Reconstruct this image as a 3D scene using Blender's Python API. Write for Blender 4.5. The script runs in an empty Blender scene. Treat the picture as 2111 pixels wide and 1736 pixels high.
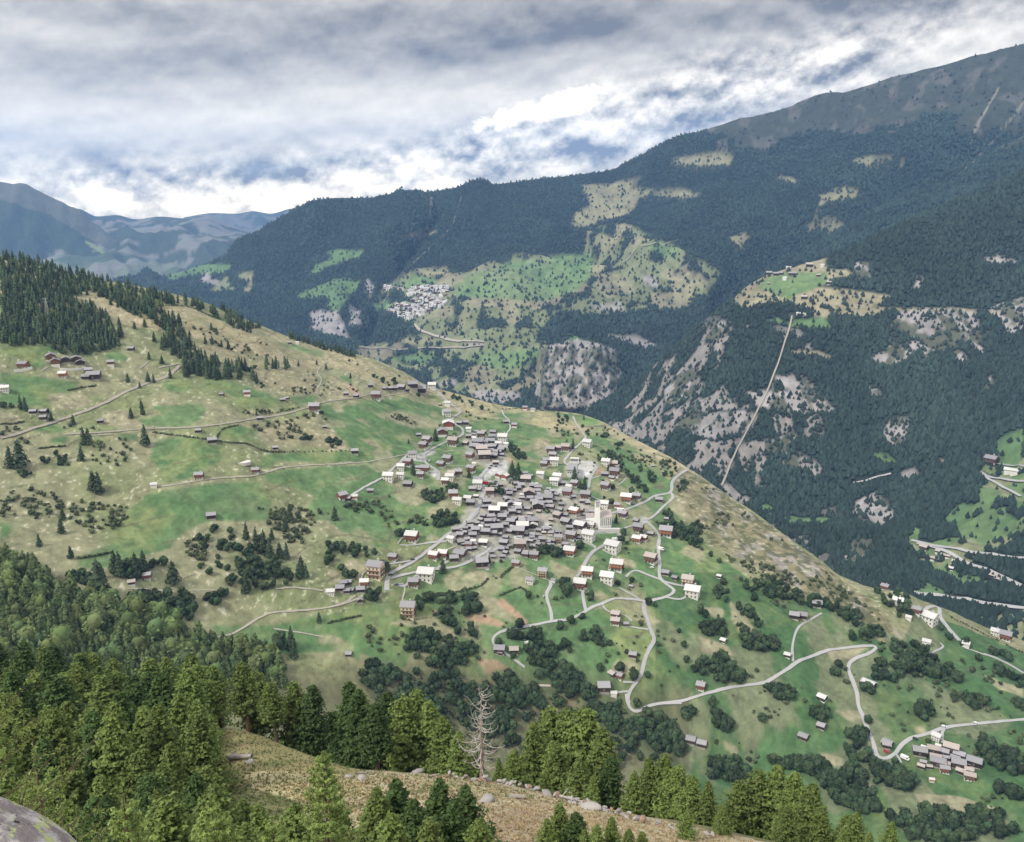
import bpy, math, random
import numpy as np
from mathutils import Vector, Matrix
from mathutils.bvhtree import BVHTree
C = bpy.context.scene.collection
SC = bpy.context.scene
# ---------------------------------------------------------------- camera
PITCH = math.radians(14.0); FD = 1756.6; CX = 1055.5; CY = 868.0
cam_d = bpy.data.cameras.new('camera'); cam = bpy.data.objects.new('camera', cam_d); C.objects.link(cam)
cam.location = (0, 0, 0); cam.rotation_euler = (math.pi / 2 - PITCH, 0, 0)
cam_d.sensor_width = 36; cam_d.lens = 36 * FD / 2111.0
cam_d.clip_start = 0.1; cam_d.clip_end = 120000
SC.camera = cam
SC.view_settings.view_transform = 'Standard'; SC.view_settings.look = 'None'
SC.view_settings.exposure = 1.28; SC.view_settings.gamma = 1.0
SC.view_settings.use_curve_mapping = False
SC.cycles.volume_bounces = 0; SC.cycles.max_bounces = 5; SC.cycles.diffuse_bounces = 2
SC.cycles.transparent_max_bounces = 8
SC.cycles.use_denoising = True
SUN_EL = math.radians(50); SUN_AZ = math.radians(-58)   # azimuth from +y towards +x: where the light comes from
# ---------------------------------------------------------------- sun
sd = bpy.data.lights.new('sun', 'SUN'); sun = bpy.data.objects.new('sun', sd); C.objects.link(sun)
sd.energy = 1.5; sd.angle = math.radians(11); sd.color = (1.0, 0.95, 0.88)
sv = Vector((math.sin(SUN_AZ) * math.cos(SUN_EL), -0.42, math.sin(SUN_EL)))
sun.rotation_euler = sv.to_track_quat('Z', 'Y').to_euler()
SUN_ROT = math.atan2(sv.x, sv.y)
# ---------------------------------------------------------------- helpers: pixel of the 2111 x 1736 view <-> direction
cp, sp = math.cos(PITCH), math.sin(PITCH)
def rays(u, v):
    u = np.asarray(u, float); v = np.asarray(v, float)
    x = (u - CX) / FD; y = (CY - v) / FD
    dx = x; dy = cp + y * sp; dz = -sp + y * cp
    h = np.hypot(dx, dy)
    return np.stack([dx / h, dy / h, dz / h], -1)
def project(P):
    d = P[..., 1] * cp - P[..., 2] * sp
    d = np.where(d < 1e-3, 1e-3, d)
    return CX + FD * P[..., 0] / d, CY - FD * (P[..., 1] * sp + P[..., 2] * cp) / d
# ---------------------------------------------------------------- world: daylight sky under a broken cloud layer
W = bpy.data.worlds.new('World'); SC.world = W; W.use_nodes = True
nt = W.node_tree; nt.nodes.clear()
def nn(t, tree=None, **k):
    n = (tree or nt).nodes.new(t)
    for a, b in k.items(): setattr(n, a, b)
    return n
def mth(op, a, b=None, c=None, tree=None, clamp=False):
    t = tree or nt
    n = t.nodes.new('ShaderNodeMath'); n.operation = op; n.use_clamp = clamp
    for i, s in enumerate((a, b, c)):
        if s is None: continue
        if isinstance(s, (int, float)): n.inputs[i].default_value = s
        else: t.links.new(s, n.inputs[i])
    return n.outputs[0]
tc = nn('ShaderNodeTexCoord'); sep = nn('ShaderNodeSeparateXYZ')
nt.links.new(tc.outputs['Generated'], sep.inputs[0])
X, Y, Z = sep.outputs
az = mth('ARCTAN2', X, Y); el = mth('ARCSINE', Z)
elp = mth('MAXIMUM', el, -0.1)
def comb(a, b, c=0.0):
    n = nn('ShaderNodeCombineXYZ')
    for i, s in enumerate((a, b, c)):
        if isinstance(s, (int, float)): n.inputs[i].default_value = s
        else: nt.links.new(s, n.inputs[i])
    return n.outputs[0]
def noise(vec, scale, detail=6, rough=0.55, dist=0.0):
    n = nn('ShaderNodeTexNoise'); n.inputs['Scale'].default_value = scale
    n.inputs['Detail'].default_value = detail; n.inputs['Roughness'].default_value = rough
    n.inputs['Distortion'].default_value = dist
    nt.links.new(vec, n.inputs['Vector']); return n.outputs[0]
# warp
w1 = noise(comb(mth('MULTIPLY', az, 3.0), mth('MULTIPLY', elp, 7.0), 0.3), 2.2, 3, 0.5)
w2 = noise(comb(mth('MULTIPLY', az, 3.0), mth('MULTIPLY', elp, 7.0), 7.3), 2.2, 3, 0.5)
azw = mth('ADD', az, mth('MULTIPLY', mth('SUBTRACT', w1, 0.5), 0.06))
elw = mth('ADD', elp, mth('MULTIPLY', mth('SUBTRACT', w2, 0.5), 0.03))
# tilted banks: they climb a little to the right
tilt = mth('SUBTRACT', elw, mth('MULTIPLY', azw, 0.10))
f0 = noise(comb(mth('MULTIPLY', azw, 3.2), mth('MULTIPLY', tilt, 10.0), 1.7), 1.4, 9, 0.58)
fs = noise(comb(mth('MULTIPLY', azw, 7.0), mth('MULTIPLY', tilt, 30.0), 9.1), 1.6, 6, 0.5)
def aeel(u, v):
    d = rays(u, v); return math.atan2(d[0], d[1]), math.atan2(d[2], 1.0)
def blob(u, v, su, sv, rot=0.0, raw=False):
    a0, e0 = aeel(u, v); sa, se = su / FD, sv / FD
    da = mth('SUBTRACT', azw, a0); de = mth('SUBTRACT', elw, e0)
    c, s = math.cos(rot), math.sin(rot)
    p = mth('ADD', mth('MULTIPLY', da, c / sa), mth('MULTIPLY', de, s / sa))
    q = mth('ADD', mth('MULTIPLY', da, -s / se), mth('MULTIPLY', de, c / se))
    r2 = mth('ADD', mth('MULTIPLY', p, p), mth('MULTIPLY', q, q))
    return mth('EXPONENT', mth('MULTIPLY', r2, -1.0))
tone = mth('ADD', mth('MULTIPLY', mth('SUBTRACT', f0, 0.5), 0.60), 0.50)
tone = mth('ADD', tone, mth('MULTIPLY', mth('SUBTRACT', fs, 0.5), 0.22))
# billowing cumulus: bright crests over shaded bases, mostly in the bank that lies on the ridges
def puffs(sh, k):
    e = mth('ADD', elp, sh)
    return noise(comb(mth('MULTIPLY', az, 11.0 * k), mth('MULTIPLY', mth('SUBTRACT', e, mth('MULTIPLY', az, 0.12)), 15.0 * k), 5.5), 1.3, 8, 0.58)
pf = mth('ADD', mth('SUBTRACT', puffs(0.0, 1.0), puffs(0.016, 1.0)), mth('MULTIPLY', mth('SUBTRACT', puffs(0.0, 2.3), puffs(0.008, 2.3)), 0.6))
bank = mth('ADD', mth('ADD', blob(330, 400, 420, 60, 0.0), blob(980, 330, 420, 52, 0.13)), mth('ADD', blob(1500, 190, 420, 60, 0.25), 0.16), clamp=True)
tone = mth('ADD', tone, mth('MULTIPLY', mth('MULTIPLY', pf, 2.3), bank))
for (u, v, su, sv, rot, amp) in [
    (1000, 70, 560, 60, 0.0, -0.29), (330, 135, 330, 40, 0.03, -0.24), (1800, 0, 420, 38, 0.03, -0.26), (150, 20, 300, 40, 0, -0.08), (600, 20, 300, 40, 0, -0.06),
    (2020, 100, 300, 50, 0.12, 0.14), (1600, 110, 260, 36, 0.05, 0.08), (330, 400, 300, 34, 0.0, 0.16), (900, 200, 380, 34, 0.08, 0.08), (800, 375, 260, 26, 0.1, 0.10),
    (1020, 325, 240, 14, 0.08, -0.10), (620, 343, 110, 12, 0.1, -0.05), (480, 265, 420, 50, 0.03, 0.07), (1480, 205, 80, 50, 0.0, -0.10), (250, 235, 420, 34, 0, 0.05), (300, 318, 380, 14, 0.0, -0.02)]:
    tone = mth('ADD', tone, mth('MULTIPLY', blob(u, v, su, sv, rot), amp))
# hard edged sunlit gap
g = mth('ADD', blob(1075, 243, 130, 22, 0.22), mth('MULTIPLY', blob(1190, 205, 70, 26, 0.2), 0.9))
g = mth('ADD', g, mth('MULTIPLY', mth('SUBTRACT', noise(comb(mth('MULTIPLY', az, 20.0), mth('MULTIPLY', elp, 30.0), 2.0), 3.0, 8, 0.65), 0.5), 1.6))
g = mth('MULTIPLY', mth('SUBTRACT', g, 0.50), 2.6, clamp=True)
glow = blob(1120, 225, 330, 60, 0.2)
tone = mth('ADD', tone, mth('ADD', mth('MULTIPLY', g, 0.55), mth('MULTIPLY', glow, 0.10)))
tone = mth('MINIMUM', mth('MAXIMUM', tone, 0.12), 1.15)
tone = mth('MULTIPLY', tone, mth('ADD', 1.0, mth('MULTIPLY', mth('EXPONENT', mth('MULTIPLY', mth('MAXIMUM', el, 0.0), -14.0)), 0.60)))
# above the frame the layer goes on, a little brighter towards the zenith
hi = mth('MULTIPLY', mth('SUBTRACT', el, 0.25), 0.45, clamp=True)
tone = mth('ADD', tone, hi)
hol = mth('ADD', blob(600, 343, 130, 17, 0.1), mth('MULTIPLY', blob(120, 300, 160, 14, 0.0), 0.35))
hol = mth('ADD', hol, mth('MULTIPLY', blob(480, 335, 60, 14, 0.0), 0.6))
cov = mth('SUBTRACT', 0.985, mth('MULTIPLY', mth('MULTIPLY', hol, mth('SUBTRACT', 1.25, f0)), 0.20), clamp=True)
sky = nn('ShaderNodeTexSky', sky_type='NISHITA'); sky.sun_disc = False
sky.sun_elevation = SUN_EL; sky.sun_rotation = SUN_ROT; sky.altitude = 1900
skm = nn('ShaderNodeVectorMath', operation='SCALE'); nt.links.new(sky.outputs[0], skm.inputs[0]); skm.inputs['Scale'].default_value = 1.0
wlo = mth('EXPONENT', mth('MULTIPLY', mth('MAXIMUM', el, 0.0), -4.5))      # cloud light is warmer towards the horizon
clr = nn('ShaderNodeVectorMath', operation='SCALE')
nt.links.new(comb(mth('ADD', 10.1, mth('MULTIPLY', wlo, 2.5)), mth('ADD', 9.9, mth('MULTIPLY', wlo, 1.0)), mth('SUBTRACT', 9.75, mth('MULTIPLY', wlo, 2.3))), clr.inputs[0])
nt.links.new(tone, clr.inputs['Scale'])
mx = nn('ShaderNodeMix', data_type='RGBA')
nt.links.new(cov, mx.inputs[0]); nt.links.new(skm.outputs[0], mx.inputs[6]); nt.links.new(clr.outputs[0], mx.inputs[7])
bg = nn('ShaderNodeBackground'); bg.inputs['Strength'].default_value = 0.065
nt.links.new(mx.outputs[2], bg.inputs['Color'])
wo = nn('ShaderNodeOutputWorld'); nt.links.new(bg.outputs[0], wo.inputs['Surface'])
W.cycles.sampling_method = 'MANUAL'; W.cycles.sample_map_resolution = 512
# ---------------------------------------------------------------- noise in numpy
def _h(ix, iy, s):
    h = (ix.astype(np.int64) * 374761393 + iy.astype(np.int64) * 668265263 + s * 1442695041) & 0xffffffff
    h = ((h ^ (h >> 13)) * 1274126177) & 0xffffffff
    h = h ^ (h >> 16)
    return (h & 0xffff) / 32767.5 - 1.0
def vn(x, y, s=0):
    x0 = np.floor(x); y0 = np.floor(y); fx = x - x0; fy = y - y0
    fx = fx * fx * (3 - 2 * fx); fy = fy * fy * (3 - 2 * fy)
    a = _h(x0, y0, s); b = _h(x0 + 1, y0, s); c = _h(x0, y0 + 1, s); d = _h(x0 + 1, y0 + 1, s)
    return (a * (1 - fx) + b * fx) * (1 - fy) + (c * (1 - fx) + d * fx) * fy
def fbm(x, y, s=0, o=4, g=0.5):
    r = 0; a = 1; t = 0
    for i in range(o):
        r = r + a * vn(x * 2 ** i + 17.3 * i, y * 2 ** i - 9.1 * i, s + i * 7); t += a; a *= g
    return r / t
def pchip(xk, yk, x):
    """monotone cubic; yk is (K, ...), interpolated along axis 0 at x (1D)"""
    xk = np.asarray(xk, float); yk = np.asarray(yk, float)
    sh = (-1,) + (1,) * (yk.ndim - 1)
    h = np.diff(xk).reshape(sh); dl = np.diff(yk, axis=0) / h
    m = np.zeros_like(yk)
    a, b = dl[:-1], dl[1:]
    with np.errstate(divide='ignore', invalid='ignore'):
        hm = np.where(a * b > 0, 2 * a * b / (a + b), 0.0)
    m[1:-1] = hm; m[0] = dl[0]; m[-1] = dl[-1]
    i = np.clip(np.searchsorted(xk, x, side='right') - 1, 0, len(xk) - 2)
    hh = (xk[i + 1] - xk[i]).reshape(sh); t = ((x - xk[i])).reshape(sh) / hh
    t = np.clip(t, -0.5, 1.5)
    y0, y1, m0, m1 = yk[i], yk[i + 1], m[i], m[i + 1]
    return (y0 * (1 + 2 * t) * (1 - t) ** 2 + m0 * hh * t * (1 - t) ** 2 + y1 * t * t * (3 - 2 * t) + m1 * hh * t * t * (t - 1))
# ---------------------------------------------------------------- reading positions off enlarged crops of the photograph
K = 0.82461
CR = dict(D=None, c3=(0, 600, 2.3456), c4=(800, 600, 2.3456), c5=(1660, 600, 2.3456), q1=(0, 1250, 2.03), q2=(800, 1250, 2.03), q3=(1660, 1250, 2.03),
    v1=(820, 920, 4.222), v2=(1250, 1000, 4.222), v3=(820, 1280, 4.222), v4=(1250, 1350, 4.222),
    wA=(980, 1040, 8.444), wB=(1130, 1060, 10.555), wC=(1330, 1100, 8.444), wD=(1100, 1200, 8.444), wE=(1230, 1180, 10.555),
    wF=(1220, 1300, 10.555), wG=(1410, 1260, 8.444), wH=(1080, 1330, 8.444), h1=(2200, 1760, 7.037), h2=(0, 860, 7.037),
    h3=(960, 700, 7.037), h4=(2240, 1140, 4.822), f1=(1100, 1930, 3.518), f2=(500, 1750, 4.89), s1=(0, 0, 1.649), s2=(1280, 0, 1.649))
def tD(k, x, y):
    if k == 'D': return x, y
    ox, oy, s = CR[k]; return (x / s + ox) * K, (y / s + oy) * K
def PL(k, s):
    return np.array([tD(k, *map(float, q.split(','))) for q in s.split()])
def inpoly(u, v, poly):
    res = np.zeros(u.shape, bool)
    m = (u >= poly[:, 0].min()) & (u <= poly[:, 0].max()) & (v >= poly[:, 1].min()) & (v <= poly[:, 1].max())
    if not m.any(): return res
    x = u[m]; y = v[m]; c = np.zeros(x.shape, bool)
    n = len(poly); j = n - 1
    for i in range(n):
        xi, yi = poly[i]; xj, yj = poly[j]
        if yi != yj:
            c ^= ((yi > y) != (yj > y)) & (x < (xj - xi) * (y - yi) / (yj - yi) + xi)
        j = i
    res[m] = c; return res
# ---------------------------------------------------------------- terrain sheets
def P3(u, v, r):
    return rays(u, v) * np.asarray(r, float)[..., None]
def sheet(u0, u1, du, curves, dv, behind, disp=None):
    us = np.arange(u0, u1 + du, du)
    rows = []
    for c in curves:
        c = np.array(c, float)
        v = pchip(c[:, 0], c[:, 1], np.clip(us, c[0, 0], c[-1, 0])); r = pchip(c[:, 0], c[:, 2], np.clip(us, c[0, 0], c[-1, 0]))
        # linear continuation outside the listed columns
        rows.append((v, r))
    ctrl = [P3(us, v, r) for v, r in rows]
    PR = ctrl[-1]; d = PR.copy(); d[:, 2] = 0; d /= np.linalg.norm(d, axis=1)[:, None]
    for dr, dz in behind:
        q = PR + d * dr; q[:, 2] -= dz; ctrl.append(q)
    ctrl = np.array(ctrl)
    seg = np.linalg.norm(np.diff(ctrl, axis=0), axis=2).mean(axis=1)
    tk = np.concatenate([[0], np.cumsum(seg)])
    ts = []
    for k in range(len(ctrl) - 1):
        if k < len(curves) - 1:
            n = int(max(3, np.max(np.abs(rows[k + 1][0] - rows[k][0])) / dv))
        else: n = 10
        ts.append(np.linspace(tk[k], tk[k + 1], n, endpoint=False))
    ts = np.concatenate(ts + [[tk[-1]]])
    G = pchip(tk, ctrl, ts)
    if disp is not None:
        tr = tk[len(curves) - 1]
        G[..., 2] += disp(G[..., 0], G[..., 1], (ts / tr)[:, None] * np.ones(G.shape[1]))
    return G
def grid_mesh(name, G, col, mat):
    nr, nc = G.shape[:2]
    me = bpy.data.meshes.new(name)
    me.vertices.add(nr * nc); me.vertices.foreach_set('co', G.reshape(-1).astype(np.float32))
    a = (np.arange(nr - 1)[:, None] * nc + np.arange(nc - 1)[None, :]).reshape(-1)
    q = np.stack([a, a + 1, a + nc + 1, a + nc], -1).astype(np.int32)
    me.loops.add(q.size); me.loops.foreach_set('vertex_index', q.reshape(-1))
    me.polygons.add(len(q)); me.polygons.foreach_set('loop_start', np.arange(0, q.size, 4, dtype=np.int32))
    me.polygons.foreach_set('use_smooth', np.ones(len(q), bool))
    me.update(calc_edges=True)
    at = me.attributes.new('Col', 'FLOAT_COLOR', 'POINT')
    c4 = np.ones((nr * nc, 4), np.float32); c4[:, :3] = col.reshape(-1, 3); at.data.foreach_set('color', c4.reshape(-1))
    me.materials.append(mat)
    o = bpy.data.objects.new(name, me); C.objects.link(o); o['kind'] = 'structure'
    return o
class Ground:
    def __init__(s, G):
        nr, nc = G.shape[:2]
        a = (np.arange(nr - 1)[:, None] * nc + np.arange(nc - 1)[None, :]).reshape(-1)
        q = np.stack([a, a + 1, a + nc + 1, a + nc], -1)
        s.b = BVHTree.FromPolygons(G.reshape(-1, 3).tolist(), q.tolist())
    def pix(s, u, v):
        d = rays(u, v); h = s.b.ray_cast(Vector((0, 0, 0)), Vector(d))
        return h[0]
    def z(s, x, y):
        h = s.b.ray_cast(Vector((x, y, 3000)), Vector((0, 0, -1)))
        return None if h[0] is None else h[0].z
# ---------------------------------------------------------------- materials
def new_mat(name, rough=0.9, spec=0.2):
    m = bpy.data.materials.new(name); m.use_nodes = True
    b = m.node_tree.nodes['Principled BSDF']; b.inputs['Roughness'].default_value = rough
    b.inputs['Specular IOR Level'].default_value = spec
    return m, m.node_tree, b
def terrain_mat(name, s1, s2, amt, bump, bscale, bdist):
    m, t, b = new_mat(name, 0.95, 0.1)
    at = nn('ShaderNodeAttribute', t); at.attribute_name = 'Col'
    tcn = nn('ShaderNodeTexCoord', t)
    cols = []
    for i, s in enumerate((s1, s2)):
        n = nn('ShaderNodeTexNoise', t); n.inputs['Scale'].default_value = s; n.inputs['Detail'].default_value = 5; n.inputs['Roughness'].default_value = 0.65
        t.links.new(tcn.outputs['Object'], n.inputs['Vector']); cols.append(n.outputs[0])
    k = mth('ADD', mth('MULTIPLY', mth('SUBTRACT', cols[0], 0.5, tree=t), amt, tree=t), mth('MULTIPLY', mth('SUBTRACT', cols[1], 0.5, tree=t), amt, tree=t), tree=t)
    k = mth('MAXIMUM', mth('ADD', k, 1.0, tree=t), 0.3, tree=t)
    sc = nn('ShaderNodeVectorMath', t, operation='SCALE'); t.links.new(at.outputs['Color'], sc.inputs[0]); t.links.new(k, sc.inputs['Scale'])
    t.links.new(sc.outputs[0], b.inputs['Base Color'])
    n = nn('ShaderNodeTexNoise', t); n.inputs['Scale'].default_value = bscale; n.inputs['Detail'].default_value = 6; n.inputs['Roughness'].default_value = 0.6
    t.links.new(tcn.outputs['Object'], n.inputs['Vector'])
    bp = nn('ShaderNodeBump', t); bp.inputs['Strength'].default_value = bump; bp.inputs['Distance'].default_value = bdist
    t.links.new(n.outputs[0], bp.inputs['Height']); t.links.new(bp.outputs[0], b.inputs['Normal'])
    return m
# ================================================================ TERRAIN
A_RIDGE = [(-600, 1450, 250), (0, 1450, 240), (200, 1480, 240), (400, 1500, 200), (480, 1505, 155), (600, 1545, 135), (750, 1590, 120),
           (920, 1600, 112), (1080, 1630, 105), (1240, 1670, 100), (1500, 1725, 95), (1800, 1790, 92), (2111, 1840, 90), (2700, 1900, 88)]
def zr(r, z):   # a near ring of the foreground slope given by distance and height
    ang = math.atan2(-z, r) - PITCH
    v = CY + FD * math.tan(ang)
    return v
def ring(r, z):
    out = []
    for u in (-600, 0, 500, 1055, 1600, 2111, 2700):
        x = (u - CX) / FD
        # solve v for the wanted height at this column
        v = 1500.0
        for _ in range(60):
            d = rays(u, v); v += (d[2] * r - z) / r * FD * 0.5
        out.append((u, v, r))
    return out
A_CURVES = [ring(3.0, -3.9), ring(9, -11), ring(18, -21.5), ring(33, -36), ring(55, -53), ring(76, -64.5), A_RIDGE]
def dispA(x, y, t):
    return fbm(x / 14, y / 14, 3, 4) * 0.7 * np.clip(t * 2, 0, 1) + fbm(x / 2.5, y / 2.5, 5, 2) * 0.10
GA = sheet(-600, 2700, 11, A_CURVES, 7, [(12, 9), (40, 38), (120, 125), (240, 300)], dispA)

B_RIDGE = [(-400, 430, 1250), (0, 524, 1300), (100, 550, 1300), (200, 577, 1310), (300, 594, 1330), (400, 618, 1370), (470, 645, 1400), (540, 672, 1410), (600, 695, 1420),
    (700, 724, 1440), (760, 737, 1450), (830, 765, 1470), (880, 795, 1480), (960, 817, 1470), (1040, 838, 1450), (1100, 845, 1430), (1180, 853, 1400), (1240, 869, 1360), (1290, 895, 1320),
    (1350, 925, 1260), (1400, 952, 1200), (1450, 986, 1160), (1500, 1021, 1120), (1560, 1061, 1070), (1620, 1105, 1020), (1680, 1150, 980), (1740, 1198, 945), (1800, 1217, 930),
    (1860, 1225, 930), (1900, 1243, 935), (1960, 1268, 950), (2020, 1296, 965), (2111, 1332, 985), (2500, 1450, 1000)]
B_CURVES = [
 [(-400, 1560, 560), (0, 1560, 560), (300, 1590, 560), (600, 1630, 560), (900, 1670, 560), (1200, 1720, 560), (1500, 1770, 560), (1800, 1830, 560), (2111, 1880, 560), (2500, 1900, 560)],
 [(-400, 1390, 620), (0, 1400, 619), (300, 1430, 623), (600, 1470, 618), (900, 1500, 635), (1200, 1540, 645), (1500, 1600, 646), (1800, 1650, 640), (2111, 1700, 647), (2500, 1740, 650)],
 [(-400, 1200, 700), (0, 1230, 697), (300, 1250, 698), (600, 1280, 700), (900, 1320, 698), (1200, 1360, 704), (1500, 1430, 706), (1800, 1520, 702), (2111, 1600, 700), (2500, 1660, 700)],
 [(-400, 960, 850), (0, 1000, 850), (300, 1020, 840), (600, 1060, 843), (900, 1130, 822), (1200, 1180, 818), (1500, 1230, 832), (1800, 1350, 811), (2111, 1470, 800), (2500, 1550, 800)],
 [(-400, 700, 1050), (0, 745, 1050), (300, 780, 1065), (600, 850, 1050), (900, 960, 1013), (1200, 1030, 986), (1500, 1120, 956), (1650, 1190, 905), (1800, 1290, 860), (2111, 1395, 880), (2500, 1500, 890)],
 B_RIDGE]
def dispB(x, y, t):
    e = 1 - 0.75 * np.exp(-((t - 1.0) / 0.035) ** 2)
    g = fbm(x / 170 + y / 500, y / 420, 11, 3)
    return (fbm(x / 60, y / 60, 1, 4) * 6.5 + g * 11.0 + fbm(x / 11, y / 11, 2, 3) * 0.9) * e
GB = sheet(-260, 2400, 2.9, B_CURVES, 2.9, [(25, 9), (90, 70), (260, 300), (700, 640)], dispB)

C_RIDGE = [(1000, 960, 2800), (1100, 905, 2750), (1150, 880, 2700), (1200, 850, 2650), (1300, 790, 2550), (1400, 710, 2450), (1470, 652, 2420), (1500, 630, 2400), (1540, 597, 2440), (1600, 565, 2480),
    (1650, 548, 2520), (1700, 531, 2560), (1800, 488, 2640), (1900, 445, 2730), (2000, 400, 2820), (2111, 350, 2900), (2300, 270, 3000), (2500, 200, 3000)]
C_CURVES = [
 [(1000, 1080, 1900), (1150, 1020, 1950), (1400, 1110, 1400), (1600, 1230, 1290), (1750, 1330, 1220), (1900, 1380, 1200), (2000, 1410, 1190), (2111, 1450, 1180), (2500, 1500, 1180)],
 [(1000, 1030, 2200), (1150, 980, 2100), (1400, 1050, 1500), (1600, 1150, 1400), (1750, 1240, 1300), (1900, 1290, 1290), (2000, 1320, 1270), (2111, 1370, 1240), (2500, 1400, 1240)],
 [(1000, 1000, 2450), (1150, 940, 2300), (1400, 980, 1750), (1500, 1010, 1700), (1600, 1060, 1650), (1750, 1100, 1600), (1900, 1060, 1630), (2000, 1020, 1680), (2111, 960, 1740), (2500, 900, 1800)],
 [(1000, 980, 2650), (1150, 905, 2560), (1300, 850, 2350), (1400, 800, 2200), (1500, 720, 2150), (1600, 680, 2150), (1700, 680, 2150), (1900, 660, 2200), (2111, 620, 2300), (2500, 560, 2350)],
 C_RIDGE]
def dispC(x, y, t):
    e = 1 - 0.85 * np.exp(-((t - 1.0) / 0.07) ** 2)
    rg = 1 - np.abs(fbm(x / 230 + 3, y / 520, 21, 4)) * 2
    return (rg * 36 + fbm(x / 60, y / 60, 22, 4) * 12) * e
GC = sheet(1000, 2450, 3.4, C_CURVES, 3.4, [(80, 50), (300, 330), (700, 800)], dispC)

E_RIDGE = [(200, 612, 5700), (270, 592, 5600), (330, 573, 5500), (400, 551, 5300), (470, 536, 5200), (500, 502, 5100), (530, 478, 5050), (560, 458, 5000), (600, 435, 5000), (650, 412, 5050), (700, 408, 5100), (800, 408, 5200),
    (900, 394, 5300), (1000, 383, 5400), (1100, 370, 5450), (1200, 359, 5500), (1260, 350, 5500), (1300, 331, 5500), (1400, 291, 5500), (1500, 262, 5500), (1560, 250, 5500), (1600, 240, 5500), (1700, 205, 5450), (1740, 198, 5450),
    (1800, 181, 5400), (1900, 156, 5300), (2000, 136, 5250), (2111, 110, 5200), (2300, 60, 5200), (2500, 20, 5200)]
E_CURVES = [
 [(200, 650, 5000), (450, 700, 4000), (600, 760, 3400), (900, 880, 2950), (1100, 940, 2700), (1300, 940, 2700), (1500, 790, 2950), (1800, 660, 3150), (2111, 540, 3250), (2500, 450, 3350)],
 [(200, 640, 5200), (330, 640, 4700), (450, 670, 4200), (600, 715, 3700), (880, 770, 3300), (1100, 800, 3050), (1300, 780, 3100), (1500, 690, 3300), (1800, 560, 3500), (2111, 450, 3600), (2500, 380, 3600)],
 [(200, 630, 5350), (330, 612, 5100), (450, 620, 4600), (600, 640, 4150), (860, 630, 3900), (1100, 640, 3600), (1300, 600, 3750), (1500, 570, 3850), (1800, 460, 4000), (2111, 360, 4050), (2500, 300, 4050)],
 [(200, 622, 5480), (330, 592, 5300), (450, 580, 4900), (600, 540, 4600), (860, 500, 4600), (1100, 510, 4500), (1300, 470, 4600), (1500, 420, 4600), (1800, 320, 4700), (2111, 240, 4600), (2500, 180, 4600)],
 E_RIDGE]
def dispE(x, y, t):
    e = 1 - 0.94 * np.exp(-((t - 1.0) / 0.09) ** 2)
    rg = 1 - np.abs(fbm(x / 520 + y / 900, y / 1500 - x / 2500, 31, 4)) * 2
    return (rg * 110 + fbm(x / 130, y / 160, 32, 4) * 22) * e
GE = sheet(200, 2450, 3.2, E_CURVES, 3.2, [(120, 120), (600, 700)], dispE)
# two deep ravines and the grey crag that stands out of the far slope
ue, ve = project(GE)
def towards(G, m, dist):
    d = G / np.linalg.norm(G, axis=-1)[..., None]; return G - d * (m * dist)[..., None]
def seg_d(u, v, pts):
    best = np.full(u.shape, 1e9)
    for (x0, y0), (x1, y1) in zip(pts[:-1], pts[1:]):
        L = (x1 - x0) ** 2 + (y1 - y0) ** 2; t = np.clip(((u - x0) * (x1 - x0) + (v - y0) * (y1 - y0)) / L, 0, 1)
        best = np.minimum(best, np.hypot(u - x0 - t * (x1 - x0), v - y0 - t * (y1 - y0)))
    return best
crag = np.clip((ue - 1108) / 14, 0, 1) * np.clip((1300 - ue) / 70, 0, 1) * np.clip((ve - 694 - np.abs(ue - 1190) * 0.25) / 10, 0, 1) * np.clip((880 - ve) / 40, 0, 1)
crn = fbm(ue / 14, ve / 26, 44, 4)
GE = towards(GE, crag * (1 + 0.30 * crn), 190.0)
GE[..., 2] -= 130 * np.exp(-(seg_d(ue, ve, [(1490, 640), (1500, 590), (1560, 520), (1700, 440), (1900, 330), (2111, 230)]) / 26) ** 2)
GE[..., 2] -= 75 * np.exp(-(seg_d(ue, ve, [(755, 690), (770, 640), (800, 560), (860, 490), (900, 430)]) / 13) ** 2)
GE[..., 2] -= 70 * np.exp(-(seg_d(ue, ve, [(600, 690), (700, 640), (755, 600)]) / 14) ** 2)
# far ranges
def dispF(x, y, t):
    e = 1 - 0.8 * np.exp(-((t - 1.0) / 0.06) ** 2)
    rg = 1 - np.abs(fbm(x / 900 + y / 2200, y / 3000, 51, 5)) * 2
    return rg * 170 * e
GF = sheet(-250, 460, 4.5, [[(-250, 700, 6800), (0, 680, 7000), (200, 670, 7200), (460, 660, 7400)], [(-250, 560, 7700), (0, 570, 7800), (200, 600, 8000), (460, 640, 7800)],
    [(-250, 350, 9000), (-100, 375, 9000), (0, 396, 9000), (60, 410, 9000), (130, 441, 8950), (200, 481, 8900), (260, 521, 8800), (320, 556, 8700), (370, 582, 8500), (410, 605, 8300), (460, 628, 8000)]],
    4.5, [(200, 120), (900, 900)], dispF)
def dispG(x, y, t):
    e = 1 - 0.97 * np.exp(-((t - 1.0) / 0.28) ** 2)
    rg = 1 - np.abs(fbm(x / 1300 + y / 3000, y / 3600, 61, 5)) * 2
    return rg * 330 * e
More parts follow.
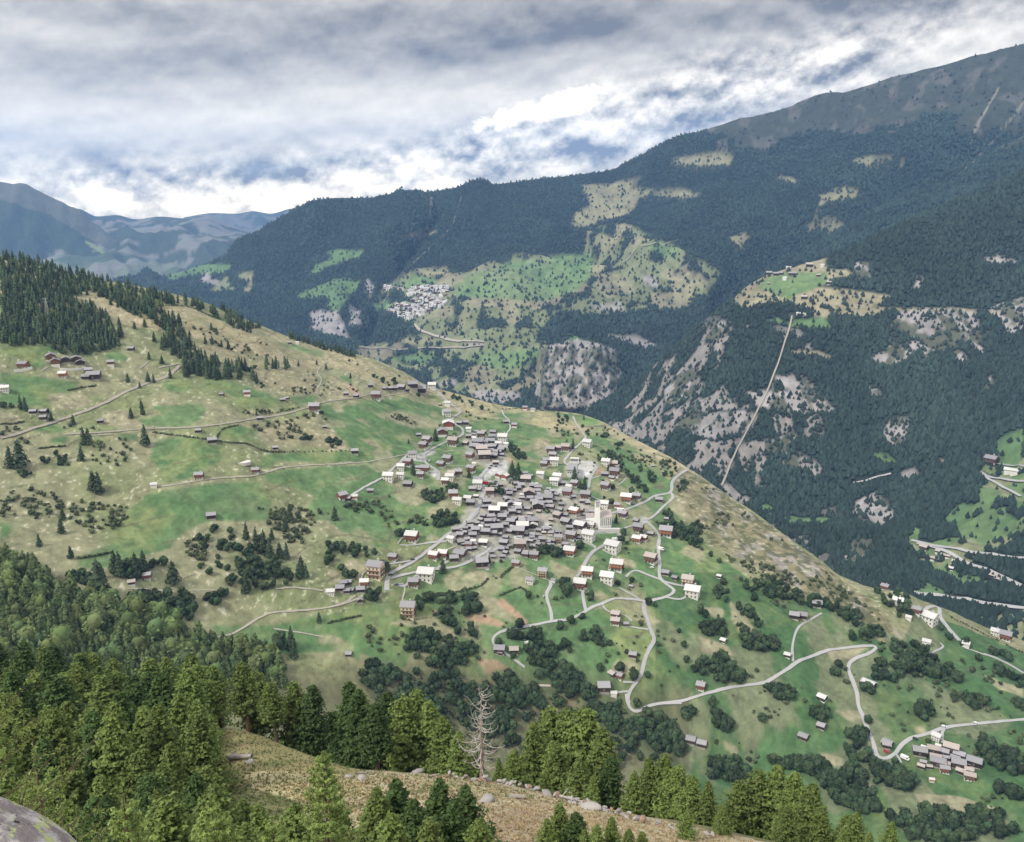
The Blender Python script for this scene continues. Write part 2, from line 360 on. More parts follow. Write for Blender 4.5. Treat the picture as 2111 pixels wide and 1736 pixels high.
GG = sheet(60, 720, 4.5, [[(60, 690, 7030), (300, 690, 7104), (720, 690, 7104)], [(60, 600, 8140), (300, 600, 8140), (450, 605, 7844), (720, 640, 7770)], [(60, 520, 9990), (300, 520, 9990), (500, 545, 9250), (720, 600, 8880)],
    [(60, 428, 11840), (130, 438, 11840), (160, 431, 11840), (200, 446, 11840), (240, 443, 11840), (280, 452, 11840), (330, 447, 11840), (380, 451, 11840), (430, 443, 11692), (470, 462, 11470), (500, 474, 11248), (545, 503, 10730), (600, 540, 10360), (720, 600, 9990)]],
    4.5, [(400, 200), (1500, 1500)], dispG)
GH = sheet(380, 760, 5, [[(380, 640, 11470), (760, 640, 11470)], [(380, 520, 13320), (760, 520, 13320)],
    [(380, 449, 15540), (440, 440, 15540), (490, 443, 15540), (520, 436, 15540), (560, 441, 15540), (600, 431, 15540), (650, 436, 15540), (760, 430, 15540)]], 5, [(500, 200), (1500, 1500)], dispG)
# ================================================================ GROUND COLOUR (albedo of grass, hay, soil, rock, forest floor)
def mixc(c, m, col):
    m = np.clip(m, 0, 1)[..., None]; return c * (1 - m) + np.array(col) * m
GREEN = (0.092, 0.168, 0.068); LGREEN = (0.17, 0.25, 0.095); DRY = (0.235, 0.235, 0.138); TAN = (0.31, 0.28, 0.185); BROWN = (0.36, 0.235, 0.165)
OLIVE = (0.16, 0.16, 0.07); ROCK = (0.36, 0.33, 0.32); FOREST = (0.024, 0.036, 0.028)
B_GREEN = [('c3', '0,780 150,795 470,832 440,880 380,905 280,905 300,980 0,960'), ('c3', '0,625 310,618 330,660 200,690 0,660'), ('c3', '130,690 230,700 275,745 180,750 120,720'),
    ('c3', '960,830 1050,815 1130,850 1100,890 980,885'), ('c3', '1190,820 1300,810 1470,870 1560,900 1640,940 1600,975 1400,975 1400,930 1300,880 1200,860'), ('c3', '620,660 700,655 750,680 740,710 620,705'),
    ('c3', '900,975 1190,960 1210,1000 1160,1060 1100,1090 960,1100 850,1090 780,1060 960,1030'), ('c3', '1280,1130 1400,1090 1490,1110 1490,1180 1300,1160'),
    ('c3', '920,1170 1100,1150 1290,1210 1300,1290 1180,1350 1100,1400 960,1410 930,1330 880,1290'), ('c3', '1640,1250 2120,1240 2120,1300 1640,1298 1500,1350 1560,1260'),
    ('c3', '1870,980 1960,960 2120,950 2120,1235 2040,1200 1960,1110 1880,1030'), ('c3', '1550,1370 1700,1345 2120,1320 2120,1642 1850,1642 1800,1580 1840,1500 1720,1450 1560,1420'),
    ('c3', '830,1500 960,1470 1240,1430 1520,1420 1590,1560 1590,1645 760,1645 840,1560'), ('c3', '1870,770 1960,760 2060,800 2060,850 1960,830 1880,810'), ('c3', '1700,920 1860,910 1850,950 1760,965 1700,945'),
    ('c3', '1080,450 1300,450 1400,560 1300,620 1180,610 1080,560'), ('c3', '1580,600 1700,600 1900,660 1880,720 1700,700'), ('c3', '690,1140 800,1130 820,1170 720,1175'), ('c3', '300,1160 400,1150 380,1195 300,1195'),
    ('c3', '210,1095 340,1085 390,1110 300,1130 210,1125'),
    ('q1', '720,-5 1370,-5 1380,60 1050,110 940,160 850,250 600,320 500,362 400,335 390,305 600,200 570,150 650,80'), ('q1', '0,120 60,130 50,180 0,200'), ('q1', '1520,600 1827,560 1827,820 1700,760 1500,760 1320,720'),
    ('D', '655,830 760,825 860,818 900,812 930,850 1040,842 1130,850 1200,856 1260,880 1340,935 1400,985 1395,1060 1460,1130 1540,1190 1620,1230 1760,1260 1860,1320 1900,1260 2000,1300 2200,1380 2200,1800 1480,1760 1330,1560 1100,1480 1020,1400 900,1390 800,1370 730,1340 720,1250 800,1235 840,1180 930,1120 760,1130 700,1090 650,1060 640,985 760,955 700,900 660,860'),
    ('D', '430,1290 560,1290 830,1245 830,1330 600,1350 470,1330')]
B_TAN = [('c3', '280,900 480,890 540,960 450,992 310,992'), ('c3', '470,325 640,360 760,410 840,470 820,500 640,430 560,390 450,360'), ('c3', '970,385 1130,395 1220,445 1160,460 1050,440 1010,450'),
    ('c3', '1770,700 1890,690 1870,730 1770,735'), ('c3', '600,1000 760,1000 840,1090 700,1110 590,1070'), ('c3', '0,1010 130,1040 120,1080 0,1090'), ('c3', '2010,850 2111,900 2060,905 2000,880'),
    ('v1', '0,100 100,90 250,170 370,280 200,320 0,330'), ('v1', '180,170 260,190 380,280 300,290 200,210'), ('v1', '500,480 800,450 1180,560 1180,640 850,630 560,520'), ('v1', '0,700 60,700 220,860 0,890'), ('v1', '40,390 130,390 200,460 90,470'),
    ('v1', '330,740 500,760 600,860 400,800'), ('v1', '700,1190 1060,1240 1180,1500 1000,1600 1380,1470 1350,1400 1060,1400 950,1460 780,1430 700,1350'), ('v1', '1040,1480 1260,1420 1330,1500 1060,1600'), ('v1', '1880,930 1980,980 1960,1010 1880,990'),
    ('v2', '390,410 520,420 520,560 440,620 370,560'), ('v2', '480,290 620,300 640,390 520,380'), ('v2', '710,210 900,290 900,380 800,440 740,300'), ('v2', '1110,250 1500,430 1830,610 2040,720 2111,800 2111,860 1900,740 1780,650 1560,600 1380,470 1200,400 1130,330'),
    ('v2', '1060,480 1160,540 1180,600 1090,520'), ('v2', '790,1040 900,1080 1000,1140 880,1150'), ('v2', '680,690 720,700 690,830 660,860'),
    ('v3', '150,560 230,500 420,520 470,580 340,640 340,740 230,640'), ('v3', '1200,710 1400,600 1450,600 1380,700 1340,760 1250,790'), ('v3', '1260,780 1440,740 1560,700 1680,640 1690,700 1440,830 1290,860'), ('v3', '1380,700 1560,600 1690,640 1650,700 1450,760'),
    ('v3', '1060,240 1120,240 1250,320 1180,330 1040,290'), ('v3', '0,600 100,620 150,700 60,760 0,740'), ('v3', '640,1180 900,1100 1100,1100 1340,1250 1380,1340 1100,1230'), ('v3', '1600,920 1760,900 1900,1020 1960,1180 1700,1060 1590,960'),
    ('v4', '1200,180 1420,220 1440,300 1300,290 1200,240'), ('v4', '520,200 800,330 800,400 600,400 530,300'), ('v4', '920,540 1060,540 1150,600 1060,640 950,620'), ('v4', '1240,1270 1400,1260 1480,1330 1430,1470 1330,1400 1140,1400'), ('v4', '960,700 1060,680 1080,720 1000,740'),
    ('v4', '1900,130 1980,40 2111,80 2111,250 2000,180'), ('v4', '1560,800 1720,860 1620,900'), ('q2', '0,680 80,690 100,720 0,730'), ('q2', '330,860 420,870 400,960 330,900'), ('q2', '800,560 900,580 800,600'),
    ('q3', '0,0 40,20 200,30 320,10 200,80 130,100 40,60'), ('q3', '140,220 200,240 210,300 160,310'), ('q3', '200,545 300,550 300,600 220,590'), ('q3', '340,510 400,560 460,660 400,700 340,600'), ('q3', '180,690 330,740 360,820 260,800 200,760'), ('q3', '790,760 1060,740 960,800 860,820 830,780'),
    ('q3', '860,1070 1000,1070 1060,1120 960,1130'), ('q3', '940,1160 1030,1160 1000,1230 940,1200'), ('q3', '790,1280 900,1310 910,1350 820,1350'), ('q3', '940,1390 1070,1450 1060,1520 980,1480'), ('q3', '1270,1490 1480,1500 1700,1570 1740,1640 1620,1650 1450,1560 1300,1550'),
    ('q3', '300,1220 380,1260 370,1310 320,1270'), ('q3', '1060,660 1130,720 1090,720'), ('q3', '1280,1150 1320,1150 1330,1190 1270,1190'), ('q3', '1620,890 1827,960 1827,1000 1700,960')]
B_BROWN = [('v3', '1420,1110 1700,1080 1860,1180 1820,1215 1560,1170'), ('v3', '1780,950 1830,900 2111,1150 2111,1215 1900,1080'), ('v3', '1105,1020 1150,1030 1160,1065 1110,1050'), ('v1', '180,170 240,175 370,280 300,285'),
    ('wC', '1400,570 1540,600 1480,700 1290,760 1300,720'), ('wB', '1430,860 1600,960 1660,1010 1560,1030 1420,980'), ('wD', '1150,300 1260,300 1390,400 1370,470 1150,420'), ('v3', '1570,1560 1780,1560 1960,1689 1600,1640'),
    ('v4', '800,330 860,250 890,260 830,350'), ('q2', '800,800 860,820 900,880 840,890'), ('q2', '1230,1010 1310,1010 1300,1050 1240,1045'), ('wE', '1190,1200 1400,1160 1500,1200 1450,1290 1230,1300')]
B_PAVED = [('wC', '740,500 800,440 1340,460 1380,560 1250,640 1230,790 960,830 720,780 740,620'), ('wA', '340,830 640,800 900,700 900,780 720,860 700,990 430,920'), ('v1', '1720,1000 1900,990 1900,1110 1780,1110 1650,1200 1640,1130'), ('wC', '500,1090 720,900 860,850 700,1000 640,1130 520,1130'),
    ('wE', '1290,1330 1500,1310 1500,1480 1600,1560 1300,1600 1340,1400'), ('wA', '780,1160 940,1150 960,1290 880,1290'), ('wG', '0,520 560,570 1050,540 1100,600 700,620 350,600 60,560'), ('wD', '1840,1090 1960,1150 1800,1290 1760,1270'), ('v2', '1480,1240 1560,1240 1560,1300 1490,1300')]
CORE = [('D', '925,1098 990,1010 1040,975 1075,985 1110,1020 1160,1000 1190,1010 1235,1060 1230,1090 1180,1130 1120,1140 1060,1150 1010,1160 940,1160'), ('D', '955,905 985,890 1040,915 1045,955 1010,965 965,950')]
B_ROCKY = [('D', '1400,960 1450,988 1500,1022 1620,1106 1740,1200 1800,1240 1860,1315 1790,1290 1740,1262 1660,1225 1560,1165 1470,1125 1420,1060 1385,1000')]
B_SCRUB = [('c3', '1080,460 1300,480 1700,640 1880,700 1860,900 1700,900 1560,860 1460,760 1200,700 1090,600'), ('c3', '1430,1000 1600,990 1620,1030 1500,1060'), ('c3', '1620,1060 1840,1030 1980,1150 1990,1230 1560,1200 1520,1140')]
def paint(G, polys_layers, base, jit=2.0, js=9.0, soft=1):
    u, v = project(G); x = G[..., 0]; y = G[..., 1]
    ju = u + fbm(x / js, y / js, 71, 3) * jit * 2; jv = v + fbm(x / js + 40, y / js, 72, 3) * jit
    c = base
    for polys, col, a in polys_layers:
        m = np.zeros(u.shape, bool)
        for k, s in polys: m |= inpoly(ju, jv, PL(k, s))
        m = m.astype(float)
        for _ in range(soft):
            m[1:-1] = (m[:-2] + 2 * m[1:-1] + m[2:]) / 4; m[:, 1:-1] = (m[:, :-2] + 2 * m[:, 1:-1] + m[:, 2:]) / 4
        m = m * (1 - 0.35 * np.clip(fbm(x / (js * 3), y / (js * 3), 75, 3) + 0.2, 0, 1))
        c = mixc(c, m * a, col)
    return c, u, v
xa, ya = GB[..., 0], GB[..., 1]
n1 = fbm(xa / 55, ya / 55, 81, 4); n2 = fbm(xa / 9, ya / 12, 82, 4); n3 = fbm(xa / 3.2, ya / 3.6, 83, 3)
c = np.zeros(GB.shape) + np.array(DRY)
c = mixc(c, np.clip(n1 * 2.0 + 0.35, 0, 0.85), (0.165, 0.195, 0.09))
c, uB, vB = paint(GB, [(B_GREEN, GREEN, 0.97)], c)
gm = c[..., 1] > c[..., 0] * 1.25
c = np.where(gm[..., None], mixc(c, np.clip(n1 * 1.7 + n2 * 0.8 - 0.12, 0, 0.8), (0.18, 0.21, 0.088)), c)
c = np.where((gm & (uB > 650))[..., None], mixc(c, np.clip((fbm(xa / 38 + 9, ya / 60, 85, 4) - 0.14) * 6, 0, 0.85), DRY), c)
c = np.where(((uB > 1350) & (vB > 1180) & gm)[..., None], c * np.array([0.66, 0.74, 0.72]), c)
c, _, _ = paint(GB, [(B_TAN, TAN, 0.8), ([('v2', '850,212 1000,198 1090,262 900,286')], (0.14, 0.24, 0.08), 1.0), (B_SCRUB, (0.27, 0.235, 0.15), 0.6), (B_ROCKY, (0.21, 0.19, 0.115), 0.95), (B_BROWN, BROWN, 0.9), (CORE, (0.34, 0.32, 0.28), 0.8), (B_PAVED, (0.47, 0.46, 0.45), 0.95)], c)
rk = np.zeros(uB.shape, bool)
for k, s in B_ROCKY: rk |= inpoly(uB, vB, PL(k, s))
c = np.where(rk[..., None], mixc(c, np.clip((fbm(xa / 12, ya / 30, 86, 4) - 0.16) * 6, 0, 0.8), (0.27, 0.25, 0.225)), c)
c = np.where(rk[..., None], mixc(c, np.clip((fbm(xa / 7, ya / 9, 87, 4) + 0.03) * 6, 0, 0.8), (0.09, 0.10, 0.05)), c)
hill = inpoly(uB, vB, PL('D', '0,540 700,724 880,790 1040,838 1250,868 1420,955 1380,990 1240,900 1000,860 860,830 700,760 640,760 420,700 0,620'))
c = np.where(hill[..., None], mixc(c, np.clip(0.55 + n1, 0, 0.8), (0.36, 0.31, 0.19)), c)
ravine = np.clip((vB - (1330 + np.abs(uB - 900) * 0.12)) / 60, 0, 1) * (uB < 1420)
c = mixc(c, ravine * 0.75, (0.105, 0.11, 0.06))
# small dark tufts, boulders and terrace edges
spk = np.clip((fbm(xa / 4.2, ya / 3.0, 88, 3) - 0.42) * 8, 0, 1) * np.clip(n1 * 2 + 0.6, 0, 1) * (~gm)
c = mixc(c, spk * 0.75, (0.09, 0.10, 0.05))
ter = np.abs(((GB[..., 2] + fbm(xa / 60, ya / 60, 89, 2) * 9) / 13.0) % 1.0 - 0.5) < 0.035
c = mixc(c, ter * np.clip((fbm(xa / 40, ya / 40, 90, 3)) * 5, 0, 1) * 0.75 * (vB < 1330), (0.12, 0.12, 0.07))
c = mixc(c, np.clip((n3 - 0.45) * 6, 0, 0.5) * (~gm) * (vB < 1270), (0.5, 0.46, 0.38))
c = c * (1 + 0.26 * n2 + 0.30 * n3 + 0.10 * fbm(xa / 26 + ya / 60, ya / 9, 84, 3))[..., None]
M_B = terrain_mat('meadow', 0.12, 0.7, 0.55, 0.5, 0.35, 1.2)
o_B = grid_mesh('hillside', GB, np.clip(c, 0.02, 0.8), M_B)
# ---- foreground slope
xa, ya = GA[..., 0], GA[..., 1]
uA, vA = project(GA); rA = np.hypot(xa, ya)
n1 = fbm(xa / 9, ya / 9, 91, 4); n2 = fbm(xa / 1.6, ya / 1.6, 92, 3)
c = np.zeros(GA.shape) + np.array((0.15, 0.16, 0.075))
clr_ = PL('D', '700,1600 760,1588 920,1598 1080,1622 1240,1664 1480,1715 1700,1760 1900,1830 1900,1990 700,1900 640,1680 560,1620')
m = inpoly(uA + n1 * 14, vA + n2 * 3, clr_)
c = mixc(c, m, (0.40, 0.35, 0.235))
m2 = inpoly(uA + n1 * 12, vA + n2 * 3, PL('D', '410,1500 470,1490 620,1540 740,1575 770,1600 640,1640 520,1620 430,1560'))
c = mixc(c, m2, (0.27, 0.245, 0.115))
m3 = inpoly(uA + n1 * 12, vA + n2 * 3, PL('D', '500,1590 640,1590 740,1598 760,1640 600,1650 520,1625'))
c = mixc(c, m3, (0.42, 0.37, 0.21))
c = mixc(c, np.clip((n2 + n1 * 0.6 - 0.18) * 4, 0, 0.55), (0.23, 0.16, 0.10))
c = mixc(c, np.clip((fbm(xa / 3, ya / 3, 93, 3) - 0.25) * 4, 0, 0.6) * (vA < 1640), (0.17, 0.19, 0.08))
c = mixc(c, inpoly(uA + n1 * 8, vA + n2 * 5, PL('D', '1020,1680 1100,1655 1130,1700 1120,1800 1040,1800')) * 0.5, (0.24, 0.17, 0.13))
c = c * (1 + 0.18 * n2)[..., None]
M_A = terrain_mat('dry_turf', 0.6, 5.0, 0.40, 0.7, 2.2, 0.25)
o_A = grid_mesh('foreground_slope', GA, np.clip(c, 0.02, 0.8), M_A)
# ---- right spur with the high pasture
xa, ya = GC[..., 0], GC[..., 1]; uC, vC = project(GC)
n1 = fbm(xa / 150, ya / 150, 101, 4); n2 = fbm(xa / 34, ya / 60, 102, 4); n3 = fbm(xa / 11, ya / 14, 103, 3)
c = np.zeros(GC.shape) + np.array(FOREST)
C_ROCK = [('c5', '240,600 250,560 330,470 370,480 350,540 290,600'), ('c5', '0,880 80,790 170,760 200,820 170,900 60,960 0,980'), ('c5', '90,1040 180,970 210,1010 480,1000 500,1100 400,1150 300,1170 200,1150 180,1100 70,1110'), ('c5', '480,900 560,880 640,900 620,1000 560,980'),
    ('c5', '1380,420 1560,400 1820,420 1880,660 1850,700 1830,640 1780,580 1700,600 1780,720 1740,730 1660,640 1620,680 1580,640 1540,720 1500,600 1420,560 1330,500'), ('c5', '1900,400 2111,340 2111,520 2020,560 1960,480'), ('c5', '1200,700 1300,640 1360,600 1400,640 1480,560 1520,640 1420,700 1300,740'),
    ('c5', '1120,130 1200,130 1200,230 1120,240'), ('c5', '640,800 760,790 900,860 920,960 840,930 760,880 680,850'), ('c5', '600,1200 760,1130 800,1150 700,1230 600,1260'), ('c5', '680,1320 780,1250 860,1280 940,1330 880,1400 820,1340'), ('c5', '1200,860 1260,870 1290,950 1220,930'),
    ('c5', '1330,1050 1440,1060 1400,1200 1300,1200 1290,1130'), ('c5', '1860,880 1920,790 1930,860 1890,910'), ('c5', '1470,220 1530,210 1500,300 1480,280'), ('c5', '860,400 1020,380 1040,430 900,450'), ('c5', '1120,1540 1240,1480 1340,1580 1340,1642 1200,1642'), ('c5', '1370,1370 1470,1340 1500,1400 1400,1420'),
    ('q3', '970,10 1130,0 1170,90 1100,150 1060,140 1000,120 960,70'), ('q3', '900,300 960,200 1050,190 1060,250 1000,310 930,340'), ('c5', '1860,110 1960,90 2080,130 1900,140'), ('c5', '500,900 640,880 900,900 1000,1000 850,1020 640,1000')]
C_TAN = [('c5', '410,330 520,240 620,200 760,160 940,110 950,170 1080,170 1110,210 1000,230 900,280 1100,290 1330,330 1300,370 1200,390 1360,400 1200,450 1000,440 940,460 860,430 850,400 780,380 640,370 460,400 410,370'), ('c5', '740,650 880,640 1020,690 960,700 860,680 750,670'),
    ('c5', '1560,1290 1660,1290 1600,1340'), ('c5', '1350,400 2000,415 2000,430 1350,412')]
C_GREEN = [('c5', '560,260 640,200 700,190 950,190 960,260 880,290 760,330 760,360 640,320 570,290'), ('c5', '560,480 660,450 760,500 760,470 940,450 990,530 840,520 740,510 660,480'), ('c5', '1940,1180 2111,1090 2111,1430 1960,1330 1930,1250'), ('c5', '1200,1260 1300,1250 1380,1300 1300,1320'), ('c5', '1860,1440 1960,1450 2050,1480 2080,1520 1980,1530 1880,1500'),
    ('c5', '1640,1640 1760,1540 1840,1560 1800,1642'), ('q3', '1410,110 1500,20 1560,20 1520,80 1620,150 1540,180 1460,140'), ('q3', '1490,200 1640,140 1740,70 1827,110 1827,170 1700,210 1560,215'), ('q3', '1330,310 1450,330 1500,370 1640,400 1640,430 1500,440 1440,380 1350,350'), ('q3', '1760,0 1827,0 1827,40 1790,60'), ('q3', '1260,420 1340,420 1420,460 1400,490 1290,480'), ('q3', '580,80 840,90 850,110 640,120'), ('q3', '460,20 540,20 560,50 500,60')]
c, uC, vC = paint(GC, [(C_ROCK, (0.36, 0.335, 0.325), 0.9), (C_TAN, (0.29, 0.265, 0.175), 0.95), (C_GREEN, (0.12, 0.20, 0.085), 0.92)], c, 3.2, 40)
noiseveg = np.clip((n2 * 0.8 + n1 * 0.7 - 0.03) * 6, 0, 1) * np.clip((vC - 640) / 60, 0, 1) * np.clip((1750 - uC) / 100, 0.15, 1)
base_c = np.abs(c - np.array(FOREST)).sum(-1) < 0.01
c = np.where(base_c[..., None], mixc(c, noiseveg * 0.85, (0.27, 0.25, 0.23)), c)
vf = inpoly(uC, vC, PL('D', '1880,1090 1960,1050 2010,1000 2040,930 2111,880 2220,860 2220,1400 2111,1380 1990,1300 1900,1280 1840,1220'))
vm = vf & (fbm(xa / 70, ya / 55, 104, 4) > -0.06)
c = np.where(vm[..., None], mixc(np.zeros(c.shape) + np.array((0.115, 0.18, 0.078)), np.clip((n2 - 0.1) * 4, 0, 0.6), (0.26, 0.24, 0.15)), c)
rockm = np.zeros(uC.shape, bool)
for k, s in C_ROCK: rockm |= inpoly(uC, vC, PL(k, s))
forestC = (c.mean(-1) < 0.075)
c = np.where(rockm[..., None], mixc(c, np.clip((n2 - 0.02) * 6, 0, 0.9), (0.07, 0.08, 0.05)), c)
c = c * (1 + 0.32 * n3)[..., None]
M_C = terrain_mat('mountain_floor', 0.012, 0.08, 0.30, 0.8, 0.05, 8.0)
o_C = grid_mesh('mountain_spur', GC, np.clip(c, 0.02, 0.8), M_C)
colC = c
# ---- main mountain across the valley
xa, ya = GE[..., 0], GE[..., 1]; uE, vE = project(GE)
n1 = fbm(xa / 330, ya / 330, 111, 4); n2 = fbm(xa / 60, ya / 90, 112, 4); n3 = fbm(xa / 22, ya / 26, 113, 3)
E_MEADOW = [('D', '780,600 850,560 960,562 1010,540 1080,522 1200,532 1212,470 1290,462 1400,512 1480,562 1450,640 1380,640 1300,640 1240,650 1150,640 1100,690 1180,760 1100,800 980,820 900,800 840,780 740,740 730,715 850,700 830,650 790,640'), ('D', '460,570 520,560 520,600 430,600')]
E_GREEN = [('D', '600,612 690,575 742,580 735,602 700,612 620,617'), ('D', '640,566 650,545 690,526 752,515 740,532 680,550 655,565'), ('D', '400,545 480,545 470,560 390,570 340,582 345,570'), ('c4', '860,200 1120,130 1300,100 1600,80 1600,200 1500,300 1300,360 1000,340 870,340 780,330'), ('D', '800,590 870,560 900,580 850,610'),
    ('c4', '1440,540 1620,600 1560,640 1470,620'), ('c4', '870,690 960,650 1290,640 1280,700 1120,760 900,720'), ('c4', '400,690 660,660 660,720 500,730'), ('c4', '20,70 110,60 230,60 220,110 100,120'), ('c4', '60,240 180,220 210,300 160,360 100,420 40,390'), ('c4', '1900,10 2100,40 2111,110 1960,90'),
    ('c4', '480,230 600,190 660,230 560,280'), ('c4', '300,380 400,360 400,400 320,420')]
E_TAN = [('D', '1178,470 1185,440 1215,425 1200,383 1300,372 1322,366 1300,385 1345,395 1312,420 1300,440 1280,450 1240,452 1200,470'), ('D', '1380,335 1400,326 1480,315 1512,324 1500,342 1440,345'), ('D', '1748,332 1775,324 1835,324 1850,338 1790,344'), ('D', '1688,402 1740,386 1770,392 1760,412 1700,418 1680,442 1674,440 1692,414'),
    ('D', '1658,472 1700,450 1742,465 1720,480 1670,480'), ('D', '1600,364 1640,368 1641,378 1605,374'), ('D', '1340,398 1390,390 1445,400 1440,408 1360,408'), ('D', '812,489 870,480 903,474 890,486 820,492'), ('c4', '540,170 750,160 760,200 600,210'), ('D', '1500,490 1540,480 1545,500 1520,515'), ('D', '1220,500 1240,480 1270,500 1250,520'),
    ('D', '1850,340 1880,345 1850,352'), ('c4', '460,580 640,560 700,600 500,620')]
E_ROCK = [('c4', '1350,640 1400,600 1400,700 1320,760 1290,900 1270,960 1260,900 1300,760 1340,700'), ('c4', '1480,660 1620,650 1780,770 1720,860 1600,930 1400,980 1300,960 1330,780'), ('c4', '900,880 1180,890 1180,930 1100,960 960,960 900,930'), ('c4', '700,830 800,810 790,850 700,860'), ('c4', '170,370 240,420 230,500 180,500'),
    ('c4', '260,230 320,280 300,330 240,260'), ('c3', '1170,230 1230,190 1230,240 1280,220 1280,270 1240,260 1180,250'), ('c4', '1880,200 1960,210 1990,280 1900,260'), ('c4', '1580,380 1760,370 1800,430 1640,420'), ('D', '640,640 700,640 720,700 640,680'), ('c4', '860,600 930,580 970,610 860,640'), ('c4', '1680,560 1860,560 1980,620 1900,640')]
c = np.zeros(GE.shape) + np.array(FOREST) * 0.9
c, uE, vE = paint(GE, [(E_MEADOW, (0.19, 0.215, 0.115), 0.9)], c, 4.0, 90)
md = c[..., 1] > 0.12
c = np.where(md[..., None], mixc(c, np.clip((n2 * 0.9 + n1 * 0.5 - 0.02) * 6, 0, 0.9), FOREST), c)
c = np.where(md[..., None], mixc(c, np.clip((fbm(xa / 120, ya / 160, 115, 4) - 0.08) * 5, 0, 0.6), (0.30, 0.27, 0.18)), c)
c, _, _ = paint(GE, [(E_GREEN, (0.135, 0.225, 0.095), 0.8), (E_TAN, (0.25, 0.245, 0.15), 0.95), (E_ROCK, (0.34, 0.32, 0.31), 0.85)], c, 3.0, 60)
# above the tree line
tl = np.interp(uE[-1], [200, 1380, 1450, 1550, 1700, 1900, 2111, 2450], [0, 0, 275, 300, 262, 262, 300, 250])[None, :]
alp = (vE < tl + n1 * 45 + n2 * 25) & (uE > 1390)
c = np.where(alp[..., None], mixc(np.zeros(c.shape) + np.array((0.048, 0.058, 0.044)), np.clip((n2 - 0.1) * 4, 0, 0.7), (0.11, 0.105, 0.095)), c)
for pts, wd in (([(2060, 180), (2030, 230), (2010, 270), (2000, 300)], 2.5), ([(890, 410), (885, 440), (880, 475)], 3), ([(2111, 210), (2040, 300), (1990, 350)], 2), ([(960, 380), (930, 470), (800, 590)], 1)):
    c = mixc(c, (seg_d(uE, vE, pts) < wd * (1 + n2)) * 0.6, (0.26, 0.25, 0.20))
slab = crag > 0.4
c = np.where(slab[..., None], mixc(np.zeros(c.shape) + np.array((0.30, 0.28, 0.265)), np.clip((crn - 0.02 + n2 * 0.4) * 4, 0, 0.85), (0.085, 0.095, 0.06)), c)
forestE = (c.mean(-1) < 0.075)
c = c * (1 + 0.3 * n3)[..., None]
M_E = terrain_mat('far_mountain_floor', 0.005, 0.03, 0.25, 0.8, 0.02, 18.0)
o_E = grid_mesh('mountain', GE, np.clip(c, 0.02, 0.8), M_E)
colE = c
# ---- far ranges
def far_col(G, s, rock=0.5):
    x, y, z = G[..., 0], G[..., 1], G[..., 2]
    a = fbm(x / 500, y / 800, s, 5); b = fbm(x / 160, y / 260, s + 3, 4)
    c = np.zeros(G.shape) + np.array((0.05, 0.07, 0.045))
    c = mixc(c, np.clip((a + b * 0.6 - 0.05) * 5, 0, rock), (0.33, 0.31, 0.29))
    return c
c = far_col(GF, 121, 0.6); uF, vF = project(GF)
rim = np.interp(uF[-1], [-250, 0, 130, 260, 370, 460], [350, 396, 441, 521, 582, 628])[None, :]
c = np.where((vF < rim + 3)[..., None], np.array((0.11, 0.115, 0.085)), c)
c = mixc(c, (seg_d(uF, vF, [(180, 500), (230, 530), (300, 560), (340, 580)]) < 4) * 0.8, (0.25, 0.30, 0.12))
M_F = terrain_mat('distant_mountain_floor', 0.002, 0.012, 0.4, 0.8, 0.008, 40.0)
o_F = grid_mesh('distant_mountain', GF, c, M_F)
c = far_col(GG, 131, 0.45); uG, vG = project(GG)
c = mixc(c, (fbm(GG[..., 0] / 300, GG[..., 1] / 300, 133, 3) > 0.1) * np.clip((vG - 500) / 60, 0, 1) * 0.6, (0.12, 0.16, 0.08))
o_G = grid_mesh('distant_mountain', GG, c, M_F)
o_H = grid_mesh('distant_mountain', GH, far_col(GH, 141, 0.3), M_F)
gA, gB, gC, gE = Ground(GA), Ground(GB), Ground(GC), Ground(GE)
GR = dict(A=gA, B=gB, C=gC, E=gE)
# ---------------------------------------------------------------- haze
hz = bpy.data.meshes.new('haze')
x0, x1, y0, y1, z0, z1 = -15000, 15000, -400, 17500, -2600, 1450
hv = [(x0, y0, z0), (x1, y0, z0), (x1, y1, z0), (x0, y1, z0), (x0, y0, z1), (x1, y0, z1), (x1, y1, z1), (x0, y1, z1)]
hz.from_pydata(hv, [], [(0, 3, 2, 1), (4, 5, 6, 7), (0, 1, 5, 4), (1, 2, 6, 5), (2, 3, 7, 6), (3, 0, 4, 7)])
hm = bpy.data.materials.new('haze'); hm.use_nodes = True; ht = hm.node_tree; ht.nodes.clear()
pv = ht.nodes.new('ShaderNodeVolumePrincipled'); pv.inputs['Color'].default_value = (0.24, 0.47, 1.0, 1); pv.inputs['Density'].default_value = HAZE_D if 'HAZE_D' in globals() else 4.8e-5
ho = ht.nodes.new('ShaderNodeOutputMaterial'); ht.links.new(pv.outputs[0], ho.inputs['Volume'])
hz.materials.append(hm); hob = bpy.data.objects.new('haze', hz); C.objects.link(hob); hob['kind'] = 'stuff'
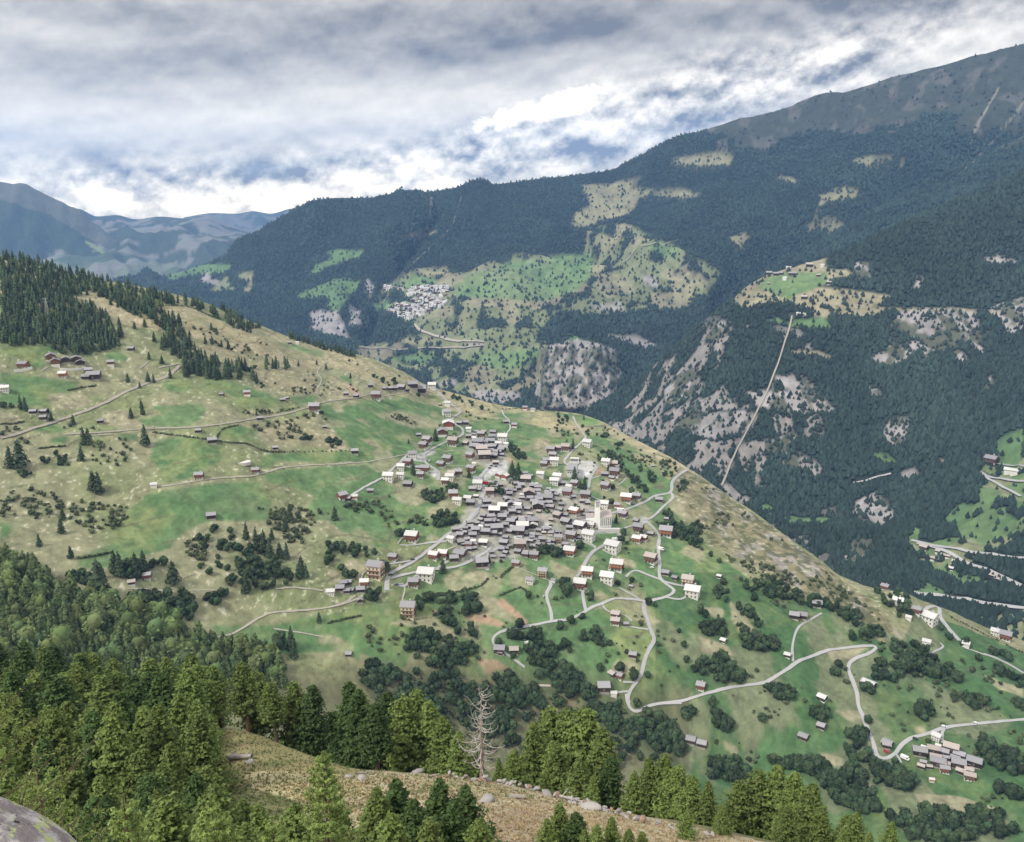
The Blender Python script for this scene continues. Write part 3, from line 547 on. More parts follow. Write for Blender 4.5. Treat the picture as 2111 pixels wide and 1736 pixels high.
# ================================================================ ROADS, TRACKS AND PATHS
def flat_mat(name, col, rough=0.9, var=0.12, scale=1.2, spec=0.2, bump=0.0):
    m, t, b = new_mat(name, rough, spec)
    tcn = nn('ShaderNodeTexCoord', t); n = nn('ShaderNodeTexNoise', t); n.inputs['Scale'].default_value = scale; n.inputs['Detail'].default_value = 5
    t.links.new(tcn.outputs['Object'], n.inputs['Vector'])
    oi = nn('ShaderNodeObjectInfo', t)
    k = mth('ADD', mth('MULTIPLY', mth('SUBTRACT', n.outputs[0], 0.5, tree=t), var * 2.2, tree=t), mth('MULTIPLY', mth('SUBTRACT', oi.outputs['Random'], 0.5, tree=t), var * 1.6, tree=t), tree=t)
    k = mth('ADD', k, 1.0, tree=t)
    v = nn('ShaderNodeVectorMath', t, operation='SCALE'); v.inputs[0].default_value = col; t.links.new(k, v.inputs['Scale']); t.links.new(v.outputs[0], b.inputs['Base Color'])
    if bump:
        bp = nn('ShaderNodeBump', t); bp.inputs['Strength'].default_value = bump; bp.inputs['Distance'].default_value = 0.1
        t.links.new(n.outputs[0], bp.inputs['Height']); t.links.new(bp.outputs[0], b.inputs['Normal'])
    return m
M_ROAD = flat_mat('asphalt_pale', (0.35, 0.345, 0.34), var=0.10, scale=0.15)
M_TRACK = flat_mat('gravel_track', (0.34, 0.31, 0.255), var=0.2, scale=0.3)
M_DIRT = flat_mat('dirt_track', (0.27, 0.245, 0.20), var=0.25, scale=0.25)
def smooth_line(P, n=8):
    P = np.array(P, float)
    if len(P) < 3: return np.array([P[0] + (P[-1] - P[0]) * t for t in np.linspace(0, 1, n * 2)])
    out = []
    Q = np.vstack([2 * P[0] - P[1], P, 2 * P[-1] - P[-2]])
    for i in range(1, len(Q) - 2):
        p0, p1, p2, p3 = Q[i - 1], Q[i], Q[i + 1], Q[i + 2]
        for t in np.linspace(0, 1, n, endpoint=False):
            out.append(0.5 * ((2 * p1) + (-p0 + p2) * t + (2 * p0 - 5 * p1 + 4 * p2 - p3) * t * t + (-p0 + 3 * p1 - 3 * p2 + p3) * t ** 3))
    out.append(P[-1]); return np.array(out)
RLINES = {'B': [], 'C': [], 'E': [], 'A': []}
def ribbon(name, g, k, s, width, mat, lift=0.35, step=2.5):
    RLINES[g].append(PL(k, s))
    gr = GR[g]; pts = []
    for u, v in smooth_line(PL(k, s)):
        h = gr.pix(u, v)
        if h is not None and (not pts or (h - Vector(pts[-1])).length < 400): pts.append(tuple(h))
    if len(pts) < 2: return
    p = np.array(pts); dd = np.concatenate([[0], np.cumsum(np.linalg.norm(np.diff(p[:, :2], axis=0), axis=1))])
    n = max(3, int(dd[-1] / step)); tt = np.linspace(0, dd[-1], n)
    x = np.interp(tt, dd, p[:, 0]); y = np.interp(tt, dd, p[:, 1])
    ker = np.ones(3) / 3
    for _ in range(2):
        x[1:-1] = np.convolve(x, ker, 'valid'); y[1:-1] = np.convolve(y, ker, 'valid')
    tx = np.gradient(x); ty = np.gradient(y); L = np.hypot(tx, ty) + 1e-6; nx, ny = -ty / L, tx / L
    vs, fs = [], []; offs = (-0.5, 0, 0.5)
    for i in range(n):
        zs = []
        w = width * 0.74 * (1 + 0.12 * math.sin(i * 0.37))
        for o in offs:
            z = gr.z(x[i] + nx[i] * w * o, y[i] + ny[i] * w * o)
            zs.append(pts[0][2] if z is None else z)
        zm = sum(zs) / 3
        for o, z in zip(offs, zs):
            vs.append((x[i] + nx[i] * w * o, y[i] + ny[i] * w * o, 0.5 * z + 0.5 * zm + lift))
    for i in range(n - 1):
        for j in range(2):
            a = i * 3 + j; fs.append((a, a + 1, a + 4, a + 3))
    me = bpy.data.meshes.new(name); me.from_pydata(vs, [], fs); me.materials.append(mat)
    me.polygons.foreach_set('use_smooth', [True] * len(fs))
    o = bpy.data.objects.new(name, me); C.objects.link(o); o['kind'] = 'structure'; return o
for k, s, w in [
    ('v1', '1130,200 1165,260 1240,330 1330,410 1395,465 1340,510 1305,550 1350,600 1415,640 1420,700 1350,740 1200,800 1060,880 1010,925 1030,1000 1120,1060 1170,1110 1160,1185', 5.5),
    ('v1', '1000,925 860,905 760,1000 700,1045 650,1100 590,1150 400,1250 250,1345', 4.2),
    ('v1', '1830,985 1760,1000 1650,1100 1610,1160 1640,1240 1650,1300 1600,1420 1560,1510 1400,1689', 6.5),
    ('v3', '1580,-10 1500,80 1380,170 1260,240 1180,310 1060,400 900,520 760,590 660,650 625,720 620,830', 6.0),
    ('v3', '660,700 760,670 950,630 1150,600 1350,580 1480,530 1600,460 1690,410 1740,330', 5.0), ('v3', '1690,430 1700,520 1680,620', 4.5),
    ('v3', '1250,310 1130,320 1000,335 880,352 760,350', 4.0), ('v3', '1150,605 1190,560 1270,520', 4.0), ('v3', '1680,430 1760,400 1850,350', 4.5), ('v3', '900,505 800,530 640,550', 3.0), ('v3', '700,760 800,790 900,700 960,660', 4.0),
    ('v2', '20,105 40,160 90,210 100,260 110,300 60,360 10,390', 3.2), ('v2', '905,390 880,430 780,520 700,610 680,660 740,700', 4.6), ('v2', '770,170 800,240 840,300 905,390', 3.0),
    ('v2', '1030,700 990,760 950,830 940,900 920,990', 5.0), ('v2', '2030,710 1920,770 1820,860 1800,975 1640,1010 1540,1070 1400,1130 1280,1170 1180,1195 1050,1230 900,1262 740,1300', 5.5),
    ('v2', '1800,980 1830,1015 1800,1060 1720,1130 1620,1230 1550,1265', 4.2), ('v2', '1550,1285 1620,1350 1680,1440 1672,1540 1680,1695', 4.6), ('v2', '1545,1290 1400,1330 1250,1370 1100,1388 960,1390 860,1395', 5.0),
    ('v2', '1255,1375 1258,1450 1200,1500 1080,1540 1000,1590 925,1665', 5.0), ('v2', '960,1010 1050,1060 1150,1090', 2.6), ('v2', '970,830 1060,800', 2.5), ('v2', '1240,900 1290,870 1330,825', 1.8),
    ('v4', '1080,70 1010,100 960,150 900,240 860,320 810,390', 5.2), ('v4', '1680,-10 1670,100 1685,240 1680,350 1700,420 1790,490 1842,530 1800,580 1720,610 1600,640 1530,652', 5.0),
    ('v4', '1700,420 1560,370 1420,320 1330,390', 4.2), ('v4', '1530,650 1440,630 1250,618 1170,630 1080,670 990,700 910,750 800,810 700,840 540,860 330,905 160,930 20,970', 5.0),
    ('q2', '1000,650 940,660 885,690 873,720 895,750 960,790 1040,850', 3.6), ('v4', '530,430 540,480 490,560 500,640 540,760 545,860', 4.4), ('v4', '870,550 882,640 905,745', 4.0), ('v4', '1250,500 1340,550 1430,600 1500,645', 3.4),
    ('v4', '1080,680 1100,730 1180,770 1260,780 1350,810 1390,860', 2.8), ('v4', '1350,910 1450,930 1565,945', 2.8), ('v4', '1530,655 1520,740 1560,850 1585,940 1625,1050 1560,1180 1520,1290 1480,1430 1400,1540 1355,1600 1345,1695', 5.4),
    ('q2', '1558,985 1565,1040 1600,1075 1660,1045 1740,1028 1835,1025', 5.2), ('v4', '1240,1610 1350,1598', 2.8), ('v4', '1300,1500 1420,1500', 2.6),
    ('q3', '-5,1028 100,1015 220,980 350,950 500,930 560,900 640,850 680,820 760,790 850,760 1050,740 1078,750 1040,780 960,810 935,850 950,900 980,980 985,1040 1010,1100 1040,1180 1065,1240 1078,1300 1120,1315 1170,1290 1200,1250 1250,1210 1330,1190 1430,1155 1600,1135 1840,1113', 4.8),
    ('q3', '655,820 652,740 680,650 740,610 800,575', 3.0), ('v4', '1720,602 1900,630 1960,600', 3.4), ('v4', '1720,435 1850,470 2080,510 2111,520', 4.5), ('q3', '1290,590 1340,545 1390,545 1400,590 1440,650 1500,715', 7.0), ('q3', '1620,780 1700,810 1760,840 1827,880', 5.0), ('q3', '1520,750 1570,765 1640,790', 3.5),
    ('h1', '1130,440 1090,500 1100,690', 3.0), ('h1', '280,880 320,930 365,1040', 2.5), ('q3', '1350,780 1420,745 1400,725', 3)]:
    ribbon('road', 'B', k, s, w, M_ROAD)
for k, s, w in [('v1', '0,1025 200,1010 420,990 640,950 850,908', 2.6), ('v3', '810,790 805,880 775,900 795,960 780,1010', 1.8), ('v3', '0,1010 120,980 200,950 290,880', 2.6), ('q1', '1827,498 1700,540 1550,560 1400,570 1330,590 1250,640 1180,680 1100,700', 3.0),
    ('q1', '1400,450 1500,445 1640,460', 3.0), ('v4', '1190,170 1150,290 1130,390', 1.8), ('v3', '1970,420 1975,520', 1.4), ('v2', '105,208 180,205 300,190 320,150', 1.8), ('v1', '1210,885 1350,870 1480,875', 2.4), ('v1', '1320,1040 1450,1035', 3),
    ('c3', '880,1450 1000,1440 1170,1412 1300,1395 1470,1385 1560,1365 1700,1330 2111,1305', 3.2), ('c3', '1860,905 1860,880 1885,820 1862,770 1920,710', 2.4), ('c3', '240,770 280,745', 2), ('c3', '820,755 890,700', 2), ('c3', '195,1225 380,1210', 2), ('c3', '540,1148 660,1140', 3), ('q1', '960,460 1090,458', 2), ('q1', '1390,655 1500,670 1640,695', 2), ('q1', '650,450 830,460', 2), ('v3', '1200,420 1330,370', 2), ('q2', '1080,938 1170,942', 3),
    ('v4', '0,420 60,340 130,290', 1.5), ('v4', '200,300 330,350 520,430', 1.5), ('v1', '590,295 860,262', 2.5)]:
    ribbon('path', 'B', k, s, w, M_TRACK)
for k, s, w in [('c3', '0,1160 80,1140 270,1080 450,1020 600,960 760,880 860,840 980,800 1050,735', 7.5), ('c3', '380,1140 650,1125 880,1105 1100,1100 1300,1080 1480,1050 1650,1025 1780,990 1900,950 2111,922', 5.0),
    ('v1', '-5,355 150,335 300,318 480,272 560,300', 4.0), ('c3', '930,750 1050,725', 4), ('c3', '900,1130 1050,1150 1200,1170 1350,1190 1560,1240', 1.6)]:
    ribbon('track', 'B', k, s, w, M_DIRT)
for k, s, w in [('q3', '1255,210 1400,240 1550,265 1700,290 1830,300', 9), ('q3', '1280,225 1380,240 1450,280 1540,325 1640,360 1740,410 1830,450', 9), ('q3', '1270,475 1400,490 1560,515 1700,540 1830,555', 10), ('c5', '1855,1365 1900,1395 2000,1410 2115,1420', 9), ('c5', '1865,1370 1920,1420 2000,1460 2090,1510', 9),
    ('c5', '1950,1318 2040,1325 2115,1335', 4), ('c5', '1110,1430 1200,1410 1330,1375', 6)]:
    ribbon('road', 'C', k, s, w, M_ROAD, 2.5, 10)
ribbon('path', 'C', 'c5', '750,450 735,520 712,590 690,660 664,740 618,860 562,980 500,1100 428,1230 338,1445', 5, M_DIRT, 3, 12)
for k, s, w in [('c4', '555,500 580,540 700,570 780,600 870,605 960,605', 13), ('c4', '960,625 870,642 700,635 450,645 230,630', 9), ('c4', '1770,140 1830,110 1850,60', 7), ('c4', '1880,40 2000,30 2100,5', 7)]:
    ribbon('road', 'E', k, s, w, M_TRACK, 6, 25)
# ================================================================ BUILDINGS
random.seed(5)
MT = dict(
  slate=flat_mat('slate_roof', (0.27, 0.262, 0.27), 0.75, 0.18, 1.5), pale=flat_mat('pale_roof', (0.52, 0.51, 0.49), 0.7, 0.12, 1.2), tan=flat_mat('brown_tile_roof', (0.36, 0.315, 0.285), 0.8, 0.15, 1.5),
  blue=flat_mat('blue_metal_roof', (0.20, 0.25, 0.36), 0.5, 0.08), white=flat_mat('white_render', (0.66, 0.65, 0.61), 0.85, 0.06), cream=flat_mat('cream_render', (0.70, 0.60, 0.44), 0.85, 0.06),
  dark=flat_mat('weathered_timber', (0.055, 0.040, 0.032), 0.85, 0.35, 3.0), brown=flat_mat('brown_timber', (0.14, 0.075, 0.045), 0.8, 0.25, 2.5), red=flat_mat('red_brown_timber', (0.26, 0.085, 0.055), 0.8, 0.2, 2.5),
  orange=flat_mat('orange_timber', (0.50, 0.20, 0.085), 0.8, 0.15, 2), purple=flat_mat('purple_brown_timber', (0.13, 0.055, 0.085), 0.8, 0.2, 2), stone=flat_mat('rubble_stone', (0.33, 0.31, 0.285), 0.95, 0.3, 2.0),
  glass=flat_mat('window_glass', (0.05, 0.06, 0.07), 0.15, 0.1, 1.0, 0.6), frame=flat_mat('window_frame', (0.42, 0.36, 0.30), 0.7, 0.1), concrete=flat_mat('concrete', (0.48, 0.465, 0.44), 0.9, 0.1), grey=flat_mat('grey_render', (0.52, 0.51, 0.50), 0.85, 0.06))
def box(x0, x1, y0, y1, z0, z1, mi=0):
    v = [(x0, y0, z0), (x1, y0, z0), (x1, y1, z0), (x0, y1, z0), (x0, y0, z1), (x1, y0, z1), (x1, y1, z1), (x0, y1, z1)]
    return v, [(0, 3, 2, 1), (4, 5, 6, 7), (0, 1, 5, 4), (1, 2, 6, 5), (2, 3, 7, 6), (3, 0, 4, 7)], [mi] * 6
def merge(parts):
    V, F, M = [], [], []
    for v, f, m in parts:
        n = len(V); V += v; F += [tuple(i + n for i in q) for q in f]; M += m
    return V, F, M
def mk(name, parts, mats, smooth=False):
    V, F, M = merge(parts); me = bpy.data.meshes.new(name); me.from_pydata(V, [], F)
    for m in mats: me.materials.append(m)
    me.polygons.foreach_set('material_index', M)
    if smooth: me.polygons.foreach_set('use_smooth', [True] * len(F))
    me.update(); return me
def part(name, me, parent):
    o = bpy.data.objects.new(name, me); C.objects.link(o); o.parent = parent; return o
def thing(name, label, cat, loc=(0, 0, 0), rz=0, group=None, me=None):
    o = bpy.data.objects.new(name, me); C.objects.link(o); o.location = loc; o.rotation_euler = (0, 0, rz)
    o['label'] = label; o['category'] = cat
    if group: o['group'] = group
    return o
TP = math.tan(math.radians(23))
def gable(L, Wd, z0, z1, off=0.0, mi=0):
    """body with gables, ridge along x"""
    a, b = L / 2 + off, Wd / 2 + off; zr_ = z1 + b * TP
    v = [(-a, -b, z0), (a, -b, z0), (a, b, z0), (-a, b, z0), (-a, -b, z1), (a, -b, z1), (a, b, z1), (-a, b, z1), (-a, 0, zr_), (a, 0, zr_)]
    return v, [(0, 3, 2, 1), (0, 1, 5, 4), (2, 3, 7, 6), (1, 2, 6, 9, 5), (3, 0, 4, 8, 7), (4, 5, 9, 8), (6, 7, 8, 9)], [mi] * 7
def roofm(L, Wd, z1, oh=0.85, th=0.28, sag=0.0):
    a = L / 2 + oh; b = Wd / 2 + oh; zr_ = z1 + (Wd / 2) * TP + 0.06; ze = z1 - oh * TP + 0.06
    P = []
    for s in (-1, 1):
        v = [(-a, 0, zr_ - sag), (a, 0, zr_ - sag), (a, s * b, ze), (-a, s * b, ze)]
        w = [(x, y, z + th) for x, y, z in v]
        f = [(0, 1, 2, 3), (7, 6, 5, 4), (0, 4, 5, 1), (1, 5, 6, 2), (2, 6, 7, 3), (3, 7, 4, 0)]
        if s < 0: f = [tuple(reversed(q)) for q in f]
        P.append((v + w, f, [0] * 6))
    return P
HT = {}
def win_mesh():
    if 'win' not in HT:
        HT['win'] = mk('window', [box(-0.62, 0.62, -0.05, 0.02, -0.7, 0.7, 0), box(-0.48, -0.04, -0.08, -0.051, -0.56, 0.56, 1), box(0.04, 0.48, -0.08, -0.051, -0.56, 0.56, 1)], [MT['frame'], MT['glass']])
    return HT['win']
STY = {  # wall above, base, roof, floors, chimney, description, name, category
 'D': ('dark', 'stone', 'slate', 1, 0, 'dark timber barn with grey stone roof', 'timber_barn', 'barn'), 'd': ('dark', 'stone', 'tan', 1, 0, 'dark timber barn with brownish roof', 'timber_barn', 'barn'),
 'W': ('brown', 'white', 'slate', 2, 1, 'brown and white chalet with grey roof', 'chalet', 'chalet'), 'w': ('brown', 'white', 'tan', 2, 1, 'brown and white chalet with brownish roof', 'chalet', 'chalet'),
 'R': ('red', 'white', 'slate', 2, 1, 'red timber chalet with grey roof', 'chalet', 'chalet'), 'r': ('red', 'white', 'pale', 2, 1, 'red timber chalet with pale roof', 'chalet', 'chalet'),
 'L': ('white', 'white', 'pale', 2, 1, 'white house with pale roof', 'house', 'house'), 'l': ('white', 'white', 'slate', 2, 1, 'white house with grey roof', 'house', 'house'),
 'O': ('orange', 'white', 'pale', 2, 1, 'orange timber house with pale roof', 'house', 'house'), 'o': ('orange', 'white', 'slate', 2, 1, 'orange timber house with grey roof', 'house', 'house'), 'B': ('cream', 'cream', 'slate', 3, 1, 'tall cream house with grey roof', 'house', 'house'),
 'P': ('purple', 'white', 'slate', 2, 1, 'purple brown chalet with grey roof', 'chalet', 'chalet'), 'T': ('cream', 'white', 'tan', 2, 1, 'cream house with brown tiled roof', 'house', 'house'),
 'b': ('dark', 'stone', 'blue', 1, 0, 'dark shed with blue metal roof', 'shed', 'shed'), 'p': ('dark', 'white', 'pale', 1, 0, 'dark barn with pale roof', 'timber_barn', 'barn')}
def template(st, fl, lod):
    key = (st, fl, lod)
    if key in HT: return HT[key]
    wall, base, roof, f0, chim, desc, name, cat = STY[st]
    fl = fl or f0
    L, Wd = 10.0, 8.0
    hb = 1.1 if f0 == 1 else 2.7; hw = hb + (3.9 if fl == 1 else 2.75 * (fl - 1) + 0.9)
    P = []
    P.append(('stone_base' if base == 'stone' else 'base', mk('base', [box(-L / 2, L / 2, -Wd / 2, Wd / 2, -5, hb)], [MT[base]]), (0, 0, 0), 0))
    P.append(('wall', mk('wall', [gable(L, Wd, hb + 0.003, hw, 0.12)], [MT[wall]]), (0, 0, 0), 0))
    P.append(('roof', mk('roof', roofm(L, Wd, hw, 0.9 if f0 == 1 else 1.1), [MT[roof]]), (0, 0, 0), 0))
    if lod >= 1:
        if chim: P.append(('chimney', mk('chimney', [box(-0.45, 0.45, -0.45, 0.45, 0, 1.9), box(-0.58, 0.58, -0.58, 0.58, 1.9, 2.1)], [MT['concrete']]), (1.5, 1.2, hw + 0.8), 0))
        wm = win_mesh()
        zs = [1.45] + [hb + 1.55 + 2.75 * i for i in range(fl - 1)] if f0 > 1 else [2.6]
        n = 3 if f0 > 1 else 1
        for zi, z in enumerate(zs):
            off = 0.13 if z > hb else 0.0
            for i in range(n):
                x = (i - (n - 1) / 2) * 3.0
                P.append(('window', wm, (x, -Wd / 2 - off, z), 0))
            for i in range(2 if f0 > 1 else 1):
                y = (i - (0.5 if f0 > 1 else 0)) * 3.4
                P.append(('window', wm, (L / 2 + off, y, z), math.pi / 2))
                if lod >= 2: P.append(('window', wm, (-L / 2 - off, y, z), -math.pi / 2))
        if f0 > 1:
            dm = HT.setdefault('door', mk('door', [box(-0.5, 0.5, -0.08, 0.02, -1.05, 1.05)], [MT['brown']]))
            P.append(('door', dm, (-3.9, -Wd / 2 - 0.01, 1.1), 0))
            if st not in 'Ll' or fl > 2:
                bm_ = HT.setdefault('balcony', mk('balcony', [box(-4.4, 4.4, -1.3, 0, 0, 0.12), box(-4.4, 4.4, -1.34, -1.27, 0.12, 1.0), box(-4.44, -4.37, -1.3, 0, 0.12, 1.0), box(4.37, 4.44, -1.3, 0, 0.12, 1.0)], [MT['brown']]))
                for i in range(fl - 1):
                    P.append(('balcony', bm_, (0, -Wd / 2 - 0.125, hb + 2.75 * i + 0.02), 0))
                    P.append(('balcony', HT.setdefault('balc2', mk('balcony', [box(-3.4, 3.4, -1.2, 0, 0, 0.12), box(-3.4, 3.4, -1.24, -1.17, 0.12, 1.0)], [MT['brown']])), (L / 2 + 0.125, 0, hb + 2.75 * i + 0.02), math.pi / 2))
    HT[key] = P; return P
BUILT = []
def building(k, x, y, w, yaw, st, lab=None, fl=None, g='B'):
    u, v = tD(k, x, y); wn = w / (CR[k][2] if CR[k] else K)
    h = GR[g].pix(u, v)
    if h is None: return None
    d = h.length; vis = wn * d / (FD / K)
    if st in 'Dd' and abs(yaw) < 45: yaw += random.choice((-14, -8, -3, 3, 8))
    elif abs(yaw) < 6: yaw -= random.choice((0, 6, 12, 18))
    a = math.radians(yaw); c_, s_ = abs(math.cos(a)), abs(math.sin(a))
    L = vis / (c_ + 0.8 * s_) * (0.84 if k == 'h1' else 1.10 if st in 'Dd' else 0.97)
    if abs(yaw) > 60: L *= 0.82
    az_ = math.atan2(h.x, h.y); fw = Vector((math.sin(az_), math.cos(az_), 0))
    dep = L * s_ + 0.8 * L * c_
    ctr = h + fw * dep * 0.5
    zc = GR[g].z(ctr.x, ctr.y) or h.z
    z = h.z * 0.85 + min(zc, h.z + 5) * 0.15
    wall, base, roof, f0, chim, desc, name, cat = STY[st]
    rpx = wn * 0.4
    lod = 0 if (rpx < 7 or (f0 == 1 and rpx < 9)) else (1 if rpx < 10.5 else 2)
    sc = L / 10.0; sc = max(sc, 0.22)
    e = thing(name, lab or '', cat, (ctr.x, ctr.y, z), a - az_, me=None)
    e.scale = (sc, sc * (random.uniform(0.85, 1.0) if k == 'h1' else random.uniform(1.12, 1.34)), sc * random.uniform(1.1, 1.3))
    for nm, me, loc, rz in template(st, fl, lod):
        o = part(nm, me, e); o.location = loc
        if rz: o.rotation_euler = (0, 0, rz)
    e['_d'] = (desc, u, v) and desc; BUILT.append((e, desc, u, v, lab, rpx)); return e
HL = []
def B_(k, s, st, g='B'):
    for q in s.split():
        a = q.split(','); HL.append((k, float(a[0]), float(a[1]), float(a[2]), float(a[3]) if len(a) > 3 else -5.0, st, int(a[4]) if len(a) > 4 else None, g))
# upper village
B_('wA', '745,600,200,-30 670,710,190,-30 1180,1010,210,-30 1040,1110,190,-35 600,1320,150 1400,1270,170,-10 1730,440,100 1880,460,160', 'W'); B_('wA', '1290,650,230,-20', 'w')
B_('wA', '330,1080,210 700,1200,185 1650,930,190,-35 1670,1210,200,-30 1285,1700,165', 'R'); B_('wA', '1190,290,190,90 1125,1460,160', 'r'); B_('wA', '190,1160,160 185,1340,175 1220,1370,180,-10 1740,520,100 1620,340,110 1810,1540,190', 'L')
B_('wA', '560,440,90,0 340,1520,180,-20 1430,200,120 1560,200,110 1820,1440,170 1690,1600,120', 'D'); B_('wA', '1260,1290,160', 'w'); B_('wA', '440,900,180,-10', 'l'); B_('wA', '560,1150,120 1065,450,180,90', 'W')
B_('wB', '1095,300,180', 'P'); B_('wB', '760,520,180,0 700,575,220 545,600,100 600,520,130 520,640,110 700,705,200 900,475,110 870,575,180 1010,560,200,0 1110,685,200,-15 1330,720,170,0 1000,660,120 1020,765,130 1130,835,200,-10 1300,765,170 1320,870,120 800,880,160 1100,935,210,-10 640,640,150 930,630,120 1230,790,120', 'D')
B_('wB', '780,800,250,0 850,965,270,-5', 'd'); B_('wB', '1340,490,260,0 1230,610,170,0 1420,610,150,0 590,1110,120,0', 'L'); B_('wB', '1400,1490,190,60 1230,1440,170,60', 'r')
B_('wC', '395,290,180,0 440,400,160,0 255,590,160,0 900,1000,165,0 1130,1260,215 1740,780,200,-10 1690,870,140 1790,640,140 1550,1070,210,-25', 'W'); B_('wC', '560,250,150,-10 710,245,180,-10 1710,600,160,0', 'w'); B_('wC', '300,500,150,0 1540,780,130,0 620,1400,100,0', 'D')
B_('wC', '470,545,180,0 180,810,160,-10 540,870,200,0 470,960,180 780,1060,140 1560,560,180,0 1520,1460,190,-10 1170,160,200,-20', 'L'); B_('wC', '740,1200,210,-15 1800,1455,135,-10', 'R'); B_('wC', '1990,1335,230,-10', 'O'); B_('wC', '1920,1665,200,-25', 'P')
B_('wC', '900,1610,220,-30', 'O'); B_('wC', '1030,1560,150,-30', 'R')
# old core
B_('wE', '880,90,110,0 900,155,100 1030,150,110,0 920,190,150 620,380,160,20 760,440,180,20 680,500,150,20 580,550,120,15 440,590,150,90 1060,445,140,0 1220,490,170,0 1200,575,140,0 1490,500,110,0 1450,565,110 1590,570,130 1710,650,120,-20 460,650,140,0 1210,650,130 1160,740,120 1240,810,180,10 1480,660,160 1450,800,250,0 1650,795,110 1500,885,160,0 430,830,150,90 1830,910,120,0 500,930,150,90 690,1050,160,0 510,1010,110 530,1130,160,0 700,1140,130 940,1040,150,0 1210,1020,220,90 1400,970,120 1560,1010,170,-20 1800,1060,140,-20 1700,1130,120 950,1275,150,0 1950,1190,120 1950,1440,250,-30 1330,900,140 1010,520,110 1560,720,130 830,960,110 1230,700,120,10', 'D')
B_('wE', '900,300,240,0 970,690,230,90 1240,1100,120 1740,1255,230,-20 1560,1320,120 1330,1010,120,5 1330,690,130', 'd'); B_('wE', '1075,350,90,0 1180,355,100,0 790,655,110,0 680,970,220,0 280,1020,250,0', 'p')
B_('wD', '680,225,110,0 820,250,100 950,460,110,0 990,540,160,0 930,610,90,0 1030,620,110,0 920,815,120,-10 1070,840,140,0 860,895,110,-10 1010,930,130,0 1130,880,90 1210,915,90 1320,860,160,0 880,975,90 1000,1020,90 1100,1015,90 1460,880,80 1570,880,130 1730,920,120 1820,905,100 1960,960,200,0 1380,1005,120 1500,970,170 320,1110,130,0 430,1105,80 540,1080,110 640,1115,80 530,1155,100 750,1125,150 860,1085,100 960,1190,180,0 1190,1125,230,0 1130,1185,120 1260,1190,90 1470,1150,130 1660,1180,230,0 430,1230,150,-10 690,1230,140 560,1325,130,20 640,1290,80 430,1395,150,10 1390,1275,120 1350,1400,170,0 1300,1520,120,0 1390,1600,120,-20 1480,1445,100 1550,1385,70 1670,1260,90 1640,1580,140 1800,1640,130,0 650,560,160,0 1280,1010,90 780,960,100 1250,1040,80', 'D')
B_('wD', '275,385,175,0 610,1450,160,-15', 'R'); B_('wD', '365,530,190 870,1045,110 1500,1040,110 700,1360,110 1590,1250,60', 'L'); B_('wD', '765,400,120,0 1150,750,230 920,1410,190,-10 1740,1075,235,0 1960,1055,170,90 590,470,180', 'p'); B_('wD', '1050,335,165,0 1690,1480,210,0', 'w'); B_('wD', '750,1410,90', 'W'); B_('wD', '1670,1370,140,0', 'O')
B_('wF', '1160,530,120,10 1290,460,120 1250,560,80 1330,610,80 1430,590,160,0 1580,640,140,0 1700,620,150,0', 'D'); B_('wF', '1470,385,100', 'd'); B_('wF', '1650,410,110,0 1220,1060,235', 'W'); B_('wF', '740,1260,225,0', 'R'); B_('wF', '1730,1660,130,-20 1110,1725,240,0', 'l'); B_('wF', '1850,645,200,0,3 1440,1545,245,-10,3', 'B')
B_('wG', '340,565,270,-25', 'p'); B_('wG', '560,545,170,-15', 'L'); B_('wG', '150,780,230,-20', 'W'); B_('wG', '520,805,270,-20,2', 'L'); B_('wG', '1030,1060,330,-25', 'L'); B_('wG', '120,1120,250,-3 1110,1430,260,-8 490,1560,230,0', 'O'); B_('wG', '1570,610,220,-15', 'P'); B_('wG', '1520,410,120,-10 1830,690,130,-10', 'D'); B_('wG', '1540,835,200,-20', 'O'); B_('wG', '1680,800,160,-20', 'r'); B_('wG', '1830,1280,260,-20', 'w')
B_('v4', '845,535,130,-10', 'r'); B_('v4', '1130,470,140,-10 2030,620,150,-10', 'L'); B_('v4', '1980,490,120,-10', 'T'); B_('v4', '1385,510,40,0 1745,380,70,0 1845,430,60,-10 1330,915,50,0 1400,1255,70,-10 1090,1620,110,0 0,1225,60', 'D'); B_('v4', '1220,830,90,0 1215,905,90,0', 'w'); B_('v4', '1185,1465,80,-30 145,1215,80,0', 'd'); B_('v4', '1260,1490,90,-30', 'R'); B_('v4', '1200,1660,60,0 280,1105,40,0', 'L')
B_('v3', '890,330,140,-20', 'r'); B_('v3', '690,525,100,-25', 'W'); B_('v3', '1120,520,110,-25 1215,505,110,-20', 'r'); B_('v3', '1395,510,130', 'W'); B_('v3', '1330,535,80,0 1620,595,115,0 160,790,70 220,775,60,-20 130,845,80,0 200,865,60 245,855,60 345,855,70 340,965,50,90 220,1535,60,-20 1810,1510,100,-10', 'D'); B_('v3', '1300,330,90,-30', 'L'); B_('v3', '510,730,175,-25,3 850,1130,150,-12,3', 'B'); B_('v3', '385,795,90,0', 'O'); B_('v3', '1040,745,175,-15 30,890,80,0 450,865,40', 'L'); B_('v3', '905,805,110,-10', 'W')
B_('v1', '1340,1020,5', 'D'); HL.pop()
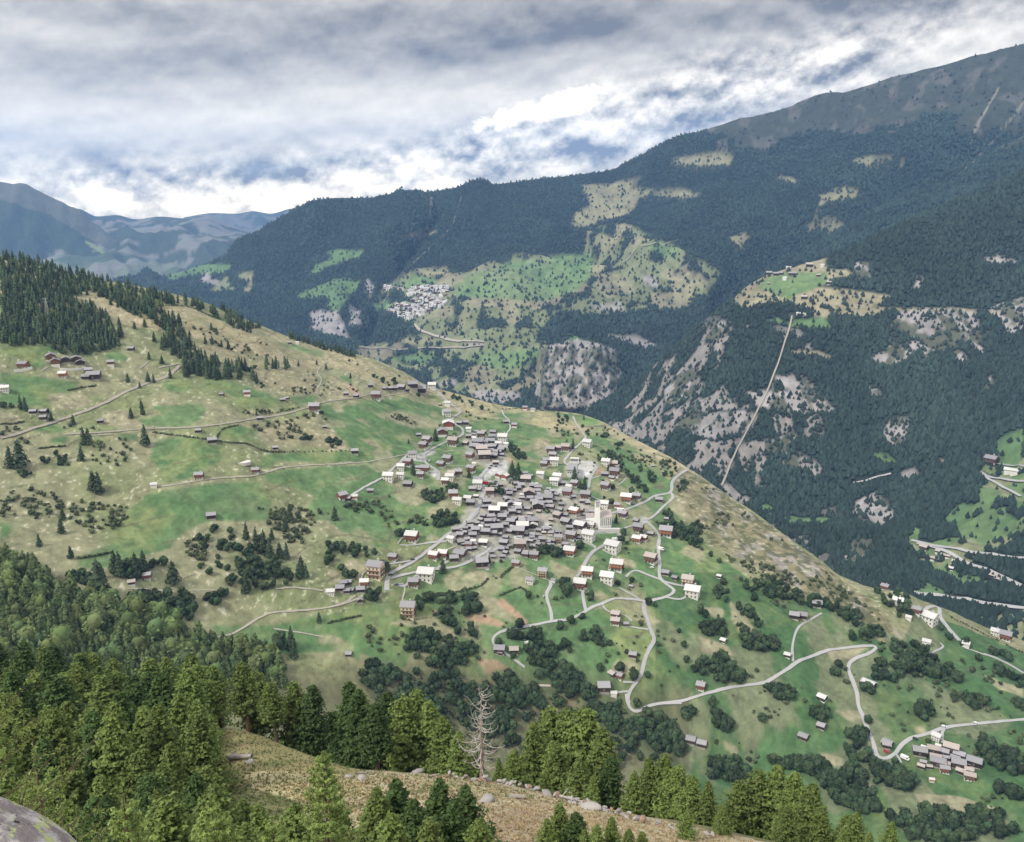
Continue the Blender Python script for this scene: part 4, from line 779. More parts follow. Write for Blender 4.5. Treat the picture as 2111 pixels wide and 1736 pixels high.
B_('v1', '600,242,50 655,240,50 710,240,50 775,242,80 835,252,45 895,222,90 980,275,90 1000,242,70 450,212,50 190,292,40 295,315,45 285,912,60 210,1415,70 450,1325,60,-10 1880,592,50 1185,402,30', 'D'); B_('v1', '1100,232,80 1265,412,70', 'L'); B_('v1', '510,340,100,-10 1970,632,60', 'R'); B_('v1', '640,1205,115,-15', 'L'); B_('v1', '150,1405,105,25', 'R'); B_('v1', '280,1395,60,0', 'O'); B_('v1', '1250,515,90,10', 'l')
B_('v2', '265,112,50', 'R'); B_('v2', '350,125,50', 'l'); B_('v2', '1440,1062,95,-15', 'W'); B_('v2', '1680,1085,70,-10 1615,712,30,0 1755,1278,40', 'D'); B_('v2', '1750,1445,125,-5', 'o')
# hamlets and barns on the left
B_('h2', '420,450,160,-30,2 30,800,90', 'R'); B_('h2', '910,335,140,90 980,410,130,90', 'W'); B_('h2', '1160,345,110,90 1350,335,110,90 1420,385,100,90 1520,645,120 1560,525,100 1660,650,190,-20 1950,392,90 590,1242,100,-20 780,1242,110,-20 770,1352,100,-10 1770,1405,90', 'D'); B_('h2', '1110,605,130,-20', 'O'); B_('h2', '90,865,130,-10', 'L')
B_('c3', '770,655,32 1300,918,25 1660,950,25 1685,938,22 1525,1060,30 1165,1135,32 1245,1198,42 1615,1232,26 1700,612,20 2030,915,26 2090,925,28 1905,1108,22 1240,1640,42 2080,1252,34', 'D'); B_('c3', '650,742,36 1845,1012,62,-10', 'W'); B_('c3', '1450,918,36 1170,1408,50,-15 1500,1372,42', 'R'); B_('c3', '905,1458,36 1745,613,20', 'L')
B_('q1', '745,408,42,-10', 'R'); B_('q1', '670,438,32', 'w')
# right hand slope and lower hamlet
B_('q3', '280,400,26 300,728,32 625,804,32 1035,972,64 800,1028,46', 'p'); B_('q3', '775,548,38 660,608,38 700,608,36 705,1228,42 135,1243,40 190,1263,40 1020,942,34 1130,1262,42 795,1168,34', 'D'); B_('q3', '185,970,42,-10 1280,582,40 1120,458,36 1730,715,44', 'R'); B_('q3', '1185,540,44 1345,638,66 1240,613,26 1680,692,36 1330,743,34 1530,752,30', 'L'); B_('q3', '1380,1228,40 0,0,1', 'L'); HL.pop()
B_('h1', '780,845,130,0 1020,790,100,0', 'p'); B_('h1', '920,905,200,5 1230,890,220,3 960,1040,190,5 715,1155,120,8 860,1155,110,8 1160,1110,120,5 1560,1125,120,8 1410,1265,150,8 1550,1245,150,8', 'd'); B_('h1', '1100,930,160,8 680,950,240,8 1000,1140,230,5 750,1085,110,8 1150,1010,120,5 1310,1035,150,10 1380,985,180,10 1360,1165,230,12 1640,1135,220,12 110,800,140,10', 'D'); B_('h1', '1120,1245,170,15', 'R'); B_('h1', '1560,1375,180,8', 'w'); B_('h1', '900,1395,100,20', 'O')
# far side
B_('h4', '1140,112,120,0', 'W', 'C'); B_('h4', '1350,225,80,-5 1420,235,70', 'L', 'C'); B_('h4', '330,1152,90 500,1182,50 450,1272,60 520,1252,60 570,1232,60 620,1242,50 480,1275,50 1180,1505,90 1240,1540,80', 'w', 'C'); B_('h4', '700,1300,50 660,1385,55 740,1355,45 690,1330,40', 'p', 'C')
B_('c5', '615,209,26 655,213,26 685,207,25 745,212,25 770,207,20 615,264,16', 'D', 'C'); B_('c5', '730,177,26 710,238,26 930,160,20 790,447,26 825,447,22', 'L', 'C'); B_('c5', '850,164,30 970,264,26 820,352,28 905,218,20', 'd', 'C')
# small barns that fill the lanes of the old core
px_ = [tD(h_[0], h_[1], h_[2]) for h_ in HL]; rf = random.Random(31); nf = 0
for _ in range(4000):
    if nf >= 62: break
    q = PL(*(CORE[0] if rf.random() < 0.85 else CORE[1])); u = rf.uniform(q[:, 0].min(), q[:, 0].max()); v = rf.uniform(q[:, 1].min(), q[:, 1].max())
    if not inpoly(np.array([u]), np.array([v]), q)[0] or any(abs(a - u) < 8.5 and abs(b - v) < 5.0 for a, b in px_): continue
    if inpoly(np.array([u]), np.array([v]), PL('wE', '1290,1330 1500,1310 1500,1480 1600,1560 1300,1600 1340,1400'))[0]: continue
    if min(seg_d(np.array([u]), np.array([v]), [tuple(p) for p in r_])[0] for r_ in RLINES['B']) < 4.5: continue
    px_.append((u, v)); HL.append(('D', u, v, rf.uniform(8.5, 12.5), rf.uniform(-15, 12), rf.choice('DDDd'), None, 'B')); nf += 1
for k, x, y, w, yaw, st, fl, g in HL: building(k, x, y, w, yaw, st, None, fl, g)
# ---- labels: each building by its look and by how near it stands to something one can find
LM = [((1232, 1065), 'the church tower'), ((1150, 1085), 'the village square'), ((1003, 998), 'the red minibus'), ((1050, 1045), 'the green core plot'), ((935, 1115), 'the western core edge'), ((1060, 1150), 'the southern core edge'), ((1120, 1010), 'the northern core edge'), ((1180, 955), 'the school yard'), ((1035, 985), 'the big car park'), ((872, 915), 'the upper road fork'), ((785, 1185), 'the cream hotel'), ((1328, 1238), 'the eastern junction'),
      ((1800, 1330), 'the sharp hairpin bend'), ((150, 750), 'the upper left hamlet'), ((855, 800), 'the ridge top hamlet'), ((1955, 1560), 'the lower right hamlet'), ((700, 1225), 'the field side hamlet'),
      ((1000, 1100), 'the old core'), ((1000, 930), 'the upper old quarter'), ((1620, 570), 'the high opposite pasture'), ((1960, 1150), 'the opposite valley road'), ((500, 985), 'the long field track'), ((1270, 1390), 'the lower road bend')]
ORD = ['nearest', 'second nearest', 'third nearest', 'fourth nearest', 'fifth nearest', 'sixth nearest', 'seventh nearest', 'eighth nearest', 'ninth nearest', 'tenth nearest'] + [w + ' nearest' for w in 'eleventh twelfth thirteenth fourteenth fifteenth sixteenth seventeenth eighteenth nineteenth twentieth'.split()]
grp = {}
for e, desc, u, v, lab, rpx in BUILT:
    q, nm = min(LM, key=lambda t: math.hypot(t[0][0] - u, (t[0][1] - v) * 1.5))
    e['group'] = {'barn': 'timber barns', 'chalet': 'chalets', 'house': 'rendered houses', 'shed': 'sheds'}[e['category']] + ' on the mountain slopes'
    grp.setdefault((desc, nm), []).append((math.hypot(q[0] - u, (q[1] - v) * 1.5), e))
for (desc, nm), L_ in grp.items():
    L_.sort(key=lambda t: t[0])
    for i, (dd, e) in enumerate(L_):
        if i < 20: e['label'] = f'{desc}, {ORD[i]} to {nm}' if len(L_) > 1 else f'{desc}, the only one by {nm}'
        else: e['label'] = f'{desc} in the crowd around {nm}'; e['group'] = f'{desc}s packed around {nm}'
for e, *_ in BUILT:
    if '_d' in e: del e['_d']
# ================================================================ FOLIAGE HELPERS
rng = np.random.default_rng(7)
def tri_cloud(cen, size, nrm=None, tilt=0.7, asp=1.0):
    """one small leaf clump (a triangle) per centre, facing roughly along nrm"""
    n = len(cen); d = rng.normal(size=(n, 3))
    if nrm is not None: d = nrm + d * tilt
    d /= np.linalg.norm(d, axis=1)[:, None] + 1e-9
    a = np.cross(d, rng.normal(size=(n, 3))); a /= np.linalg.norm(a, axis=1)[:, None] + 1e-9
    b = np.cross(d, a); s = np.asarray(size).reshape(-1, 1) * rng.uniform(0.7, 1.3, (n, 1))
    P = np.stack([cen + a * s, cen - a * s * 0.5 + b * s * 0.8 * asp, cen - a * s * 0.5 - b * s * 0.8 * asp], 1)
    return P.reshape(-1, 3)
def np_mesh(name, V, F, mats, col=None, mi=None, smooth=False):
    V = np.asarray(V, np.float32); F = np.asarray(F, np.int32)
    me = bpy.data.meshes.new(name); me.vertices.add(len(V)); me.vertices.foreach_set('co', V.reshape(-1))
    me.loops.add(F.size); me.loops.foreach_set('vertex_index', F.reshape(-1)); me.polygons.add(len(F))
    me.polygons.foreach_set('loop_start', np.arange(0, F.size, F.shape[1], dtype=np.int32))
    for m in mats: me.materials.append(m)
    if mi is not None: me.polygons.foreach_set('material_index', np.asarray(mi, np.int32))
    if smooth: me.polygons.foreach_set('use_smooth', np.ones(len(F), bool))
    me.update(calc_edges=True)
    if col is not None:
        at = me.attributes.new('Col', 'FLOAT_COLOR', 'POINT'); c4 = np.ones((len(V), 4), np.float32); c4[:, :3] = col; at.data.foreach_set('color', c4.reshape(-1))
    return me
def leaf_mat(name, col, var=0.35, trans=0.25):
    m, t, b = new_mat(name, 0.75, 0.15)
    at = nn('ShaderNodeAttribute', t); at.attribute_name = 'Col'; oi = nn('ShaderNodeObjectInfo', t)
    k = mth('ADD', mth('MULTIPLY', oi.outputs['Random'], var, tree=t), 1 - var / 2, tree=t)
    hs = nn('ShaderNodeHueSaturation', t); t.links.new(at.outputs['Color'], hs.inputs['Color']); t.links.new(k, hs.inputs['Value'])
    t.links.new(mth('ADD', mth('MULTIPLY', oi.outputs['Random'], 0.035, tree=t), 0.4825, tree=t), hs.inputs['Hue'])
    mu = nn('ShaderNodeVectorMath', t, operation='MULTIPLY'); mu.inputs[1].default_value = col; t.links.new(hs.outputs[0], mu.inputs[0])
    t.links.new(mu.outputs[0], b.inputs['Base Color'])
    if trans:
        tr = nn('ShaderNodeBsdfTranslucent', t); t.links.new(mu.outputs[0], tr.inputs['Color']); ms = nn('ShaderNodeMixShader', t); ms.inputs[0].default_value = trans
        out = t.nodes['Material Output']; t.links.new(b.outputs[0], ms.inputs[1]); t.links.new(tr.outputs[0], ms.inputs[2]); t.links.new(ms.outputs[0], out.inputs['Surface'])
    return m
M_LARCH = leaf_mat('larch_needles', (0.130, 0.182, 0.054)); M_CONI = leaf_mat('conifer_needles', (0.046, 0.068, 0.034), trans=0.0); M_BROAD = leaf_mat('broad_leaves', (0.046, 0.074, 0.034), 0.6, trans=0.0)
M_YOUNG = leaf_mat('young_larch_needles', (0.24, 0.32, 0.10), 0.15)
M_BUSH = leaf_mat('shrub_leaves', (0.062, 0.078, 0.036), trans=0.0)
M_BARK = flat_mat('bark', (0.115, 0.085, 0.065), 0.95, 0.4, 3.0, bump=0.6); M_BARKR = flat_mat('reddish_bark', (0.26, 0.155, 0.10), 0.95, 0.3, 3.0, bump=0.6)
M_DEAD = flat_mat('bleached_wood', (0.43, 0.39, 0.36), 0.9, 0.3, 4.0, bump=0.4)
def tube(pts, rad, n=6, cap=True):
    pts = np.array(pts, float); rad = np.asarray(rad, float); T = np.gradient(pts, axis=0); T /= np.linalg.norm(T, axis=1)[:, None] + 1e-9
    up = np.array([0.0, 0, 1]) if abs(T[0][2]) < 0.9 else np.array([1.0, 0, 0])
    V = []
    for p, t, r in zip(pts, T, rad):
        a = np.cross(t, up); a /= np.linalg.norm(a) + 1e-9; b = np.cross(t, a)
        for k in range(n):
            w = 2 * math.pi * k / n; V.append(p + (a * math.cos(w) + b * math.sin(w)) * r)
    F = []
    for i in range(len(pts) - 1):
        for k in range(n):
            F.append((i * n + k, i * n + (k + 1) % n, (i + 1) * n + (k + 1) % n, (i + 1) * n + k))
    return np.array(V), np.array(F)
def cat_tubes(L):
    V, F, n = [], [], 0
    for v, f in L: V.append(v); F.append(f + n); n += len(v)
    return np.concatenate(V), np.concatenate(F)
def larch(H, R, nw, nb, np_, size, seed, start=0.12, bare=False, droop=0.25, lean=0.0, sharp=0.8):
    """returns crown arrays and trunk arrays; H height, R crown radius"""
    r = np.random.default_rng(seed); cen, nr, sz, shade = [], [], [], []; sticks = []
    lob = [(r.uniform(0, 6.28), r.uniform(0.15, 0.4)) for _ in range(3)]
    for w in range(nw):
        t = start + (1 - start) * (w + r.uniform(-0.4, 0.4)) / nw; t = min(max(t, 0.05), 0.995); h = t * H
        Rw = R * (1 - t) ** sharp * (0.55 + 0.45 * min(1, (t - start + 0.12) / 0.2)) + 0.03 * R
        ph = r.uniform(0, 6.28)
        for b in range(nb):
            a = ph + 6.283 * b / nb + r.uniform(-0.35, 0.35)
            Lb = Rw * r.uniform(0.6, 1.18) * (1 + sum(m * math.cos(a - p + t * 5) for p, m in lob) * 0.35)
            if r.random() < 0.10: Lb *= 0.45
            s = np.linspace(0.12, 1, np_)[:, None] if not bare else np.linspace(0.25, 1, np_)[:, None]
            el = (0.35 * t - droop * (1 - t)); dx, dy = math.cos(a), math.sin(a)
            bx = np.concatenate([dx * s * Lb, dy * s * Lb, h + s * Lb * el - 0.10 * Lb * np.sin(s * 3.14) + 0.16 * Lb * s ** 3], 1)
            bx[:, 0] += lean * h
            side = np.array([-dy, dx, 0]); spread = 0.26 * Lb * (1 - (s - 0.45) ** 2 * 1.6)
            for rep in (0, 1):
                q = bx + side * spread * r.uniform(-1, 1, (np_, 1)) + r.normal(size=(np_, 3)) * size * 0.35
                q[:, 2] -= np.abs(r.normal(size=np_)) * size * 0.35
                cen.append(q); out = np.array([dx, dy, 0.9]); nr.append(np.tile(out, (np_, 1))); sz.append(np.full(np_, size) * (0.75 + 0.5 * (1 - t)))
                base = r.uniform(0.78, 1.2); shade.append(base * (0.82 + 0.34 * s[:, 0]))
            sticks.append((bx, Lb))
    cen = np.concatenate(cen); nr = np.concatenate(nr); sz = np.concatenate(sz); shade = np.concatenate(shade)
    global rng; old = rng; rng = r
    V = tri_cloud(cen, sz, nr, 0.8, 0.75); rng = old
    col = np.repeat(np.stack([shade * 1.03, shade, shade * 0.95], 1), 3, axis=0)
    tp = [(lean * z + math.sin(z * 0.7 + seed) * 0.04, math.cos(z * 0.5 + seed) * 0.04, z) for z in np.linspace(-1.5, H * 0.97, 12)]
    tr = np.linspace(H * 0.020 + 0.04, 0.02, 12); tr[0] *= 1.5; tr[1] *= 1.15
    return V, col, tube(tp, tr, 7), sticks
def shrubby(n_l, n_t, size, seed, core=True, squash=1.0, cone=False):
    """unit broadleaf crown or bush (radius about 1, standing on z=0)"""
    r = np.random.default_rng(seed); cen, nrm, sh = [], [], []; V, F = [], []
    lobes = []
    for i in range(n_l):
        a = r.uniform(0, 6.28); d = r.uniform(0.15, 0.62) if i else 0; z = r.uniform(0.55, 1.75) if i else 1.1
        rad = r.uniform(0.42, 0.68) if i else 0.8; lobes.append((np.array([math.cos(a) * d, math.sin(a) * d, z]), rad, r.uniform(0.8, 1.25)))
    for c_, rad, b in lobes:
        k = int(n_t * rad ** 2 / sum(l[1] ** 2 for l in lobes))
        d = r.normal(size=(k, 3)); d /= np.linalg.norm(d, axis=1)[:, None]
        cen.append(c_ + d * rad * r.uniform(0.82, 1.10, (k, 1))); nrm.append(d); sh.append(np.full(k, b) * r.uniform(0.8, 1.2, k))
    cen = np.concatenate(cen); nrm = np.concatenate(nrm); sh = np.concatenate(sh)
    cen[:, 2] = np.maximum(cen[:, 2] * squash, 0.02)
    global rng; old = rng; rng = r; V = tri_cloud(cen, np.full(len(cen), size), nrm, 0.55); rng = old
    F = np.arange(len(V)).reshape(-1, 3); col = np.repeat(sh, 3)[:, None] * np.array([[1.0, 1.0, 1.0]])
    if core:
        CV, CF, cc = [], [], []; n = len(V)
        for c_, rad, b in lobes:
            m = 7
            for i in range(1, 4):
                for j in range(m):
                    th = math.pi * i / 4; ph = 2 * math.pi * j / m; q = c_ + rad * 0.88 * np.array([math.sin(th) * math.cos(ph), math.sin(th) * math.sin(ph), math.cos(th)]) * r.uniform(0.9, 1.08)
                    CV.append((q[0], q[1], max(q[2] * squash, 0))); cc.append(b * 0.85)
            top = c_ + [0, 0, rad * 0.88]; CV.append((top[0], top[1], top[2] * squash)); cc.append(b)
            for i in range(2):
                for j in range(m):
                    a0 = n + i * m + j; a1 = n + i * m + (j + 1) % m; CF += [(a0, a1, a0 + m), (a1, a1 + m, a0 + m)]
            for j in range(m): CF.append((n + 3 * m, n + (j + 1) % m, n + j))
            n += 3 * m + 1
        V = np.concatenate([V, np.array(CV)]); F = np.concatenate([F, np.array(CF)]); col = np.concatenate([col, np.array(cc)[:, None] * np.ones((1, 3))])
    return V, F, col
def conifer_unit(n_t, seed, tiers=6, width=0.26):
    """unit conifer, height 1, crown radius width"""
    r = np.random.default_rng(seed); V, F, col = [], [], []; m = 8; n = 0
    for i in range(tiers):
        t0 = i / tiers; zb = 0.08 + 0.9 * t0 ** 0.95; zt = min(1.0, zb + 1.35 / tiers * (1.1 - 0.3 * t0)); R = width * (1 - t0) ** 0.85 + 0.02; ph = r.uniform(0, 6)
        b = r.uniform(0.8, 1.2)
        for j in range(m):
            a = ph + 6.283 * j / m; q = R * r.uniform(0.6, 1.15) * (1.0 if j % 2 else 0.72)
            V.append((q * math.cos(a), q * math.sin(a), zb + r.uniform(-0.02, 0.02))); col.append(b * r.uniform(0.85, 1.15))
        V.append((0, 0, zt)); col.append(b * 1.1)
        F += [(n + j, n + (j + 1) % m, n + m) for j in range(m)]; n += m + 1
    k = n_t; z = 1 - np.sqrt(r.uniform(0.0, 1, k)) * 0.92; a = r.uniform(0, 6.28, k); q = width * (1 - z) ** 0.85 * r.uniform(0.7, 1.12, k) + 0.01
    d = np.stack([np.cos(a), np.sin(a), np.full(k, 0.6)], 1); cen = np.stack([q * np.cos(a), q * np.sin(a), z], 1)
    global rng; old = rng; rng = r; L = tri_cloud(cen, np.full(k, 0.05), d, 0.6); rng = old
    F = np.concatenate([np.array(F), np.arange(len(L)).reshape(-1, 3) + n]); sh = np.repeat(r.uniform(0.75, 1.3, k), 3)
    return np.concatenate([np.array(V), L]), F, np.concatenate([np.array(col), sh])[:, None] * np.ones((1, 3))
# ================================================================ TREES OF THE HILLSIDE
def sample(polys, n, gk='B', min_d=0.0):
    """points inside the outlines, spread over the picture of them, then set on the ground"""
    out = []; gr = GR[gk]; R = random.Random(n * 13 + len(polys))
    areas = []; PP = [PL(k, s) for k, s in polys]
    for p in PP:
        x, y = p[:, 0], p[:, 1]; areas.append(abs(np.dot(x, np.roll(y, 1)) - np.dot(y, np.roll(x, 1))) / 2)
    tot = sum(areas); used = {}
    for p, a in zip(PP, areas):
        want = int(n * a / tot + 0.5); got = 0; tr_ = 0
        while got < want and tr_ < want * 12:
            tr_ += 1
            u = R.uniform(p[:, 0].min(), p[:, 0].max()); v = R.uniform(p[:, 1].min(), p[:, 1].max())
            if not inpoly(np.array([u]), np.array([v]), p)[0]: continue
            if min_d:
                key = (int(u / min_d), int(v / (min_d * 0.6)))
                if used.get(key, 0) >= 1 and R.random() < 0.8: continue
                used[key] = 1
            h = gr.pix(u, v)
            if h is None: continue
            out.append((u, v, h)); got += 1
    return out
def single(s, k): return [(tD(k, *map(float, q.split(',')[:2])) + (float(q.split(',')[2]) if q.count(',') > 1 else 0,)) for q in s.split()]
CON = [np_mesh('conifer', *conifer_unit(150, 50 + i, 6, 0.20 + 0.03 * (i % 3))[:2], [M_CONI]) for i in range(6)]
for i, me in enumerate(CON):
    V, F, col = conifer_unit(150, 50 + i, 6, 0.20 + 0.03 * (i % 3)); at = me.attributes.new('Col', 'FLOAT_COLOR', 'POINT'); c4 = np.ones((len(V), 4), np.float32); c4[:, :3] = col; at.data.foreach_set('color', c4.reshape(-1))
BRO = []
for i in range(7):
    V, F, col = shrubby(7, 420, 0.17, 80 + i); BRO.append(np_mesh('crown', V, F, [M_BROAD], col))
BSH = []
for i in range(5):
    V, F, col = shrubby(4, 120, 0.22, 95 + i, squash=0.6); BSH.append(np_mesh('bush', V, F, [M_BUSH], col))
LITE_C = [conifer_unit(16, 150 + i, 3, 0.24) for i in range(4)]
LITE_B = [shrubby(5, 90, 0.27, 170 + i, core=True, squash=0.9) for i in range(5)]
def bulk(name, items, protos, mat, kind='stuff', sx=1.0, tint=None):
    """many alike plants as one body of vegetation: items = (point, height)"""
    Vs, Fs, Cs, n = [], [], [], 0; r = np.random.default_rng(len(items))
    for p, h in items:
        V, F, col = protos[r.integers(len(protos))]; a = r.uniform(0, 6.28); c_, s_ = math.cos(a), math.sin(a); w = h * r.uniform(0.85, 1.2) * sx
        Q = np.empty_like(V); Q[:, 0] = (V[:, 0] * c_ - V[:, 1] * s_) * w + p[0]; Q[:, 1] = (V[:, 0] * s_ + V[:, 1] * c_) * w + p[1]; Q[:, 2] = V[:, 2] * h + p[2] - 0.04 * h
        Vs.append(Q); Fs.append(F + n); n += len(V); t = r.uniform(0.6, 1.5)
        Cs.append(np.clip(col * t * np.array([r.uniform(0.88, 1.12), 1.0, r.uniform(0.85, 1.1)]), 0, 3))
    if not Vs: return None
    me = np_mesh(name, np.concatenate(Vs), np.concatenate(Fs), [mat], np.concatenate(Cs)); o = bpy.data.objects.new(name, me); C.objects.link(o); o['kind'] = kind; return o
cnt = {}
def plant(kind, u, v, P, h, label, group, sx=1.0):
    R = random.Random(int(u * 7 + v * 131))
    if kind == 'conifer':
        me = R.choice(CON); o = thing('conifer', label, 'conifer', P, R.uniform(0, 6.28), group, me); o.scale = (h * sx * R.uniform(0.85, 1.2), h * sx * R.uniform(0.85, 1.2), h); o.location.z -= 0.03 * h
    elif kind == 'broad':
        me = R.choice(BRO); o = thing('broadleaf_tree', label, 'tree', P, R.uniform(0, 6.28), group, me); w = h * 0.5 * sx; o.scale = (w * R.uniform(0.85, 1.2), w * R.uniform(0.85, 1.2), h * 0.52); o.location.z -= 0.08 * h
    else:
        me = R.choice(BSH); o = thing('bush', label, 'bush', P, R.uniform(0, 6.28), group, me); w = h * 0.75 * sx; o.scale = (w * R.uniform(0.8, 1.5), w * R.uniform(0.8, 1.3), h); o.location.z -= 0.1 * h
    cnt[kind] = cnt.get(kind, 0) + 1; return o
# --- the dense forest on the upper left ridge and the belt below it
F1 = [('c3', '0,90 200,118 400,190 700,262 1000,332 1300,410 1540,515 1500,535 1400,525 1250,448 1130,392 960,382 930,420 990,470 900,475 780,440 640,350 480,322 440,370 560,400 640,470 720,560 700,640 420,695 330,660 340,620 0,622')]
F2 = [('c3', '900,470 1060,470 1090,600 1200,700 1460,765 1540,870 1450,835 1180,822 1080,800 1050,700 950,640 940,620 1000,560 910,500'), ('c3', '1560,722 1690,722 1690,760 1560,760')]
F3 = [('c3', '1680,560 1760,580 1900,625 2080,680 2090,695 1900,645 1690,575')]
lab1 = 'dark conifer in the dense forest covering the upper left ridge'; g1 = 'conifers of the upper left ridge forest'
f1 = sample(F1, 900, min_d=7); f1.sort(key=lambda t: t[2].length); random.Random(3).shuffle(f1)
for u, v, P in f1[:150]: plant('conifer', u, v, P, random.uniform(10, 17), lab1, g1)
bulk('forest', [(P, random.uniform(9, 17)) for u, v, P in f1[150:]], [(m_, f_, c_) for m_, f_, c_ in [conifer_unit(70, 210 + i, 5, 0.22) for i in range(4)]], M_CONI)
f2 = sample(F2, 150, min_d=6)
for u, v, P in f2[:70]: plant('conifer', u, v, P, random.uniform(12, 19), 'dark conifer in the tree belt running down from the ridge forest', 'conifers of the belt below the ridge forest')
bulk('forest_belt', [(P, random.uniform(10, 18)) for u, v, P in f2[70:]], LITE_C, M_CONI)
bulk('ridge_trees', [(P, random.uniform(8, 14)) for u, v, P in sample(F3, 60)], LITE_C, M_CONI)
NC = single('1240,528,13 1272,555,12 1112,560,9 1245,612,14 1300,628,13 1340,640,16 1430,528,13 1470,545,9 905,595,15 875,700,12 950,725,12 750,832,12 870,830,14 902,838,14 1000,812,16 820,868,9 1750,740,10 1858,732,11 1912,757,11 2055,812,11 770,1045,15 828,985,11 838,1025,18 852,1205,26 868,1195,14 492,1200,22 520,1195,20 430,1082,13 302,1058,11 122,990,17 150,1000,17 62,1335,24 122,1330,32 480,1295,18 550,1465,22 582,1485,25 285,1015,7 320,640,16 700,500,13 790,520,11 850,510,13 1600,520,7 1400,520,12 1370,515,11 1450,540,10 1500,520,9 1505,1030,9 1205,610,14 650,380,12 690,395,10', 'c3') \
   + single('585,370,24 610,385,26 508,500,40 880,420,24 690,380,24 320,100,16 312,165,16 360,295,13 200,235,13 520,395,14 1450,150,16 1470,100,20 1480,760,26 1492,800,20 1700,100,18 1620,620,12 1180,720,9 1250,200,20 1300,240,24 1340,260,26 1370,290,22 1420,290,18 1380,200,14 1455,300,20 1530,380,22 1555,395,16 1250,470,24 730,350,20', 'q1') \
   + single('1142,750,12 1225,1300,14 770,478,13 705,466,8 1490,1415,12 1385,985,11 885,205,10', 'v2') + single('450,1240,20 350,585,8 920,530,22', 'wA') + single('230,860,18 1210,660,12', 'wH') + single('1560,1400,20 1590,1340,22 1700,1480,16 1750,1330,20 450,1420,16', 'wB') + single('895,850,22 1110,1040,20 860,190,16 735,105,12 1020,1030,13', 'wC')
LMT = LM + [((305, 905), 'the lone tall spruce'), ((440, 1068), 'the lone meadow barn'), ((575, 1320), 'the trailside round tree'), ((1060, 1340), 'the road end'), ((920, 1330), 'the big wooded knoll'), ((1150, 1420), 'the ravine head'), ((1680, 1270), 'the tree band below the crag'), ((1560, 1330), 'the middle right copse'), ((1290, 1010), 'the school copse'), ((1600, 1430), 'the lower road clump'), ((1240, 1210), 'the junction tree'), ((270, 850), 'the upper terrace fields')]
def rank_label(items, desc, fallback):
    """items (u, v, obj): by nearest landmark and rank"""
    g = {}
    for u, v, o in items:
        q, nm = min(LMT, key=lambda t: math.hypot(t[0][0] - u, (t[0][1] - v) * 1.4)); g.setdefault(nm, []).append((math.hypot(q[0] - u, (q[1] - v) * 1.4), o))
    for nm, L_ in g.items():
        L_.sort(key=lambda t: t[0])
        for i, (d, o) in enumerate(L_):
            if i < 20: o['label'] = f'{desc}, {ORD[i]} to {nm}'
            else: o['label'] = f'{desc} in the scatter near {nm}'; o['group'] = desc + ('es' if desc[-2:] in ('ch', 'sh') else 's') + f' around {nm}'
it = []
for u, v, h in NC:
    P = gB.pix(u, v)
    if P is not None: it.append((u, v, plant('conifer', u, v, P, h * 0.9 or 12, '', 'scattered conifers on the hillside')))
rank_label(it, 'free standing dark conifer', '')
# --- larch and spruce forest in the hollow left
F4 = [('q1', '0,330 120,345 200,400 330,470 480,520 640,560 780,610 900,680 1020,740 1120,760 1400,800 1450,960 900,960 500,940 200,900 0,900')]
f4 = sample(F4, 1350, min_d=5); random.Random(4).shuffle(f4)
M_CL = leaf_mat('light_conifer_needles', (0.088, 0.122, 0.044), trans=0.0)
CONL = []
for i in range(5):
    V, F, col = conifer_unit(190, 350 + i, 5, 0.27 + 0.03 * (i % 3)); CONL.append(np_mesh('larch_crown', V, F, [M_CL], col))
for u, v, P in f4[:150]:
    R = random.Random(int(u * 9 + v)); h = R.uniform(14, 25)
    o = thing('larch', 'light green larch in the dense forest filling the hollow at left', 'larch', P, R.uniform(0, 6), 'larches of the hollow forest', R.choice(CONL)); o.scale = (h * 1.1, h * 1.1, h)
hf = [(P, random.uniform(9, 26) * (0.8 + 0.5 * float(fbm(np.array([P[0] / 30]), np.array([P[1] / 30]), 404, 3)[0]))) for u, v, P in f4[150:]]
bulk('hollow_forest', hf[::2] + hf[1::4], [conifer_unit(110, 370 + i, 4 + i % 2, 0.27 + 0.05 * (i % 3)) for i in range(6)], M_CL)
bulk('hollow_forest', [(p, h * 0.42) for p, h in hf[3::4]], [shrubby(6, 230, 0.16, 380 + i, core=True, squash=1.15) for i in range(4)], M_CL)
